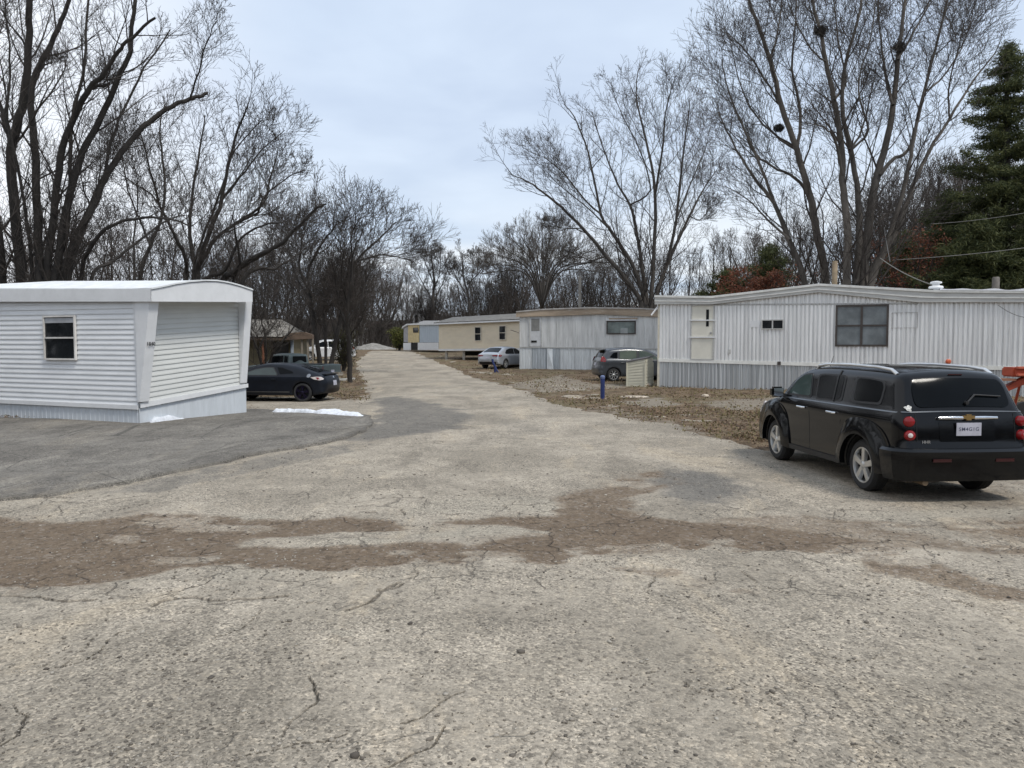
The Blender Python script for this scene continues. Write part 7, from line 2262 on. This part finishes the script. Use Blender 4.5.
# snow: melting heaps
SNOW = mat('old_snow', (.74, .77, .82), .6, var=.10, vscale=9, grime=.7, grime_col=(.36, .34, .31), bump=.03, bscale=14)
def snow(lab, pts, hgt, seed):
    """pts: (px, py, half width m)"""
    C = [(gnd(a, b), w_) for a, b, w_ in pts]
    xs = [c_.x for c_, _ in C]; ys = [c_.y for c_, _ in C]
    L0, L1 = min(xs) - .5, max(xs) + .5
    n = 200; ny_ = 60
    yc = lambda x: float(np.interp(x, xs, ys)); hw = lambda x: float(np.interp(x, xs, [w_ for _, w_ in C], left=0, right=0))
    X_, T_ = np.meshgrid(np.linspace(L0, L1, n), np.linspace(-1, 1, ny_), indexing='ij')
    YC = np.interp(X_, xs, ys); HW = np.interp(X_, xs, [w_ for _, w_ in C])
    end = np.clip(np.minimum(X_ - min(xs), max(xs) - X_) / .35 + .2, -1, 1)
    Yv = YC + T_ * (HW + .25)
    rr_ = np.abs(T_) * (HW + .25) / (HW + 1e-6)
    nz_ = vnoise(X_.ravel(), Yv.ravel(), 3.6, seed, 6).reshape(X_.shape)
    hz = hgt * (np.clip(1 - rr_ ** 2, -2, 1) + .55 * nz_ - 2.4 * (1 - np.clip(end, 0, 1))) + hgt * .25 * np.minimum(nz_, .4)
    Z_ = G(X_, Yv) + .045 + np.clip(hz, -.12, 2)
    idx = np.arange(X_.size).reshape(X_.shape); fq = np.stack([idx[:-1, :-1], idx[1:, :-1], idx[1:, 1:], idx[:-1, 1:]], -1).reshape(-1, 4)
    me = np_mesh('snow_heap', np.stack([X_.ravel(), Yv.ravel(), Z_.ravel()], -1), [fq], smooth=True)
    o = link('snow_heap', me, SNOW); tag(o, lab, 'snow', kind='stuff')
snow('long low ridge of melting snow between the coupe and the asphalt pad', [(267, 413.5, .08), (285, 413.5, .16), (300, 414, .07), (315, 414.5, .15), (335, 415, .36), (352, 417, .2), (368, 418, .07)], .085, 5)
snow('small heap of melting snow at the corner of the white trailer', [(145, 423, .10), (157, 423.5, .24), (170, 422, .16), (186, 420.5, .08), (200, 418.5, .05)], .10, 6)
snow('crust of snow behind the right rear of the black wagon', [(1008, 458, .10), (1024, 456, .35), (1050, 452, .3)], .10, 7)
snow('patch of snow against the white trailer skirting at the left edge', [(-20, 417.5, .1), (-8, 417, .25), (4, 416, .10)], .16, 8)

# gravel pile at the end of the road
p = gnd(373, 349.6)
n_ = 60; A_, T_ = np.meshgrid(np.linspace(0, 2 * np.pi, 90, endpoint=False), np.linspace(0, 1, n_), indexing='ij')
Wp, Hp = 5.2, at(373, 343, 92).z - gz(0, 92) + .05
X_ = T_ * np.cos(A_) * Wp / 2 * (1 + .12 * np.sin(2 * A_ + 1)) * 1.05; Y_ = T_ * np.sin(A_) * 2.4
h_ = Hp * (1 - T_) ** .9 * (1 + .0 * A_) + .10 * vnoise((X_ + 50).ravel(), (Y_ + 50).ravel(), 1.5, 90, 4).reshape(X_.shape) * (1 - T_ * .5)
h_[:, -1] = -.25
c0 = at(373, 349, 92)
idx = np.arange(X_.size).reshape(X_.shape); nx2 = np.roll(idx, -1, 0)
fq = np.stack([idx[:, :-1], idx[:, 1:], nx2[:, 1:], nx2[:, :-1]], -1).reshape(-1, 4)
o = link('gravel_pile', np_mesh('gravel_pile', np.stack([X_.ravel(), Y_.ravel(), h_.ravel()], -1), [fq]), mat('heap_gravel', (.30, .29, .27), .95, var=.35, vscale=3, fine=.7, bump=.08, bscale=5))
o.location = (c0.x, 92, gz(c0.x, 92)); tag(o, 'grey heap of gravel dumped at the far end of the road', 'gravel pile')

# orange tow-behind machine to the right of the wagon
ORG = mat('orange_paint', (.38, .065, .03), .45, var=.15, grime=.3, grime_col=(.25, .08, .04))
D = 17.5
b0 = at(1018, 385, D)
rt = thing('log_splitter', 'orange tow behind machine with a sloping boom at the right edge behind the black wagon', 'machine', (b0.x, D, gz(b0.x, D)))
z_ = lambda y_: at(1018, y_, D).z - gz(b0.x, D)
x_ = lambda px_: at(px_, 380, D).x - b0.x
mb = MB(); mb.box(((x_(1010) + x_(1036)) / 2, .1, z_(372)), (x_(1036) - x_(1010), .45, .22)); bd = mb.build('engine_cover', ORG, rt, bevel=.03, smooth=True)
for yy in (367.5, 374.5):
    mb = MB(); mb.box(((x_(1012) + x_(1034)) / 2, -.15, z_(yy)), (x_(1034) - x_(1012), .10, .055)); mb.build('cover_rib', mat('orange_paint_light', (.48, .13, .08), .35), bd, bevel=.01)
mb = MB(); mb.hexa([(x_(1000), -.05, z_(389)), (x_(1003), -.05, z_(393)), (x_(1034), -.05, z_(380)), (x_(1030), -.05, z_(374))], [(x_(1000), .12, z_(389)), (x_(1003), .12, z_(393)), (x_(1034), .12, z_(380)), (x_(1030), .12, z_(374))]); mb.build('boom', ORG, rt, bevel=.01)
mb = MB(); mb.box(((x_(998) + x_(1012)) / 2, .0, z_(379.5)), (x_(1012) - x_(998), .3, .05)); mb.build('tray', mat('rust_brown', (.22, .10, .06), .8), rt)
for sx in (x_(1012), x_(1034)):
    mb = MB(); mb.lathe([(.12, -.06), (.24, -.06), (.25, 0), (.24, .06), (.12, .06)], 24, 'y', (sx, .35, .25)); wh = mb.build('wheel', RUBBER, rt, smooth=True)
    mb = MB(); mb.lathe([(.04, -.05), (.12, -.05), (.12, .05), (.04, .05)], 18, 'y', (sx, .35, .25)); mb.build('rim', ORG, wh)
mb = MB(); mb.tube([(x_(1024), .35, .25), (x_(1024), .1, z_(380))], .03, 8); mb.tube([(x_(1012), .35, .25), (x_(1034), .35, .25)], .025, 8); mb.tube([(x_(1002), .03, z_(391)), (x_(1001), .03, .0)], .03, 8); mb.build('frame', ORG, rt)

# posts behind the ribbed trailer and a slim pole
def post(name, lab, px, ytop, D, r_, m, cat='post'):
    q_ = at(px, ytop, D); x, y = q_.x, D; z0 = gz(x, y); H = q_.z - z0
    mb = MB(); mb.lathe([(r_ * 1.1, -.2), (r_, .3), (r_ * .92, H - .05), (r_ * .75, H)], 14); o = mb.build(name, m, smooth=True); o.location = (x, y, z0)
    return tag(o, lab, cat)
post('wooden_post', 'broken tan wooden post between the pale tree stems above the trailer gable', 835, 261, 36, .13, mat('tan_wood', (.26, .20, .13), .85, var=.2))
post('wooden_post', 'short weathered grey stump post above the right end of the trailer roof', 996, 277, 36, .17, mat('grey_wood', (.17, .155, .14), .9, var=.25))
up_ = post('utility_pole', 'slim pale utility pole against the wood behind the weathered trailer', 580, 276, 66, .13, mat('pale_pole', (.24, .23, .21), .85), 'pole')

# cables
CAB = mat('cable', (.10, .10, .10), .7)
CABP = mat('pale_cable', (.20, .195, .18), .6)
def cable(lab, a, b, sag, m, r_=.018):
    A_ = at(*a); B_ = at(*b); pts = []
    for k in range(17):
        t_ = k / 16; v = A_.lerp(B_, t_); v.z -= sag * 4 * t_ * (1 - t_); pts.append(v)
    mb = MB(); mb.tube(pts, r_, 6); o = mb.build('utility_cable', m, smooth=True); tag(o, lab, 'cable')
cable('pale service cable drooping from the tallest tree to the roof vent', (880, 258, 36), (933, 285, 30.3), .12, CABP, .02)
cable('dark cable dropping from the tallest tree towards the trailer roof', (884, 228, 37), (890, 262, 36), .02, CAB, .02)
cable('thin grey cable crossing in front of the cedars lower down', (893, 260, 40), (1060, 243, 38), .10, CABP, .016)
cable('thin grey cable crossing in front of the cedars higher up', (930, 224, 44), (1060, 206, 42), .15, CABP, .014)
cable('cable lying along the right end of the trailer wall', (998, 305, 26.2), (1060, 310, 25.6), .35, CAB, .010)

# bricks and debris at the white trailer corner
p = gnd(143, 423)
mb = MB()
for k in range(4): mb.box((p.x + .10 * k - .15, p.y + .03 * k + .1, p.z + .09 + .01 * k), (.09, .19, .2), .4 * k)
o = mb.build('broken_bricks', mat('brown_brick', (.20, .12, .07), .9, var=.4, vscale=9), bevel=.01); tag(o, 'small bundle of broken brown bricks at the corner of the white trailer', 'rubble', kind='stuff')

# ------------------------------------------------------------------ loose stuff on the ground
def ico():
    bm = bmesh.new(); bmesh.ops.create_icosphere(bm, subdivisions=1, radius=1)
    V = np.array([v.co[:] for v in bm.verts]); f = np.array([[v.index for v in fc.verts] for fc in bm.faces]); bm.free(); return V, f


def stones(name, lab, X_, Y_, S_, zoff, m, seed):
    V0, F0 = ico(); rg_ = np.random.RandomState(seed); n = len(X_)
    sc = S_[:, None] * rg_.uniform(.55, 1.3, (n, 3)); sc[:, 2] *= .6
    a = rg_.uniform(0, 6.28, n); ca, sa = np.cos(a), np.sin(a)
    jit = 1 + rg_.uniform(-.35, .35, (n, len(V0), 1))
    V = V0[None] * jit * sc[:, None, :]
    V = np.stack([V[..., 0] * ca[:, None] - V[..., 1] * sa[:, None], V[..., 0] * sa[:, None] + V[..., 1] * ca[:, None], V[..., 2]], -1)
    Z_ = G(X_, Y_) + zoff
    V = V + np.stack([X_, Y_, Z_], -1)[:, None, :]
    f = (F0[None] + (np.arange(n) * len(V0))[:, None, None]).reshape(-1, 3)
    o = link(name, np_mesh(name, V.reshape(-1, 3), [f]), m); tag(o, lab, 'gravel', kind='stuff')


def island_mat(name, cols_, rough=.9):
    m = bpy.data.materials.new(name); t = nt(m); g = NG(t)
    out = g.n('ShaderNodeOutputMaterial'); b = g.n('ShaderNodeBsdfPrincipled', i={'Roughness': rough, 'Specular IOR Level': .25})
    ge = g.n('ShaderNodeNewGeometry'); cr = g.n('ShaderNodeValToRGB'); els = cr.color_ramp.elements
    els[0].color = (*cols_[0], 1); els[1].color = (*cols_[-1], 1)
    for i, c_ in enumerate(cols_[1:-1]): e = els.new((i + 1) / (len(cols_) - 1)); e.color = (*c_, 1)
    g.l(ge.outputs['Random Per Island'], cr.inputs[0]); g.l(cr.outputs[0], b.inputs['Base Color']); g.l(b.outputs[0], out.inputs[0])
    return m


rg_ = np.random.RandomState(8)
N = 60000
Yc = 1 / rg_.uniform(1 / 26., 1 / 2.6, N); Xc = Yc * rg_.uniform(-.95, .95, N)
sr_ = sdf_poly(np.stack([Xc, Yc], -1), road_poly); sp_ = sdf_poly(np.stack([Xc, Yc], -1), pad_poly)
d_ = dirt_field(Xc, Yc); dk_ = field(Xc, Yc, DARKZ, 4)
cl = .5 + .5 * vnoise(Xc, Yc, .5, 50, 4); cl2 = .5 + .5 * vnoise(Xc, Yc, 2.5, 51, 3)
pr_ = .10 + .9 * np.clip((cl - .42) * 3, 0, 1) * np.clip((cl2 - .3) * 2, 0, 1) + .5 * d_ * cl2 + .5 * dk_ * (Xc > 0)
ok = (rg_.rand(N) < pr_) & (sr_ < 0) & (sp_ > .1)
Xc, Yc = Xc[ok], Yc[ok]
rel = .02 * vnoise(Xc, Yc, .35, 2, 3) - .022 * d_[ok] * (.6 + .5 * vnoise(Xc, Yc, 1.2, 14, 3)) + .012 * d_[ok] * vnoise(Xc, Yc, 6, 15, 4)
sz = np.exp(rg_.normal(0, .4, len(Xc))) * .0052 * (1 + .05 * Yc)
stones('loose_gravel', 'loose pale gravel and grit scattered over the old road surface', Xc, Yc, np.minimum(sz, .028), rel + sz * .15, island_mat('grit', [(.08, .07, .06), (.17, .15, .125), (.25, .225, .19), (.38, .35, .30)]), 9)


def litter(name, lab, n, Yr, sizes, m, seed, flat=.35, mind=.1, xr=(-1.0, 1.1), dens=None):
    rg_ = np.random.RandomState(seed)
    Y_ = 1 / rg_.uniform(1 / Yr[1], 1 / Yr[0], n); X_ = Y_ * rg_.uniform(xr[0], xr[1], n)
    P_ = np.stack([X_, Y_], -1); s1 = sdf_poly(P_, road_poly); s2 = sdf_poly(P_, pad_poly)
    sd_ = field(X_, Y_, SANDY, 44)
    c_ = .5 + .5 * vnoise(X_, Y_, .6, 61, 4)
    pr = np.clip((s1 + .15 + .5 * vnoise(X_, Y_, 1.1, 41, 5)) / .6, 0, 1) * np.clip((c_ - .28) * 3, .08, 1) * (1 - .8 * sd_)
    pr = np.where(s2 < .1, 0, pr); ok = rg_.rand(n) < pr
    X_, Y_ = X_[ok], Y_[ok]; n = len(X_)
    # height of the verge
    nn = vnoise(X_, Y_, 1.1, 41, 5); s1 = s1[ok]; up = sm(s1 + .45 * nn, -.25, .35)
    Z_ = G(X_, Y_) - .09 + up * (.10 + .03 * nn * sm(s1, 0, 1.5)) + .02
    C = np.stack([X_, Y_, Z_ + rg_.uniform(0, .05, n)], -1)
    a = rg_.normal(0, 1, (n, 3)); a[:, 2] *= flat; a /= np.linalg.norm(a, axis=1)[:, None]
    b = rg_.normal(0, 1, (n, 3)); b[:, 2] *= flat; b -= a * (a * b).sum(1)[:, None]; b /= np.linalg.norm(b, axis=1)[:, None]
    s_ = (rg_.uniform(*sizes, n) * (1 + Y_ / 60))[:, None]
    V = np.stack([C - a * s_, C - b * s_ * .55, C + a * s_, C + b * s_ * .55 + [0, 0, .01]], 1).reshape(-1, 3)
    o = link(name, np_mesh(name, V, [np.arange(n * 4).reshape(n, 4)]), m); tag(o, lab, 'leaf litter', kind='stuff')
litter('leaf_litter', 'brown dead leaves lying over the verge and yards', 200000, (12, 75), (.012, .028), island_mat('dead_leaves', [(.06, .04, .028), (.11, .07, .045), (.17, .115, .07), (.24, .17, .11), (.13, .08, .05)], .85), 3)
litter('winter_grass', 'short dull winter grass blades in the verge', 50000, (14, 60), (.015, .035), island_mat('dull_grass', [(.10, .09, .04), (.17, .145, .07), (.24, .20, .11)], .9), 4, flat=2.5)
